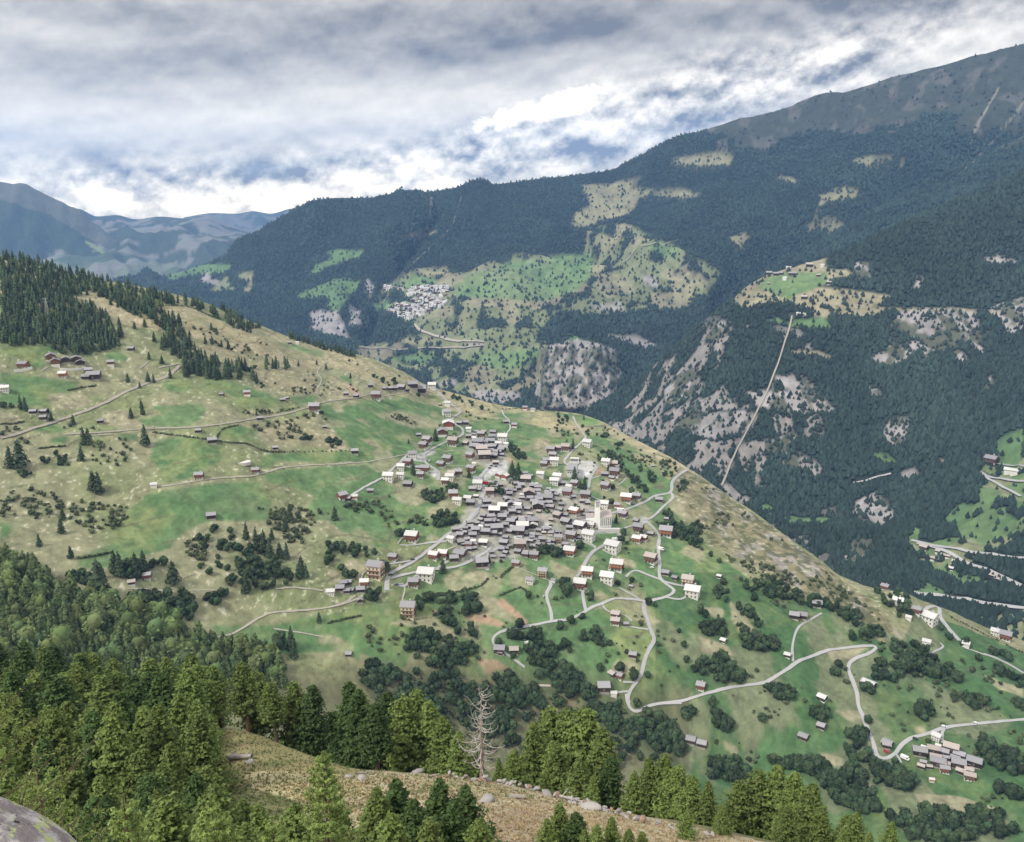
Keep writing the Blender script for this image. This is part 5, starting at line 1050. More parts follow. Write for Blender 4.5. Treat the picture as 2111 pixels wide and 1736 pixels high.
# --- broadleaf clumps
BC = [('q1', '990,150 1150,130 1380,200 1400,310 1480,340 1560,395 1440,445 1380,500 1200,470 1110,555 1040,530 1100,430 1180,360 1060,385 1000,340 1140,265 1000,240', 75), ('q1', '360,375 460,375 450,440 375,425', 12), ('q1', '580,320 840,330 830,355 700,400 620,425 590,405', 30), ('q1', '640,480 780,460 940,480 1020,570 980,610 850,590 780,550 660,530', 60), ('q1', '1020,0 1400,-20 1380,60 1280,100', 0), ('q1', '1640,270 1760,230 1760,280 1660,290', 8), ('q1', '1160,330 1400,310 1450,380 1300,400', 25),
    ('q2', '440,650 600,690 800,750 810,810 700,870 560,870 500,830 420,760', 85), ('q2', '190,810 300,850 420,900 560,960 640,1100 560,1120 450,1000 350,1010 220,930', 45), ('q2', '880,890 1000,910 1110,960 1120,1050 1000,1060 900,1020', 40), ('q2', '640,960 900,1000 960,1100 980,1240 820,1150 700,1080', 40), ('q2', '1330,1030 1500,1100 1650,1140 1830,1200 1830,1310 1600,1230 1500,1200 1380,1090', 70),
    ('q2', '980,640 1120,650 1130,720 1010,710', 14), ('q2', '1040,760 1240,730 1290,800 1150,810 1120,850 1040,830', 30), ('q2', '1320,650 1440,690 1430,745 1310,710', 14), ('q2', '1130,850 1200,830 1330,910 1400,970 1400,1010 1320,1020 1250,1010 1150,930', 50), ('q2', '1180,310 1330,290 1340,200 1240,160 1180,200', 0),
    ('q2', '530,490 570,490 580,560 540,550', 6), ('q2', '605,480 700,490 690,530 610,535', 7), ('q2', '720,490 800,480 800,540 730,545', 9), ('q2', '600,570 650,565 695,650 640,650', 9), ('q2', '40,230 120,230 130,270 40,270', 6), ('q2', '150,240 280,250 280,300 160,300', 12), ('q2', '380,160 450,160 450,190 380,190', 5), ('q2', '570,90 640,70 640,140 580,150', 10), ('q2', '40,290 100,330 190,400 130,400 20,330', 9), ('q2', '220,470 290,480 300,520 220,520', 8), ('q2', '520,0 600,0 560,10', 0),
    ('v2', '100,470 270,550 260,640 160,610 90,510', 20), ('v2', '1000,540 1130,540 1300,610 1300,745 1230,700 1040,650', 40), ('v2', '1320,740 1450,820 1560,950 1540,1000 1420,910 1320,790', 26), ('v2', '1440,680 1580,760 1700,860 1600,880 1480,760', 14), ('v2', '1840,840 1990,850 1960,1000 1850,960', 16), ('v2', '1700,640 1860,600 1860,760 1760,850 1700,760', 12), ('v2', '1580,1240 1700,1330 1900,1290 2120,1400 2120,1570 1900,1440 1700,1380', 50), ('v2', '1720,1160 1840,1150 1850,1260 1760,1280', 10), ('v2', '610,160 760,190 690,280 620,270', 14), ('v2', '780,250 880,260 860,360 800,330', 8), ('v2', '870,300 940,370 910,390', 5), ('v2', '1010,350 1140,360 1130,425 1020,415', 9), ('v2', '1080,1030 1190,1080 1190,1140 1100,1080', 9), ('v2', '1250,430 1310,430 1320,480 1250,480', 4), ('v2', '1200,470 1260,480 1240,540', 4), ('v2', '1250,1340 1500,1380 1440,1400 1260,1400', 6), ('v2', '380,1540 640,1600 620,1680 420,1640', 20),
    ('v1', '1190,245 1430,330 1420,375 1250,320', 14), ('v1', '1490,350 1590,400 1580,425 1500,400', 6), ('v1', '470,90 640,150 760,90 755,210 600,200 500,150', 18), ('v1', '1000,1300 1220,1310 1210,1390 1100,1440 990,1390', 26), ('v1', '1700,1240 1870,1320 1850,1370 1700,1290', 14), ('v1', '1230,1240 1380,1240 1380,1300 1240,1310', 8), ('v1', '1900,800 2080,900 2090,990 2000,970 1920,880', 20), ('v1', '1100,1600 1180,1530 1380,1510 1380,1650 1120,1690', 22), ('v1', '-5,770 130,760 150,850 0,850', 12), ('v1', '1930,1080 2030,1080 2030,1200 1940,1200', 8),
    ('q3', '0,130 180,120 200,260 340,330 300,340 160,240 0,180', 40), ('q3', '380,410 560,410 700,490 900,530 1040,630 1130,690 1100,695 950,640 830,570 650,520 500,490 400,470', 95), ('q3', '250,450 330,460 320,520 260,510', 9), ('q3', '190,630 300,640 340,700 370,690 560,710 590,765 500,780 380,750 290,710 200,690', 50), ('q3', '360,520 430,560 530,670 480,670 380,590', 16), ('q3', '190,800 300,800 410,895 400,945 250,935 190,890', 45), ('q3', '490,940 560,925 640,1000 645,1055 520,980', 20), ('q3', '1080,800 1260,860 1270,905 1160,935 1060,920', 24),
    ('q3', '1140,720 1300,730 1420,810 1500,910 1480,955 1320,890 1200,850', 55), ('q3', '1380,600 1500,700 1620,770 1700,860 1560,830 1420,720', 16), ('q3', '1620,750 1720,770 1827,870 1827,970 1700,900', 30), ('q3', '740,1070 840,1080 830,1150 760,1150', 12), ('q3', '1280,1060 1380,1060 1370,1130 1300,1130', 11), ('q3', '1430,1010 1640,1010 1650,1050 1580,1060', 10), ('q3', '1750,1020 1827,1030 1810,1060', 3), ('q3', '220,1320 430,1340 450,1440 230,1420', 26), ('q3', '500,1340 740,1320 900,1370 1020,1440 1100,1570 1060,1610 900,1570 800,1460 780,1390 600,1390', 110), ('q3', '900,1200 1000,1180 1080,1260 1200,1380 1300,1440 1250,1490 1050,1440 940,1390 920,1260', 70), ('q3', '1130,1590 1220,1600 1250,1690 1140,1650', 10), ('q3', '1300,1570 1700,1590 1780,1700 1400,1745 1250,1720', 90), ('q3', '1590,1220 1670,1240 1640,1290 1600,1280', 9), ('q3', '1600,1300 1827,1310 1827,1400 1720,1390', 34), ('q3', '250,1090 330,1080 340,1200 260,1200', 16), ('q3', '90,1070 150,1070 150,1120 90,1120', 6), ('q3', '-5,1170 60,1180 100,1280 0,1270', 14), ('q3', '940,670 1060,680 1060,720 950,715', 10), ('q3', '900,750 940,750 940,800 900,800', 3), ('q3', '120,820 180,820 180,880 130,880', 5), ('q3', '850,830 890,840 880,900 850,890', 5), ('q3', '1000,960 1060,970 1040,1010', 4), ('q3', '1050,440 1220,470 1300,620 1180,600 1100,520', 24), ('q3', '120,860 60,640 110,700', 4), ('q3', '1660,1480 1827,1480 1827,1540', 10), ('q3', '200,550 160,600 240,620', 3),
    ('c3', '1700,1155 1830,1155 1830,1185 1700,1180', 9), ('c3', '1910,1170 2000,1170 2000,1220 1910,1215', 6), ('c3', '240,1255 410,1255 400,1325 250,1320', 14), ('c3', '0,970 90,970 80,1010 10,1000', 6), ('c3', '110,1350 190,1350 180,1400 120,1400', 5), ('c3', '1410,730 1500,740 1500,780 1420,770', 4), ('c3', '1490,840 1550,850 1550,880', 4)]
allb = []
for k, s, n in BC:
    if n: allb += sample([(k, s)], int(n * (0.95 if k == 'q3' else 1.05)), min_d=5)
allb += sample([('D', '760,1370 1000,1400 1330,1460 1420,1540 1380,1600 1100,1560 840,1480 740,1420')], 150, min_d=8)
def near_shape(v): return 0.48 + 0.32 * min(1, max(0, (v - 950) / 500))
def off_road(u, v):
    return all(not (abs(u - q[:, 0].mean()) < 500) or (seg_d(np.array([u, u, u]), np.array([v, v - 5, v - 10]), [tuple(p) for p in q]).min() > 4.5) for q in RLP)
RLP = [q for q in RLINES['B'] if len(q) > 1]
allb = [t for t in allb if off_road(t[0], t[1])]
random.Random(8).shuffle(allb); allb.sort(key=lambda t: 0 if t[1] > 1150 else 1); it = []
NBR = single('1240,455,15 1375,500,8 1055,770,0 985,740,0', 'q2')[:2] + single('700,590,13 300,615,7 960,640,7 640,940,9 870,830,6 745,880,9 1570,690,8 1640,700,5 1390,440,6 1250,480,6 1270,1380,9 1410,1480,11 1060,900,0 740,880,9 880,880,0', 'v4')[:12] + single('575,620,12 350,860,0 1400,700,14', 'q1')[:1] + single('800,570,11 970,700,11 905,740,8 1015,650,10 1110,905,9 1470,735,6 770,690,8 790,700,6 765,660,8 700,680,7 510,560,9 500,520,8 650,555,6 1000,1010,10 1420,860,7 1660,900,7 980,800,6', 'q2') + single('1535,1060,12 1480,1060,10 1450,1080,10', 'v3') + single('580,620,12 460,680,0', 'v3')[:1] + single('1620,440,9 950,300,7 1250,150,10 1350,130,8 560,260,0', 'v1')[:4] + single('2100,1140,10 1700,1030,7', 'wC') + single('330,960,10 1250,650,9 1210,840,9', 'wG') + single('240,1045,9 1030,1130,8 300,430,8 70,850,3 500,1120,8 1200,420,9 460,510,9 1290,1100,10', 'q3')
it = []
for u, v, h in NBR + [(575, 1330, 13)]:
    P = gB.pix(u, v)
    if P is not None: it.append((u, v, plant('broad', u, v, P, (h or 9) * 1.0, '', 'single broadleaf trees on the hillside')))
rank_label(it, 'single round dark green tree', '')
it = []
for u, v, P in allb[:240]: it.append((u, v, plant('broad', u, v, P, random.uniform(8, 14) * near_shape(v), '', 'broadleaf trees in clumps on the hillside')))
rank_label(it, 'dark green clump tree', '')
bulk('copse', [(P, random.uniform(7, 13) * near_shape(v) * 0.52) for u, v, P in allb[240:]], LITE_B, M_BROAD)
# --- bushes
BP = [('c3', '0,1200 850,1180 900,1330 820,1500 700,1640 0,1640', 130), ('c3', '1400,990 1900,1010 2050,1240 1550,1230 1430,1060', 110), ('c3', '1060,460 1500,560 2100,700 2100,920 1700,920 1450,780 1200,640', 90), ('c3', '0,1090 900,1100 900,1180 0,1200', 50), ('q1', '1180,50 1827,20 1827,300 1560,300 1380,140', 150), ('q1', '380,60 700,20 500,300 380,300', 45), ('q1', '860,200 1060,200 1040,420 860,380', 40), ('v1', '500,470 1150,540 1150,640 600,560', 30), ('v1', '1150,560 1450,620 1480,760 1250,760', 22), ('v1', '680,1350 1400,1430 1100,1680 0,1680 0,1540', 50),
    ('D', '960,820 1240,875 1400,960 1560,1070 1700,1180 1830,1290 1700,1240 1540,1180 1440,1100 1380,1000 1200,900 960,860', 260), ('D', '1440,1120 1700,1230 1840,1330 1760,1330 1560,1230', 70), ('D', '960,940 1200,950 1200,1160 930,1160', 60), ('D', '1130,860 1380,940 1380,1010 1200,990 1060,900', 70), ('D', '1340,1180 1760,1300 2111,1500 2111,1730 1480,1560 1340,1400', 150), ('D', '430,1250 1000,1230 1000,1380 740,1380', 80), ('D', '740,1380 1400,1480 1400,1600 900,1560', 240), ('D', '1060,1160 1340,1160 1330,1380 1020,1330', 50), ('D', '1900,1260 2111,1350 2111,1500 1880,1400', 60), ('D', '1000,1140 1300,1060 1300,1180 1010,1200', 30)]
bl = []
for k, s, n in BP:
    q = sample([(k, s)], n * 3, min_d=4); m_ = [fbm(np.array([t[2].x / 45]), np.array([t[2].y / 45]), 303, 3)[0] for t in q]; q = [t for _, t in sorted(zip(m_, q), key=lambda z: -z[0])][:n]; bl += q
bl = [t for t in bl if off_road(t[0], t[1])]
random.Random(9).shuffle(bl); it = []
for u, v, P in bl[:230]: it.append((u, v, plant('bush', u, v, P, random.uniform(1.3, 3.6), '', 'bushes on the hillside')))
rank_label(it, 'small dark green bush', '')
bulk('shrubbery', [(P, random.uniform(0.9, 3.0)) for u, v, P in bl[230:]], [shrubby(3, 26, 0.34, 190 + i, squash=0.7) for i in range(4)], M_BUSH)
# --- hedges and terrace walls drawn as dark lines of shrubs
HG = [('c3', '400,885 470,870 560,858'), ('c3', '10,1080 80,1080 140,1065'), ('c3', '900,1130 1050,1150 1200,1170 1350,1190 1450,1200 1560,1240 1700,1245 2050,1240'), ('v3', '1080,870 1290,860 1440,830 1600,790 1690,710'), ('v3', '1150,890 1350,870'), ('q1', '400,300 560,270'), ('q1', '560,130 650,90'), ('v4', '0,590 100,550 220,510 300,570'), ('v4', '60,350 140,280'), ('c3', '1270,1165 1310,1110 1400,1090'), ('c3', '970,385 1100,392 1220,440 1300,470'), ('v3', '1930,600 1860,650 1820,700'), ('q3', '1460,600 1660,700 1827,780'), ('c3', '1480,1030 1640,1010 1750,985'), ('c3', '230,1225 380,1210'), ('v3', '-5,1180 200,1130 350,1100'), ('v2', '0,100 200,98 420,112 620,130')]
hp = []
for k, s in HG:
    q = smooth_line(PL(k, s), 14)
    for u, v in q:
        P = gB.pix(u + random.uniform(-1, 1), v + random.uniform(-.6, .6))
        if P is not None: hp.append((P, random.uniform(0.7, 1.6)))
bulk('hedge_line', hp, [shrubby(3, 20, 0.34, 196 + i, squash=0.7) for i in range(3)], M_BUSH)
# ================================================================ FAR FORESTS
def far_forest(name, G, u, v, mask, n, hgt, seed, mat):
    r = np.random.default_rng(seed)
    # choose cells in proportion to their area in the picture, so the wood stays evenly dense
    du = np.abs(np.gradient(u, axis=1)); dv = -np.gradient(v, axis=0)
    w = (du * np.clip(dv, 0.15, 20)) * mask * (u > -60) * (u < 2230) * (v > 80) * (v < 1420); w = w.reshape(-1); w /= w.sum()
    idx = r.choice(len(w), n, p=w, replace=True); P = G.reshape(-1, 3)[idx]
    nc = G.shape[1]; nx = G.reshape(-1, 3)[np.minimum(idx + 1, len(w) - 1)]; ny = G.reshape(-1, 3)[np.minimum(idx + nc, len(w) - 1)]
    P = P + (nx - P) * r.uniform(0, 1, (n, 1)) * ((np.abs(nx - P).sum(1) < 120)[:, None]) + (ny - P) * r.uniform(0, 1, (n, 1)) * ((np.abs(ny - P).sum(1) < 400)[:, None])
    dist = np.linalg.norm(P, axis=1)
    h = hgt * r.uniform(0.6, 1.35, n); wd = h * r.uniform(0.32, 0.55, n) * (1 + 0.25 * np.clip(dist / 3500 - 1, 0, 1))
    k = 5; ph = r.uniform(0, 6.28, n); V = np.empty((n, k + 1, 3)); col = np.empty((n, k + 1))
    for j in range(k):
        a = ph + 6.283 * j / k; q = wd * r.uniform(0.75, 1.2, n)
        V[:, j, 0] = P[:, 0] + q * np.cos(a); V[:, j, 1] = P[:, 1] + q * np.sin(a); V[:, j, 2] = P[:, 2] + h * r.uniform(0.05, 0.22, n)
    V[:, k] = P; V[:, k, 2] += h
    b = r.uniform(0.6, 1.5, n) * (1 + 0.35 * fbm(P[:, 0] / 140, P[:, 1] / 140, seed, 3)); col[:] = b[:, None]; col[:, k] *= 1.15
    F = np.empty((n, k, 3), int); base = (np.arange(n) * (k + 1))[:, None]
    for j in range(k): F[:, j, 0] = base[:, 0] + j; F[:, j, 1] = base[:, 0] + (j + 1) % k; F[:, j, 2] = base[:, 0] + k
    me = np_mesh(name, V.reshape(-1, 3), F.reshape(-1, 3), [mat], col.reshape(-1, 1) * np.ones((1, 3))); o = bpy.data.objects.new(name, me); C.objects.link(o); o['kind'] = 'stuff'; return o
M_FAR = leaf_mat('far_wood', (0.023, 0.040, 0.031), 0.0, 0.0)
nvg = fbm(GC[..., 0] / 34, GC[..., 1] / 60, 102, 4) * 0.8 + fbm(GC[..., 0] / 150, GC[..., 1] / 150, 101, 4) * 0.7
dC = forestC * 1.0 + (~forestC) * 0.14
gmC = (colC[..., 1] > colC[..., 0] * 1.25) & (~forestC); tmC = (colC[..., 0] > 0.28) & (~rockm); dC = np.where(gmC | tmC, 0.03, dC)
for q in RLINES['C']: dC = np.where(seg_d(uC, vC, [tuple(p) for p in q]) < 8, 0.0, dC)
far_forest('forest', GC, uC, vC, dC, 42000, 9.5, 301, M_FAR)
dE = (forestE & ~alp) * 1.0 + ((~forestE) & ~alp) * 0.10 + alp * 0.02
for q in RLINES['E']: dE = np.where(seg_d(uE, vE, [tuple(p) for p in q]) < 4.0, 0.0, dE)
far_forest('forest', GE, uE, vE, dE, 64000, 12.5, 302, M_FAR)
# the far village: hundreds of roofs a few pixels across
def far_village(n, seed):
    r = random.Random(seed); V, F, MI = [], [], []
    polys = [PL('h3', '550,120 900,100 1120,100 1180,180 1080,300 1130,420 1000,480 820,560 700,640 560,660 400,700 200,640 60,560 240,400 420,420 480,380 560,300 400,260 400,180'), PL('h3', '0,110 130,110 130,180 0,180'), PL('h3', '180,140 400,160 330,200 200,190')]
    c = 0; t = 0
    while c < n and t < n * 30:
        t += 1; p = polys[0] if r.random() < 0.93 else r.choice(polys[1:]); u = r.uniform(p[:, 0].min(), p[:, 0].max()); v = r.uniform(p[:, 1].min(), p[:, 1].max())
        if not inpoly(np.array([u]), np.array([v]), p)[0]: continue
        h = gE.pix(u, v)
        if h is None: continue
        L = r.uniform(9, 17); Wd = r.uniform(8, 12); z1 = r.uniform(5, 10); a = r.uniform(-0.5, 0.5); b = gable(L, Wd, -6, z1); k = len(V); ca, sa = math.cos(a), math.sin(a)
        V += [(x * ca - y * sa + h.x, x * sa + y * ca + h.y, z + h.z) for x, y, z in b[0]]; F += [tuple(i + k for i in q) for q in b[1]]
        w = r.choice((0, 0, 1, 2)); rf = r.choice((3, 3, 4)); MI += [w] * 5 + [rf] * 2; c += 1
    me = bpy.data.meshes.new('far_village'); me.from_pydata(V, [], F); [me.materials.append(MT[m]) for m in ('white', 'brown', 'grey', 'slate', 'pale')]; me.polygons.foreach_set('material_index', MI)
    o = bpy.data.objects.new('far_village_houses', me); C.objects.link(o); o['kind'] = 'stuff'
far_village(330, 4)
print('counts', cnt)
# ================================================================ FOREGROUND
def near_ground(u, r):
    d = rays(u, 1500); x, y = d[0] * r, d[1] * r; z = gA.z(x, y)
    return None if z is None else Vector((x, y, z))
LARCH = []
for i in range(7):
    H, Rr = 16.0, (3.3, 2.9, 3.7, 3.1, 3.5, 2.7, 3.4)[i]
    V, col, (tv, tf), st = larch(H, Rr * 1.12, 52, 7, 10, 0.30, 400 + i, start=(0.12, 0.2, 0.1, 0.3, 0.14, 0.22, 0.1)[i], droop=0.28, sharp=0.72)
    LARCH.append((np_mesh('crown', V, np.arange(len(V)).reshape(-1, 3), [M_LARCH], col), np_mesh('trunk', tv, tf, [M_BARK], smooth=True), H))
LT = []
for i in range(3):
    V, col, (tv, tf), st = larch(16.0, 3.9, 40, 7, 10, 0.30, 430 + i, start=0.40, droop=0.22, sharp=0.6, lean=(0.0, 0.035, -0.02)[i])
    LT.append((np_mesh('crown', V, np.arange(len(V)).reshape(-1, 3), [M_LARCH], col), np_mesh('trunk', tv, tf, [M_BARK], smooth=True), 16.0))
YL = []
for i in range(4):
    V, col, (tv, tf), st = larch(9.0, (2.2, 1.9, 2.5, 2.1)[i], 40, 7, 9, 0.20, 440 + i, start=0.05, droop=0.05, sharp=0.85)
    YL.append((np_mesh('crown', V, np.arange(len(V)).reshape(-1, 3), [M_LARCH], col), np_mesh('trunk', tv, tf, [M_BARK], smooth=True), 9.0))
M_LARCHD = leaf_mat('dark_larch_needles', (0.062, 0.105, 0.036))
def dark_copy(t):
    me = t[0].copy(); me.materials.clear(); me.materials.append(M_LARCHD); return (me, t[1], t[2])
LARCHD = [dark_copy(t) for t in LARCH]; YLD = [dark_copy(t) for t in YL]
NL = [0]
def larch_at(u, vt, r, label, group, fam=None, w=1.0, hmin=4.0, hmax=24, H=None, trunk=None):
    g = near_ground(u, r)
    if g is None: return None
    top = rays(u, vt)[2] * r; h = H or (top - g.z)
    h = min(max(h, hmin), hmax); R = random.Random(int(u * 17 + r * 31))
    fam = fam or (LARCH if h > 11 else YL); cm, tm, H0 = R.choice(fam)
    o = thing('larch_tree', label, 'larch', g, R.uniform(0, 6.28), group); s = h / H0; ws = s * w * R.uniform(0.88, 1.12); o.scale = (ws, ws, s)
    part('crown', cm, o); t_ = part('trunk', tm, o)
    if trunk: t_.data = tm.copy(); t_.data.materials.clear(); t_.data.materials.append(trunk)
    NL[0] += 1; return o
# the open stand behind the little clearing: trunks in view
for (u, vt, r, lab) in [(455, 1372, 168, 'tall larch with a bare dark trunk left of the leaning red trunk'), (510, 1368, 160, 'larch with a reddish trunk in the open stand by the clearing'), (540, 1385, 168, 'larch with dark trunk behind the reddish trunk'), (568, 1405, 143, 'front larch of the open stand, thick split trunk by the clearing'),
    (610, 1375, 165, 'dense larch just right of the open stand'), (648, 1378, 160, 'dark dense larch, second right of the open stand'), (690, 1352, 168, 'tall dark larch with its top against the pale meadow'), (722, 1385, 150, 'dark larch left of the bluish conical tree')]:
    larch_at(u, vt, r, lab, 'larches around the clearing', LT if u < 600 else (LARCH if u != 648 and u < 680 else LARCHD), 1.25, trunk=M_BARKR if u == 510 else None)
for (u, vt, r, lab) in [(742, 1420, 138, 'dark larch behind the bluish conical tree'), (775, 1450, 128, 'bluish green conical tree with tiers of drooping branches'), (803, 1428, 142, 'dark larch right of the bluish conical tree'), (835, 1436, 136, 'larch in the middle group above the wall'), (858, 1418, 146, 'tallest larch of the middle group above the wall'), (885, 1446, 136, 'larch right of the tallest one above the wall'),
    (915, 1478, 128, 'larch with sloping top left of the dead tree'), (945, 1508, 124, 'small larch close left of the dead tree'), (1028, 1562, 118, 'small larch just right of the dead tree'), (1062, 1545, 124, 'slim larch left of the broad larch clump'), (1100, 1490, 132, 'larch on the left edge of the broad clump'), (1132, 1445, 138, 'tall larch of the broad clump with two tops'), (1168, 1432, 136, 'tallest larch of the broad clump right of the dead tree'), (1205, 1462, 132, 'larch on the right shoulder of the broad clump'), (1240, 1500, 126, 'larch low on the right side of the broad clump'), (1262, 1560, 118, 'dark larch at the right foot of the broad clump'), (1150, 1530, 120, 'larch in front of the broad clump'), (1195, 1560, 114, 'small larch at the wall before the broad clump'), (1225, 1600, 108, 'young larch right behind the stone wall'),
    (1312, 1590, 116, 'larch on the left of the right hand group'), (1340, 1562, 122, 'larch with pointed top in the right hand group'), (1375, 1556, 122, 'tallest larch of the right hand group'), (1402, 1580, 116, 'larch right of the tallest in the right hand group'), (1435, 1600, 112, 'broad larch in the right hand group'), (1468, 1612, 110, 'larch at the right end of the right hand group'), (1500, 1660, 104, 'small larch where the dry slope ends'),
    (1535, 1612, 120, 'larch on the left of the far right group'), (1575, 1592, 122, 'larch with rounded top in the far right group'), (1612, 1580, 122, 'tallest larch of the far right group'), (1650, 1596, 118, 'larch second from the tallest in the far right group'), (1640, 1665, 104, 'pointed larch standing before the far right group'), (1690, 1620, 112, 'larch on the sloping right side of the far right group'), (1715, 1665, 106, 'small larch low in the far right group'), (1505, 1688, 96, 'conical larch beside the wall end'), (1428, 1696, 88, 'conical young larch at the lower edge of the dry slope'), (1788, 1680, 108, 'larch with pointed top near the bottom right'), (1762, 1712, 102, 'larch left of the pointed one at bottom right'), (1865, 1702, 104, 'light green larch tip at the bottom right edge'), (1820, 1722, 100, 'low larch between two tips at bottom right')]:
    fam = None
    if 'bluish' in lab or 'dark' in lab: fam = LARCHD
    larch_at(u, vt, r, lab, 'larches along the edge of the dry slope', fam, 1.38)
# young ones on the dry slope in front
for (u, vt, r, lab) in [(1157, 1657, 70, 'young conical larch right of the bench'), (1192, 1676, 68, 'dark young larch, second right of the bench'), (1130, 1690, 66, 'young larch low beside the bench slope'), (1237, 1702, 66, 'young larch between two larger ones below the wall'), (1268, 1685, 68, 'conical young larch in the middle of the front row'), (1305, 1710, 66, 'young larch right of the middle of the front row'), (1333, 1716, 68, 'small young larch at the right end of the front row'), (1210, 1712, 62, 'young larch at the bottom edge of the front row'),
    (903, 1607, 66, 'tall dark conifer shaped larch left of the bench'), (958, 1620, 66, 'dark larch nearest left of the bench'), (985, 1690, 60, 'low larch below the pale boulder'), (932, 1650, 62, 'larch squeezed between the two dark ones'), (812, 1607, 68, 'dark larch in front of the wall left of the bench'), (770, 1625, 66, 'larch with rounded top before the middle group'), (845, 1650, 60, 'larch in front of the dark pair'), (880, 1690, 55, 'light green larch at the bottom centre'), (800, 1680, 56, 'light green larch near the bottom left of centre')]:
    fam = YLD if 'dark' in lab else YL
    larch_at(u, vt, r, lab, 'young larches on the dry slope', fam, 1.5)
# filling the big larch wood on the left, rows from the far edge to the front
used = []; R = random.Random(77); WL = []
def wood(u0, u1, r0, r1, n, tops, md, label, group, fam=None, w=1.4):
    c = 0; t = 0
    while c < n and t < n * 40:
        t += 1; u = R.uniform(u0, u1); r = math.sqrt(R.uniform(r0 ** 2, r1 ** 2)); g = near_ground(u, r)
        if g is None or any((g.x - a) ** 2 + (g.y - b) ** 2 < md * md for a, b in used): continue
        if 415 < u < 770 and 84 < r < 158: continue
        h = R.uniform(*tops)
        uu, vv = project(np.array([g.x, g.y, g.z + h])[None]);
        vv = float(vv[0])
        # keep the clearing and the dry slope open to view
        if 440 < u < 760 and r < 84 and vv < 1585 + abs(u - 600) * 0.0: h = max(3.0, h * 0.6); vv = float(project(np.array([g.x, g.y, g.z + h])[None])[1][0])
        if 440 < u < 760 and r < 84 and vv < 1560: continue
        used.append((g.x, g.y)); f = fam or (LARCH if h > 11 else YL)
        if R.random() < 0.3: f = LARCHD if h > 11 else YLD
        o_ = larch_at(u, vv, r, label, group, f, w, 3, 24, H=h); WL.append((u, vv, o_, label)) if o_ is not None else None; c += 1
wood(-60, 440, 170, 262, 62, (14, 20), 6.5, 'larch in the back rows of the big wood at lower left', 'larches of the back rows at lower left')
wood(-80, 420, 105, 170, 46, (13, 19), 6.0, 'larch in the middle of the big wood at lower left', 'larches in the middle of the lower left wood')
wood(-60, 430, 58, 105, 40, (8, 13), 4.8, 'larch in the front rows of the big wood at lower left', 'larches of the front rows at lower left', None, 1.5)
wood(330, 780, 46, 76, 30, (6, 9.5), 3.8, 'young larch in the thicket below the clearing', 'young larches of the thicket', YL, 1.6)
wood(0, 420, 36, 60, 14, (6, 9), 4.2, 'light green young larch near the bottom left edge', 'young larches near the rock', YL, 1.5)
wood(700, 1000, 140, 175, 14, (10, 14), 6, 'larch standing behind the middle group', 'larches behind the middle group')
wood(1050, 1800, 125, 165, 26, (9, 13), 6, 'larch half hidden on the slope behind the edge trees', 'larches half hidden behind the edge')
LMS = LMT; LMT = [((40, 1640), 'the lichen rock'), ((600, 1540), 'the little clearing'), ((10, 1380), 'the left edge of view'), ((280, 1370), 'the hollow forest'), ((200, 1520), 'the middle of the wood'), ((400, 1470), 'the fallen stump'), ((350, 1640), 'the bottom left thicket'), ((700, 1640), 'the open topped young larch'), ((1150, 1500), 'the broad larch clump'), ((1600, 1620), 'the far right group')]
for lb in sorted(set(t[3] for t in WL)):
    short = lb.split(' in ')[0].split(' standing')[0].split(' half')[0].split(' near')[0]; where = 'back row' if 'back' in lb else 'mid wood' if 'middle of' in lb else 'front row' if 'front' in lb else 'thicket' if 'thicket' in lb else 'rockside' if 'bottom' in lb else 'slope edge' if 'half' in lb else 'hidden'
    rank_label([t[:3] for t in WL if t[3] == lb], f'{where} {short}', '')
LMT = LMS
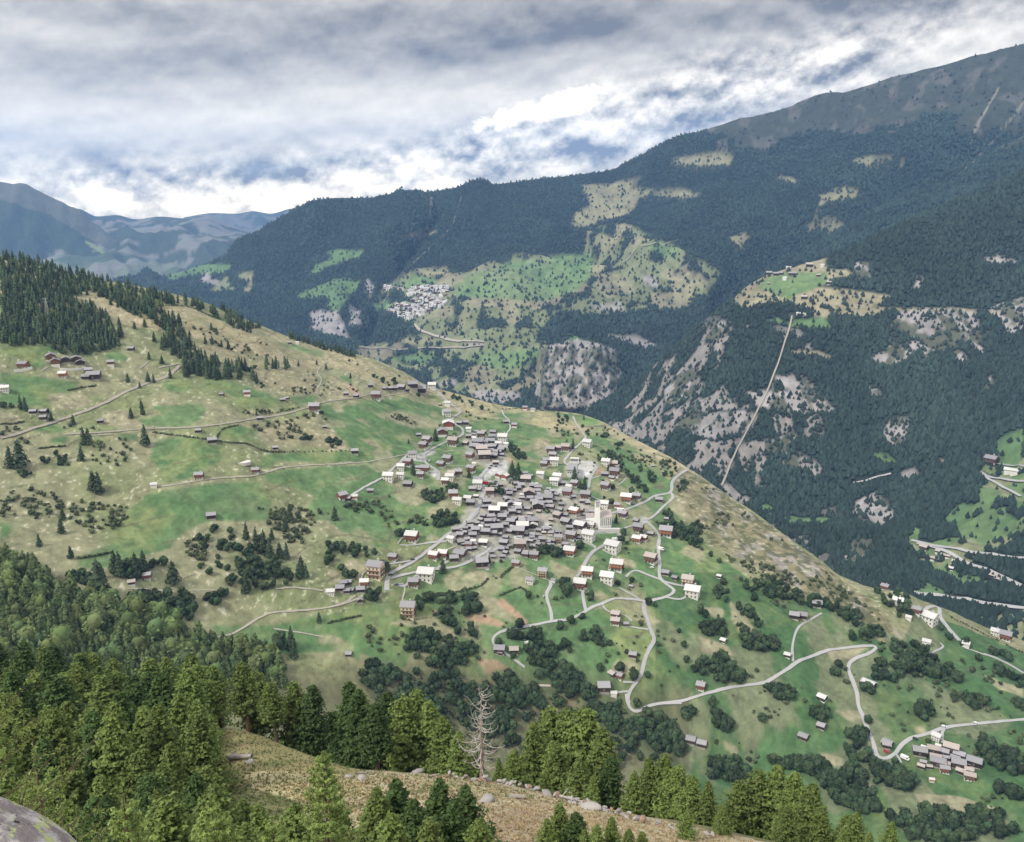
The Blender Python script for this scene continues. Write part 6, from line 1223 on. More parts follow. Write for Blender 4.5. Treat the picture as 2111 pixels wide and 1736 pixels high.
# two larches close to the camera, with branches, shoots and needle tufts
def near_larch(name, H, Rr, nw, nb, ntw, ntf, seed, label, g, size):
    r = np.random.default_rng(seed); cen, nr, sz, sh = [], [], [], []; br = []
    root = thing('young_larch', label, 'larch', g, 0, 'larches close to the viewpoint')
    for w in range(nw):
        t = 0.06 + 0.93 * (w + r.uniform(-0.3, 0.3)) / nw; h = t * H; ph = r.uniform(0, 6)
        for b in range(nb):
            a = ph + 6.283 * b / nb + r.uniform(-0.4, 0.4); Lb = Rr * (1 - t) ** 0.85 * r.uniform(0.55, 1.15) + 0.12
            s = np.linspace(0, 1, 7); el = 0.25 + 0.5 * t
            P = np.stack([np.cos(a) * s * Lb, np.sin(a) * s * Lb, h + s * Lb * (el - 0.35) + 0.38 * Lb * s ** 2.5], 1) + r.normal(size=(7, 3)) * 0.012 * Lb
            P[0] = (0, 0, h); br.append(tube(P, np.linspace(0.018, 0.005, 7) * (0.6 + Lb / 2), 3))
            for k in range(ntw):
                sb = r.uniform(0.18, 1.0); p0 = np.array([np.interp(sb, s, P[:, j]) for j in range(3)]); ta = a + r.choice((-1, 1)) * r.uniform(0.4, 1.1); lt = Lb * r.uniform(0.12, 0.34) * (1.15 - sb * 0.5)
                d = np.array([math.cos(ta), math.sin(ta), r.uniform(0.05, 0.7)]); q = p0 + d * np.linspace(0, lt, 5)[:, None]; q[:, 2] += 0.1 * lt * np.linspace(0, 1, 5) ** 2
                br.append(tube(q[[0, 4]], np.array([0.005, 0.0025]), 3)); m = ntf; ss = r.uniform(0.05, 1, m)[:, None]
                cen.append(p0 + d * ss * lt + r.normal(size=(m, 3)) * size * 0.30); nr.append(np.tile(d + [0, 0, 0.6], (m, 1))); sz.append(np.full(m, size)); sh.append(np.full(m, r.uniform(0.75, 1.25)))
            m = ntf; ss = r.uniform(0.2, 1, m); cen.append(np.stack([np.interp(ss, s, P[:, j]) for j in range(3)], 1) + r.normal(size=(m, 3)) * size * 0.3); nr.append(np.tile([0, 0, 1.0], (m, 1))); sz.append(np.full(m, size)); sh.append(np.full(m, 1.05))
    cen = np.concatenate(cen); sh = np.concatenate(sh)
    global rng; old = rng; rng = r; V = tri_cloud(cen, np.concatenate(sz), np.concatenate(nr), 1.0, 0.35); rng = old
    part('needles', np_mesh('needles', V, np.arange(len(V)).reshape(-1, 3), [M_YOUNG], np.repeat(sh, 3)[:, None] * np.ones((1, 3))), root)
    bv, bf = cat_tubes(br); part('branches', np_mesh('branches', bv, bf, [M_BARK]), root)
    tp = [(0, 0, z) for z in np.linspace(-0.8, H, 10)]; tv, tf = tube(tp, np.linspace(0.012 * H + 0.03, 0.012, 10), 8); part('trunk', np_mesh('trunk', tv, tf, [M_BARK], smooth=True), root); return root
def nl(u, vt, r, *a): 
    g = near_ground(u, r); H = rays(u, vt)[2] * r - g.z; near_larch('young_larch', H, *a[:-2], a[-2], g, a[-1])
nl(662, 1548, 36, 3.3, 36, 6, 9, 12, 601, 'bright yellow green young larch with open top, nearest in the centre left', 0.105)
nl(-95, 1270, 10.5, 2.6, 30, 6, 10, 16, 602, 'very close larch reaching its feathery branches in from the left edge', 0.036)
nl(60, 1590, 14, 1.8, 26, 6, 9, 14, 603, 'bushy close larch rising beside the lichen covered rock', 0.045)
nl(235, 1640, 20, 2.2, 26, 6, 9, 13, 604, 'close larch with tips right of the lichen covered rock', 0.06)
nl(420, 1655, 30, 2.9, 28, 6, 9, 12, 605, 'bright young larch at the bottom, left of the open topped one', 0.09)
nl(545, 1690, 30, 2.6, 24, 6, 9, 12, 606, 'low bright young larch at the bottom edge', 0.09)
# ---- lichen covered rock in the corner
def boulder(name, r0, seed, sub=3, sq=(1, 1, 0.7), rough=0.25):
    import bmesh
    bm = bmesh.new(); bmesh.ops.create_icosphere(bm, subdivisions=sub, radius=1.0)
    co = np.array([v.co[:] for v in bm.verts]); n = fbm(co[:, 0] * 1.3 + seed, co[:, 1] * 1.3 + co[:, 2] * 1.7, seed, 4) * rough + np.abs(fbm(co[:, 2] * 2 + seed, co[:, 0] * 2 - co[:, 1], seed + 5, 3)) * rough * 0.6
    for v, k in zip(bm.verts, n): v.co = Vector((v.co.x * sq[0], v.co.y * sq[1], v.co.z * sq[2])) * r0 * (1 + k)
    me = bpy.data.meshes.new(name); bm.to_mesh(me); bm.free(); me.polygons.foreach_set('use_smooth', [sub > 2] * len(me.polygons)); return me
m, t, b = new_mat('lichen_granite', 0.9, 0.2)
tcn = nn('ShaderNodeTexCoord', t)
def nz(sc, d=6, r_=0.65):
    n = nn('ShaderNodeTexNoise', t); n.inputs['Scale'].default_value = sc; n.inputs['Detail'].default_value = d; n.inputs['Roughness'].default_value = r_; t.links.new(tcn.outputs['Object'], n.inputs['Vector']); return n.outputs[0]
def ramp(s, a, b_, c0, c1):
    n = nn('ShaderNodeValToRGB', t); n.color_ramp.elements[0].position = a; n.color_ramp.elements[1].position = b_; n.color_ramp.elements[0].color = (*c0, 1); n.color_ramp.elements[1].color = (*c1, 1); t.links.new(s, n.inputs[0]); return n.outputs[0]
base_ = ramp(nz(9), 0.42, 0.60, (0.20, 0.175, 0.18), (0.50, 0.47, 0.46))
m1 = nn('ShaderNodeMix', t, data_type='RGBA'); t.links.new(ramp(nz(14), 0.54, 0.60, (0, 0, 0), (1, 1, 1)), m1.inputs[0]); t.links.new(base_, m1.inputs[6]); m1.inputs[7].default_value = (0.38, 0.42, 0.20, 1)
m2 = nn('ShaderNodeMix', t, data_type='RGBA'); t.links.new(ramp(nz(26), 0.58, 0.63, (0, 0, 0), (1, 1, 1)), m2.inputs[0]); t.links.new(m1.outputs[2], m2.inputs[6]); m2.inputs[7].default_value = (0.045, 0.04, 0.045, 1)
t.links.new(m2.outputs[2], b.inputs['Base Color'])
bp = nn('ShaderNodeBump', t); bp.inputs['Strength'].default_value = 0.8; bp.inputs['Distance'].default_value = 0.03; t.links.new(nz(22), bp.inputs['Height']); t.links.new(bp.outputs[0], b.inputs['Normal'])
M_LICH = m
M_STONE = flat_mat('grey_stone', (0.30, 0.28, 0.265), 0.95, 0.25, 5.0, bump=0.6); M_STONEB = flat_mat('brown_stone', (0.24, 0.16, 0.12), 0.95, 0.25, 5.0)
me = boulder('rock', 0.62, 9, 5, (1.5, 0.9, 0.95), 0.10); me.materials.append(M_LICH)
o = thing('rock', 'grey granite rock with yellow lichen in the lower left corner', 'rock', rays(-126, 2018) * 3.3, 0, None, me); o.rotation_euler = (0.2, 0.62, -0.12)
# ---- dry stone wall: every stone a part
wl = thing('stone_wall', 'long low dry stone wall along the edge of the dry slope', 'wall', near_ground(1200, 104))
SM = [boulder('stone', 0.5, 20 + i, 1, (1.25, 0.8, 0.75), 0.35) for i in range(6)]
for i, s_ in enumerate(SM): s_.materials.append(M_STONEB if i == 5 else M_STONE)
WP = smooth_line([(925, 1600), (960, 1603), (1010, 1610), (1060, 1618), (1100, 1628), (1140, 1640), (1180, 1652), (1220, 1663), (1260, 1672), (1310, 1688), (1360, 1700), (1420, 1712), (1480, 1722)], 10)
Rw = random.Random(5); base = wl.location.copy(); last = None
for u, v in WP:
    h = gA.pix(u, v + 3)
    if h is None or (last is not None and (h - last).length < 0.75): continue
    last = h
    for k in range(1 if u > 1360 or Rw.random() < 0.45 else 2):
        s_ = part('stone', Rw.choice(SM), wl); s_.location = h - base + Vector((Rw.uniform(-.3, .3), Rw.uniform(-.3, .3), 0.22 + 0.45 * k)); s_.rotation_euler = (Rw.uniform(-.3, .3), Rw.uniform(-.3, .3), Rw.uniform(0, 6))
        q = Rw.uniform(0.45, 0.95) * (1.25 if 1150 < u < 1330 and Rw.random() < 0.3 else 0.9); s_.scale = (q * 1.2, q, q * 0.9)
def free_stone(u, v, s, lab, mt=M_STONE, seed=1, sq=(1.3, 0.9, 0.65)):
    h = gA.pix(u, v)
    if h is None: return
    me = boulder('boulder', s, 60 + seed, 3, sq, 0.3); me.materials.append(mt); thing('boulder', lab, 'boulder', h + Vector((0, 0, s * 0.2)), seed, 'loose boulders on the slope', me)
free_stone(1004, 1652, 0.95, 'pale boulder lying alone on the dry grass left of the bench', seed=1)
free_stone(1128, 1640, 0.7, 'large pale boulder in the line of the stone wall', seed=2); free_stone(1218, 1668, 0.95, 'biggest angular boulder at the right part of the wall', seed=3)
free_stone(515, 1572, 0.5, 'light grey stone beside the fallen stump', seed=4); free_stone(745, 1607, 0.7, 'white stone at the left end of the dry slope', seed=5); free_stone(720, 1603, 0.55, 'second white stone at the left end of the dry slope', seed=6); free_stone(860, 1594, 0.75, 'grey mossy stone below the middle group', seed=7); free_stone(418, 1508, 0.8, 'pale stone at the upper left of the clearing', seed=8); free_stone(690, 1545, 0.6, 'pale stone under the dark larches', seed=9); free_stone(1420, 1716, 0.8, 'pink grey boulder low on the wall line', seed=10)
# ---- bench
bh = gA.pix(1066, 1647); bn = thing('bench', 'small grey wooden bench on the dry grass facing the valley', 'bench', bh, math.atan2(-bh.x, bh.y) - 0.12)
M_BW = flat_mat('weathered_bench_wood', (0.42, 0.38, 0.35), 0.9, 0.15, 4)
for y_ in (-0.28, -0.09, 0.10): part('seat_plank', mk('seat_plank', [box(-1.0, 1.0, y_, y_ + 0.16, 0.44, 0.49)], [M_BW]), bn)
for z_ in (0.66, 0.84): part('backrest', mk('backrest', [box(-1.0, 1.0, -0.38, -0.33, z_, z_ + 0.13)], [M_BW]), bn)
for x_ in (-0.85, 0.79):
    for y_, zt in ((-0.34, 0.95), (0.16, 0.44)): part('leg', mk('leg', [box(x_, x_ + 0.08, y_, y_ + 0.08, -0.3, zt)], [M_BW]), bn)
# ---- fallen trunks
def log_(u0, v0, u1, v1, rad, lab, mt=None, br=0, seed=0, lift=0.12):
    a, b_ = gA.pix(u0, v0), gA.pix(u1, v1)
    if a is None or b_ is None: return
    R = random.Random(seed); r0 = thing('fallen_log', lab, 'log', a, 0, 'fallen logs on the slope'); d = b_ - a; n = 8
    pts = [np.array(d) * t + np.array([0, 0, lift + rad + R.uniform(-.05, .05)]) for t in np.linspace(0, 1, n)]
    tv, tf = tube(pts, np.linspace(rad, rad * 0.55, n), 8); part('trunk', np_mesh('trunk', tv, tf, [mt or M_DEAD], smooth=True), r0)
    for i in range(br):
        p = pts[R.randrange(1, n - 1)]; q = [p + np.array([R.uniform(-1, 1), R.uniform(-1, 1), R.uniform(0.3, 1.4)]) * t for t in (0, .5, 1)]
        bv, bf = tube(q, [rad * 0.3, rad * 0.2, 0.02], 5); part('branch', np_mesh('branch', bv, bf, [M_DEAD]), r0)
log_(473, 1568, 520, 1566, 0.5, 'thick grey fallen stump lying left of the split trunk', None, 4, 1); log_(932, 1601, 972, 1602, 0.28, 'pale log resting at the left end of the stone wall', None, 2, 2); log_(1143, 1636, 1165, 1655, 0.16, 'thin grey log propped across the stone wall', None, 0, 3, 0.5); log_(1155, 1648, 1205, 1662, 0.2, 'long grey log lying along the stone wall', None, 2, 4, 0.4)
log_(655, 1541, 712, 1553, 0.3, 'dark fallen trunk under the larches right of the stand', M_BARK, 1, 5); log_(735, 1598, 765, 1594, 0.16, 'short pale log beside the white stones', None, 0, 6); log_(884, 1604, 905, 1598, 0.14, 'small pale stick log before the wall', None, 0, 7)
# ---- dead tree
dg = near_ground(992, 113); Hd = rays(990, 1418)[2] * 113 - dg.z
dt = thing('dead_tree', 'tall bare dead tree with bleached curved branches above the wall', 'dead tree', dg, 0.4)
n = 16; pts = [(math.sin(z * 0.5) * 0.10, math.cos(z * 0.6) * 0.08, z) for z in np.linspace(-0.6, Hd, n)]; tv, tf = tube(pts, np.concatenate([[0.42, 0.36], np.linspace(0.31, 0.03, n - 2)]), 8)
part('trunk', np_mesh('trunk', tv, tf, [flat_mat('dead_trunk', (0.33, 0.265, 0.22), 0.95, 0.3, 3, bump=0.6)], smooth=True), dt)
Rd = random.Random(12)
for i in range(74):
    z = Rd.uniform(0.10, 0.97) ** 0.9 * Hd; a = Rd.uniform(0, 6.28); t = z / Hd; L = (4.2 * (1 - t) ** 0.5 + 0.5) * Rd.uniform(0.45, 1.1) * (0.75 if t < 0.3 else 1)
    dz = 0.35 * t - 0.15 + Rd.uniform(-0.12, 0.12); curl = Rd.uniform(0.2, 0.5); s = np.linspace(0, 1, 7)
    bx = np.stack([np.cos(a + s * Rd.uniform(-.3, .3)) * s * L, np.sin(a) * s * L, z + dz * s * L - 0.25 * L * np.sin(s * 3) * 0.5 + curl * L * s ** 3 * 0.6], 1)
    tubes = [tube(bx, np.linspace(0.062, 0.022, 7) * (0.7 + 0.5 * (1 - t)), 5)]
    for k in range(4):
        j = Rd.randrange(2, 7); p = bx[j]; d = np.array([Rd.uniform(-1, 1), Rd.uniform(-1, 1), Rd.uniform(-0.3, 1)]); q = [p, p + d * L * 0.13, p + d * L * 0.24 + [0, 0, 0.06]]; tubes.append(tube(q, [0.026, 0.02, 0.012], 4))
    bv, bf = cat_tubes(tubes); part('branch', np_mesh('branch', bv, bf, [M_DEAD]), dt)
# ---- turf tufts on the dry slope
def turf(n, poly, h0, mat, seed, name):
    r = random.Random(seed); p = PL('D', poly); V = []; cc = []
    c = 0
    while c < n:
        u = r.uniform(p[:, 0].min(), p[:, 0].max()); v = r.uniform(p[:, 1].min(), p[:, 1].max()); c += 1
        if not inpoly(np.array([u]), np.array([v]), p)[0]: continue
        h = gA.pix(u, v)
        if h is None: continue
        b = r.uniform(0.6, 1.35)
        for k in range(4):
            a = r.uniform(0, 6.28); w = r.uniform(0.05, 0.11); q = r.uniform(0.5, 1.2) * h0; o = Vector((r.uniform(-.15, .15), r.uniform(-.15, .15), 0))
            V += [h + o + Vector((math.cos(a) * w, math.sin(a) * w, -0.03)), h + o - Vector((math.cos(a) * w, math.sin(a) * w, 0.03)), h + o + Vector((r.uniform(-.15, .15), r.uniform(-.15, .15), q))]; cc += [b] * 3
    V = np.array([tuple(x) for x in V]); me = np_mesh(name, V, np.arange(len(V)).reshape(-1, 3), [mat], np.array(cc)[:, None] * np.ones((1, 3))); o = bpy.data.objects.new(name, me); C.objects.link(o); o['kind'] = 'stuff'
M_HAY = leaf_mat('dry_grass', (0.40, 0.32, 0.18), 0, 0.2); M_GR = leaf_mat('green_grass', (0.17, 0.20, 0.085), 0, 0.2)
turf(13000, '700,1600 920,1600 1080,1626 1240,1666 1480,1718 1700,1765 1500,1760 1100,1760 980,1750 640,1680 560,1620', 0.28, M_HAY, 1, 'grass')
turf(14000, '400,1495 480,1490 640,1545 780,1590 940,1600 1240,1668 1480,1720 1100,1650 900,1640 700,1680 540,1700 400,1680 400,1560', 0.30, M_GR, 2, 'grass')
print('larches', NL)
# ================================================================ CHURCH, CARS AND OTHER SINGLE THINGS
def at(k, x, y, g='B'):
    return GR[g].pix(*tD(k, x, y))
# church: tower and nave
ch = at('wG', 700, 510); az_ = math.atan2(ch.x, ch.y); sN = ch.length / (FD / K) / 8.444       # metres per crop pixel
rc = thing('church', 'white village church with tall slender bell tower and row of nave windows', 'church', ch, -az_ + math.radians(6))
TW, TH = 105 * sN, 455 * sN * 1.25
M_CW = flat_mat('church_white', (0.86, 0.85, 0.82), 0.85, 0.03)
part('tower', mk('tower', [box(-TW / 2, TW / 2, 0, TW, -6, TH * 0.80), box(-TW / 2, -TW / 2 + 0.7, 0, TW, TH * 0.80, TH * 0.985), box(TW / 2 - 0.7, TW / 2, 0, TW, TH * 0.80, TH * 0.985), box(-TW / 2 + 0.7, TW / 2 - 0.7, TW - 0.7, TW, TH * 0.80, TH * 0.985)], [M_CW]), rc)
for i in range(5):
    x_ = -TW / 2 + 0.7 + (TW - 1.4) * (i + 0.5) / 5; part('belfry_louvre', mk('belfry_louvre', [box(x_ - 0.3, x_ + 0.3, 0.1, 0.45, TH * 0.803, TH * 0.98)], [MT['grey']]), rc)
part('tower_roof', mk('tower_roof', [box(-TW / 2 - 0.25, TW / 2 + 0.25, -0.25, TW + 0.25, TH * 0.987, TH * 0.987 + 0.5)], [MT['slate']]), rc)
for s_ in range(6):
    z_ = TH * (0.08 + 0.115 * s_); part('tower_joint', mk('tower_joint', [box(-TW / 2 + 0.5, TW / 2 - 0.5, -0.03, 0.01, z_, z_ + 0.14)], [MT['grey']]), rc)
NLn, NW, NH = 250 * sN, 13.0, 11.5
nx0 = TW / 2 + 0.05
a_ = -0.12
nv = [(nx0, 1.0, -6), (nx0 + NLn, 4.0, -6), (nx0 + NLn, 4.0 + NW, -6), (nx0, 1.0 + NW, -6)]
def prism(base, z0, z1): 
    v = [(x, y, z0) for x, y, _ in base] + [(x, y, z1) for x, y, _ in base]; return v, [(0, 3, 2, 1), (4, 5, 6, 7), (0, 1, 5, 4), (1, 2, 6, 5), (2, 3, 7, 6), (3, 0, 4, 7)], [0] * 6
part('nave', mk('nave', [prism(nv, -6, NH)], [M_CW]), rc)
e = 0.6; r0 = [(nx0 - 0.0, 1.0 - e, NH + .01), (nx0 + NLn + e, 4.0 - e, NH + .01), (nx0 + NLn + e, 4.0 + NW + e, NH + 4.2), (nx0 - 0.0, 1 + NW + e, NH + 4.2)]
part('nave_roof', mk('nave_roof', [(r0 + [(x, y, z + 0.5) for x, y, z in r0], [(0, 3, 2, 1), (4, 5, 6, 7), (0, 1, 5, 4), (1, 2, 6, 5), (2, 3, 7, 6), (3, 0, 4, 7)], [0] * 6)], [MT['tan']]), rc)
part('gable_end', mk('gable_end', [([(nx0 + NLn, 4, NH), (nx0 + NLn, 4 + NW, NH), (nx0 + NLn, 4 + NW, NH + 4.1), (nx0 + NLn - 0.4, 4, NH), (nx0 + NLn - 0.4, 4 + NW, NH), (nx0 + NLn - 0.4, 4 + NW, NH + 4.1)], [(0, 1, 2), (5, 4, 3), (0, 2, 5, 3), (0, 3, 4, 1), (1, 4, 5, 2)], [0] * 5)], [M_CW]), rc)
for i in range(6):
    t_ = (i + 0.6) / 6.3; x_ = nx0 + NLn * t_; y_ = 1 + 3 * t_; w_ = NLn / 6.3
    part('nave_window', mk('nave_window', [box(-w_ * 0.30, w_ * 0.30, -0.12, 0.05, 2.2, NH - 0.9, 0), box(-w_ * 0.07, w_ * 0.07, -0.2, -0.13, 2.2, NH - 0.9, 1)], [MT['glass'], M_CW]), rc).location = (x_, y_, 0)
    part('buttress', mk('buttress', [box(-0.35, 0.35, -1.3, 0.0, -5, NH - 0.3)], [M_CW]), rc).location = (x_ - w_ * 0.5, y_ - 0.03, 0)
part('side_chapel', mk('side_chapel', [box(-TW / 2 - 9.0, -TW / 2 - 0.05, 4.5, 13, -6, 11.5)], [M_CW]), rc)
part('chapel_roof', mk('chapel_roof', [([(-TW / 2 - 9.4, 4.2, 11.52), (-TW / 2 - .06, 4.2, 11.52), (-TW / 2 - .06, 13.4, 13.5), (-TW / 2 - 9.4, 13.4, 12.5), (-TW / 2 - 9.4, 4.2, 11.9), (-TW / 2 - .06, 4.2, 11.9), (-TW / 2 - .06, 13.4, 13.9), (-TW / 2 - 9.4, 13.4, 12.9)], [(0, 3, 2, 1), (4, 5, 6, 7), (0, 1, 5, 4), (1, 2, 6, 5), (2, 3, 7, 6), (3, 0, 4, 7)], [0] * 6)], [MT['tan']]), rc)
part('terrace', mk('terrace', [box(nx0 - 2, nx0 + NLn + 9, -3.5, 0.6, -6, 0.2)], [MT['concrete']]), rc)
# low house joined to the tower foot
hs = building('wG', 570, 540, 170, -15, 'W'); hs['label'] = 'white house with brown balcony at the foot of the church tower'; hs['group'] = 'chalets on the mountain slopes'
if '_d' in hs: del hs['_d']
# school hall with a domed grey roof
sh = at('wC', 835, 790); az_ = math.atan2(sh.x, sh.y); sc_ = sh.length / (FD / K) / 8.444
so = thing('school_hall', 'large white school hall with a rounded grey roof beside the paved yard', 'school', sh, -az_ - 0.12)
w_, d_ = 190 * sc_, 24.0
part('wall', mk('wall', [box(-w_ / 2, w_ / 2, 0, d_, -5, 9.5)], [MT['white']]), so)
seg = 10; vv_, ff_ = [], []
for i in range(seg + 1):
    t_ = i / seg; y_ = -1 + (d_ + 2) * t_; z_ = 9.55 + 4.2 * math.sin(math.pi * min(1, t_ * 0.78 + 0.08))
    wd = w_ / 2 + 0.8 - 2.0 * t_ ** 2; vv_ += [(-wd, y_, z_), (wd, y_, z_), (-wd, y_, 9.52), (wd, y_, 9.52)]
for i in range(seg): a = i * 4; ff_ += [(a, a + 1, a + 5, a + 4), (a + 2, a + 6, a + 7, a + 3), (a, a + 4, a + 6, a + 2), (a + 1, a + 3, a + 7, a + 5)]
ff_ += [(0, 2, 3, 1), (seg * 4, seg * 4 + 1, seg * 4 + 3, seg * 4 + 2)]
part('roof', mk('roof', [(vv_, ff_, [0] * len(ff_))], [MT['slate']]), so)
for i in range(4):
    o = part('window', win_mesh(), so); o.location = (-w_ / 2 + w_ * (i + 0.5) / 4, -0.01, 6.4); o.scale = (1.5, 1, 1.6)
# long low garage with openings above the yard
ga = at('wC', 895, 450); go = thing('garage_row', 'long low white garage with dark openings above the school yard', 'garage', ga, -math.atan2(ga.x, ga.y) - 0.06); gw = 195 * sc_
part('wall', mk('wall', [box(-gw / 2, gw / 2, 0.4, 7, -3, 3.6), box(-gw / 2, -gw / 2 + .5, 0, .38, -3, 3.6), box(gw / 2 - .5, gw / 2, 0, .38, -3, 3.6), box(-gw / 2, gw / 2, -0.3, .39, 3.61, 4.4)], [MT['white']]), go)
for i in range(6): part('garage_door', mk('garage_door', [box(-gw / 2 + 0.9 + i * (gw - 1.8) / 6, -gw / 2 + 0.5 + (i + 1) * (gw - 1.8) / 6, 0.3, 0.42, 0.1, 2.7)], [MT['glass']]), go)
# retaining walls
def wall_line(k, s, h, lab, g='B', th=0.5, mt='concrete'):
    q = smooth_line(PL(k, s), 5); P = [gB.pix(u, v) for u, v in q]; P = [p for p in P if p is not None]; V, F = [], []
    for i, p in enumerate(P):
        a = P[max(i - 1, 0)]; b_ = P[min(i + 1, len(P) - 1)]; d = (b_ - a); d.z = 0; d.normalize() if d.length > 0 else None; n = Vector((-d.y, d.x, 0)) * th * 0.5
        for z in (-2.0, h):
            for s_ in (-1, 1): V.append(p + n * s_ + Vector((0, 0, z)))
    for i in range(len(P) - 1): a = i * 4; F += [(a, a + 4, a + 6, a + 2), (a + 1, a + 3, a + 7, a + 5), (a + 2, a + 6, a + 7, a + 3)]
    F += [(0, 2, 3, 1), (len(P) * 4 - 4, len(P) * 4 - 3, len(P) * 4 - 1, len(P) * 4 - 2)]
    me = bpy.data.meshes.new('retaining_wall'); me.from_pydata(V, [], F); me.materials.append(MT[mt]); thing('retaining_wall', lab, 'wall', (0, 0, 0), 0, 'retaining walls in the village', me)
wall_line('v2', '890,290 960,288 1040,284 1120,282', 2.6, 'dark retaining wall below the green sports terrace', mt='stone')
wall_line('v2', '750,1285 850,1262 950,1235', 3.0, 'grey retaining wall left of the church', mt='concrete'); wall_line('v2', '1040,1385 1120,1395 1260,1378 1390,1340', 1.2, 'low grey wall below the church terrace')
wall_line('v3', '350,740 370,670 430,620 500,595', 2.0, 'curved pale wall behind the cream hotel'); wall_line('v3', '740,340 780,290 820,275', 1.8, 'pale wall around the red chalet on its terrace'); wall_line('wG', '370,790 560,870 680,940', 2.2, 'pale retaining wall below the white apartment house'); wall_line('wG', '810,975 1000,1070 1110,1105', 1.6, 'pale garden wall under the long white house'); wall_line('v3', '330,800 350,700', 1.0, 'short pale wall left of the hotel')
wall_line('h2', '250,495 400,485 570,440', 3.0, 'broad white terrace wall below the red roofed chalet at left', mt='white'); wall_line('h2', '1050,455 1200,465 1330,462 1450,455 1590,440', 2.2, 'long white garage wall with dark openings in the left hamlet', mt='white'); wall_line('v3', '700,775 800,765', 1.5, 'pale wall by the blue car parking below the hotel'); wall_line('v4', '1180,830 1180,900', 1.0, 'low wall beside the twin brown roofs')
# cars
CM = {n_: flat_mat(n_ + '_car_paint', c_, 0.35, 0.03, 1, 0.5) for n_, c_ in dict(white=(0.75, 0.75, 0.75), red=(0.50, 0.02, 0.03), dark=(0.04, 0.045, 0.055), blue=(0.06, 0.09, 0.22), silver=(0.42, 0.43, 0.45)).items()}
M_TY = flat_mat('tyre', (0.03, 0.03, 0.03), 0.9)
CB = {}
def car(k, x, y, colr, yaw, lab, s=1.0, g='B', van=False):
    p = at(k, x, y, g)
    if p is None: return
    o = thing('parked_car', lab, 'car', p + Vector((0, 0, 0.45)), -math.atan2(p.x, p.y) + math.radians(yaw), 'cars in the village'); o.scale = (s,) * 3
    key = (colr, van)
    if key not in CB:
        if van: bd = [box(-2.6, 2.6, -1.0, 1.0, 0.35, 1.15), box(-2.58, 1.9, -0.95, 0.95, 1.151, 2.25)]; gl = [box(1.0, 1.92, -0.96, 0.96, 1.3, 2.0)]
        else: bd = [box(-2.15, 2.15, -0.88, 0.88, 0.3, 0.95), box(-1.5, 1.0, -0.74, 0.74, 1.30, 1.45)]; gl = [([(-1.9, -.8, .951), (1.5, -.8, .951), (1.5, .8, .951), (-1.9, .8, .951), (-1.5, -.7, 1.30), (1.0, -.7, 1.30), (1.0, .7, 1.30), (-1.5, .7, 1.30)], [(0, 3, 2, 1), (4, 5, 6, 7), (0, 1, 5, 4), (1, 2, 6, 5), (2, 3, 7, 6), (3, 0, 4, 7)], [0] * 6)]
        wv, wf = tube([(0, -0.1, 0), (0, 0.1, 0)], [0.33, 0.33], 10)
        wv = [tuple(v) for v in wv]; wf = [tuple(f) for f in wf] + [tuple(range(10)), tuple(range(19, 9, -1))]
        CB[key] = (mk('body', bd, [CM[colr]]), mk('window', gl, [MT['glass']]), mk('wheel', [(wv, wf, [0] * len(wf))], [M_TY]))
    a, b_, w = CB[key]; part('body', a, o); part('window', b_, o)
    for sx in (-1.35, 1.35):
        for sy in (-0.85, 0.85): part('wheel', w, o).location = (sx, sy, 0.33)
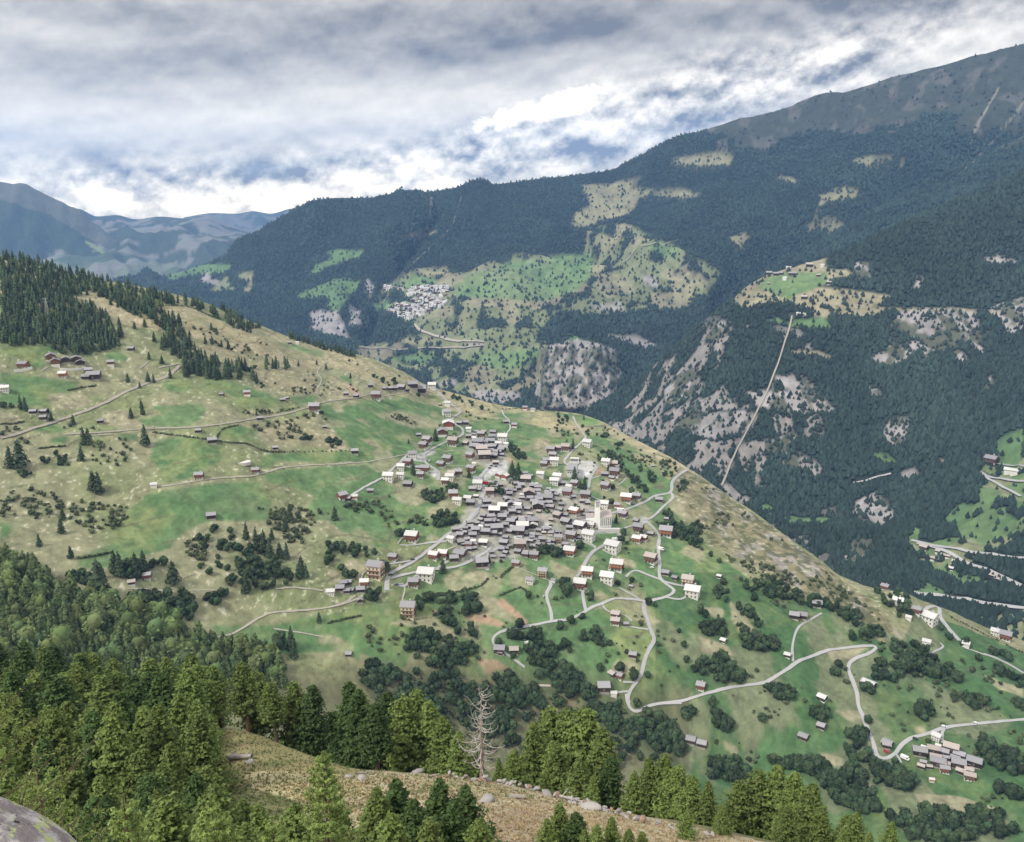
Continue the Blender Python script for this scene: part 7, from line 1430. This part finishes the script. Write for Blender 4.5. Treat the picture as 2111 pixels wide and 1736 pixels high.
for a in [('wB', 890, 1600, 'red', 3, 'red minibus parked below the pale gabled chalet', 1.5, 'B', True), ('wB', 990, 1180, 'dark', 10, 'dark car at the left edge of the big car park'), ('wB', 1035, 1120, 'dark', 20, 'dark car second from the left in the big car park'), ('wB', 1160, 1135, 'dark', 0, 'lone dark car in the middle of the big car park'), ('wB', 1160, 1540, 'blue', 0, 'blue car beside the pale gabled chalet'), ('wA', 500, 900, 'white', 30, 'white car by the low garage at the upper fork'), ('wA', 740, 940, 'silver', 60, 'silver car below the orange house'), ('wA', 790, 960, 'white', 60, 'white car below the orange house'),
    ('wC', 830, 1255, 'dark', -15, 'dark car below the red roofed chalet'), ('wG', 1070, 770, 'white', 15, 'white van on the bend below the church', 1.2, 'B', True), ('wG', 2050, 975, 'white', -25, 'white camper parked beside the eastern lane', 1.3, 'B', True), ('wC', 1880, 1520, 'white', 0, 'white delivery van on the road east of the church', 1.8, 'B', True), ('v2', 1400, 1108, 'blue', 20, 'blue car beside the eastern road'), ('wH', 890, 570, 'white', 10, 'white car by the street below the dark chalet'), ('wE', 1550, 1430, 'dark', 5, 'dark car on the village square'), ('wE', 1530, 1480, 'white', 5, 'white car on the village square'), ('wE', 1540, 1520, 'silver', 5, 'silver car on the village square, lowest one'), ('wG', 1500, 320, 'silver', 0, 'silver car by the eastern junction terrace'),
    ('v3', 1540, 490, 'blue', 20, 'blue car parked at the street edge'), ('v3', 890, 508, 'dark', 20, 'dark car on the main street above the hotel'), ('v3', 720, 775, 'blue', 15, 'blue car in the parking below the hotel'), ('v3', 660, 672, 'dark', 15, 'dark car at the fork beside the hotel'), ('v4', 905, 530, 'white', 60, 'white car outside the red and pale house'), ('v4', 462, 605, 'silver', 70, 'silver car by the driveway loop'), ('v4', 1600, 300, 'white', 20, 'white car on the concrete yard by the brown roofed chalet'), ('h1', 1680, 352, 'white', 8, 'white car driving on the lower right road'), ('h1', 1120, 410, 'white', 8, 'white car at the turn off above the hamlet'), ('h1', 620, 625, 'dark', -10, 'dark car on the gravel lay by above the hamlet'), ('h1', 110, 850, 'red', -30, 'red car inside the hairpin beside the dark barn'), ('h1', 435, 975, 'white', -20, 'white trailer left of the hamlet', 1.3, 'B', True), ('h1', 305, 1040, 'blue', 80, 'blue car below the hairpin')]:
    car(*a)
# lattice pylon and poles on the left slope
def pylon(k, x, y, H, lab):
    p = at(k, x, y); o = thing('pylon', lab, 'pylon', p, 0, 'power line pylons'); L = []
    def pt(sx, sy, t): w = 2.2 * (1 - t) + 0.35; return np.array([sx * w, sy * w, H * t])
    for sx in (-1, 1):
        for sy in (-1, 1): bv, bf = tube([pt(sx, sy, -0.03), pt(sx, sy, 1)], [0.10, 0.07], 4); part('leg', np_mesh('leg', bv, bf, [MT['grey']]), o)
    for i in range(6):
        for (a, b_) in (((-1, -1), (1, -1)), ((1, -1), (1, 1)), ((1, 1), (-1, 1)), ((-1, 1), (-1, -1))):
            L.append(tube([pt(*a, i / 6), pt(*b_, (i + 1) / 6)], [0.05, 0.05], 3)); L.append(tube([pt(*b_, i / 6), pt(*a, (i + 1) / 6)], [0.05, 0.05], 3))
    bv, bf = cat_tubes(L); part('lattice', np_mesh('lattice', bv, bf, [MT['grey']]), o)
    for z in (0.82, 0.97): bv, bf = tube([(-3.4, 0, H * z), (3.4, 0, H * z)], [0.09, 0.09], 4); part('crossarm', np_mesh('crossarm', bv, bf, [MT['grey']]), o)
pylon('c3', 1640, 765, 24, 'grey lattice pylon in front of the tree row on the left slope'); pylon('c3', 282, 470, 26, 'grey lattice pylon among the forest trees at upper left')
def pole(k, x, y, H, lab):
    p = at(k, x, y); bv, bf = tube([(0, 0, -1), (0, 0, H)], [0.22, 0.16], 6); thing('pole', lab, 'pole', p, 0, 'poles', np_mesh('pole', bv, bf, [MT['brown']]))
pole('wE', 1765, 1420, 15, 'tall dark pole on the village square'); pole('c3', 912, 1160, 12, 'pale pole at the upper edge of the large meadow')
# round pond basin
pd = at('c3', 1425, 1303); po = thing('water_basin', 'small pale round basin in the scrubby meadow', 'basin', pd, 0); n = 20
part('rim', mk('rim', [([(math.cos(6.283 * i / n) * r_, math.sin(6.283 * i / n) * r_ * 0.8, z_) for z_ in (-2.5, 0.9) for r_ in (8.4, 7.6) for i in range(n)], [(i, (i + 1) % n, 2 * n + (i + 1) % n, 2 * n + i) for i in range(n)] + [(n + (i + 1) % n, n + i, 3 * n + i, 3 * n + (i + 1) % n) for i in range(n)] + [(2 * n + i, 2 * n + (i + 1) % n, 3 * n + (i + 1) % n, 3 * n + i) for i in range(n)], [0] * (3 * n))], [MT['concrete']]), po)
part('floor', mk('floor', [([(math.cos(6.283 * i / n) * 7.6, math.sin(6.283 * i / n) * 6.1, 0.5) for i in range(n)], [tuple(range(n))], [0])], [MT['pale']]), po)
# birds in the sky
def bird(u, v, d, s, lab):
    P = Vector(rays(u, v) * d); V = [(0, 0.22, 0), (0, -0.25, 0), (0.05, 0, 0.04), (-0.05, 0, 0.04), (0.55, -0.02, 0.16), (-0.55, -0.02, 0.16), (0.3, 0.07, 0.12), (-0.3, 0.07, 0.12), (0, 0, -0.06), (0.3, -0.12, 0.10), (-0.3, -0.12, 0.10), (0.08, -0.38, 0), (-0.08, -0.38, 0)]
    F = [(0, 2, 8), (0, 8, 3), (0, 3, 2), (2, 3, 1), (2, 1, 8), (3, 8, 1), (2, 6, 9), (6, 4, 9), (3, 10, 7), (7, 10, 5), (1, 11, 12), (2, 9, 8), (3, 8, 10)]
    me = bpy.data.meshes.new('bird'); me.from_pydata(V, [], F); me.materials.append(MT['dark']); o = thing('bird', lab, 'bird', P, 0.9, 'birds in flight', me); o.scale = (s,) * 3
bird(508, 110, 260, 1.35, 'larger dark bird gliding in the upper left clouds'); bird(1026, 182, 330, 0.9, 'tiny dark bird high in the middle of the sky')
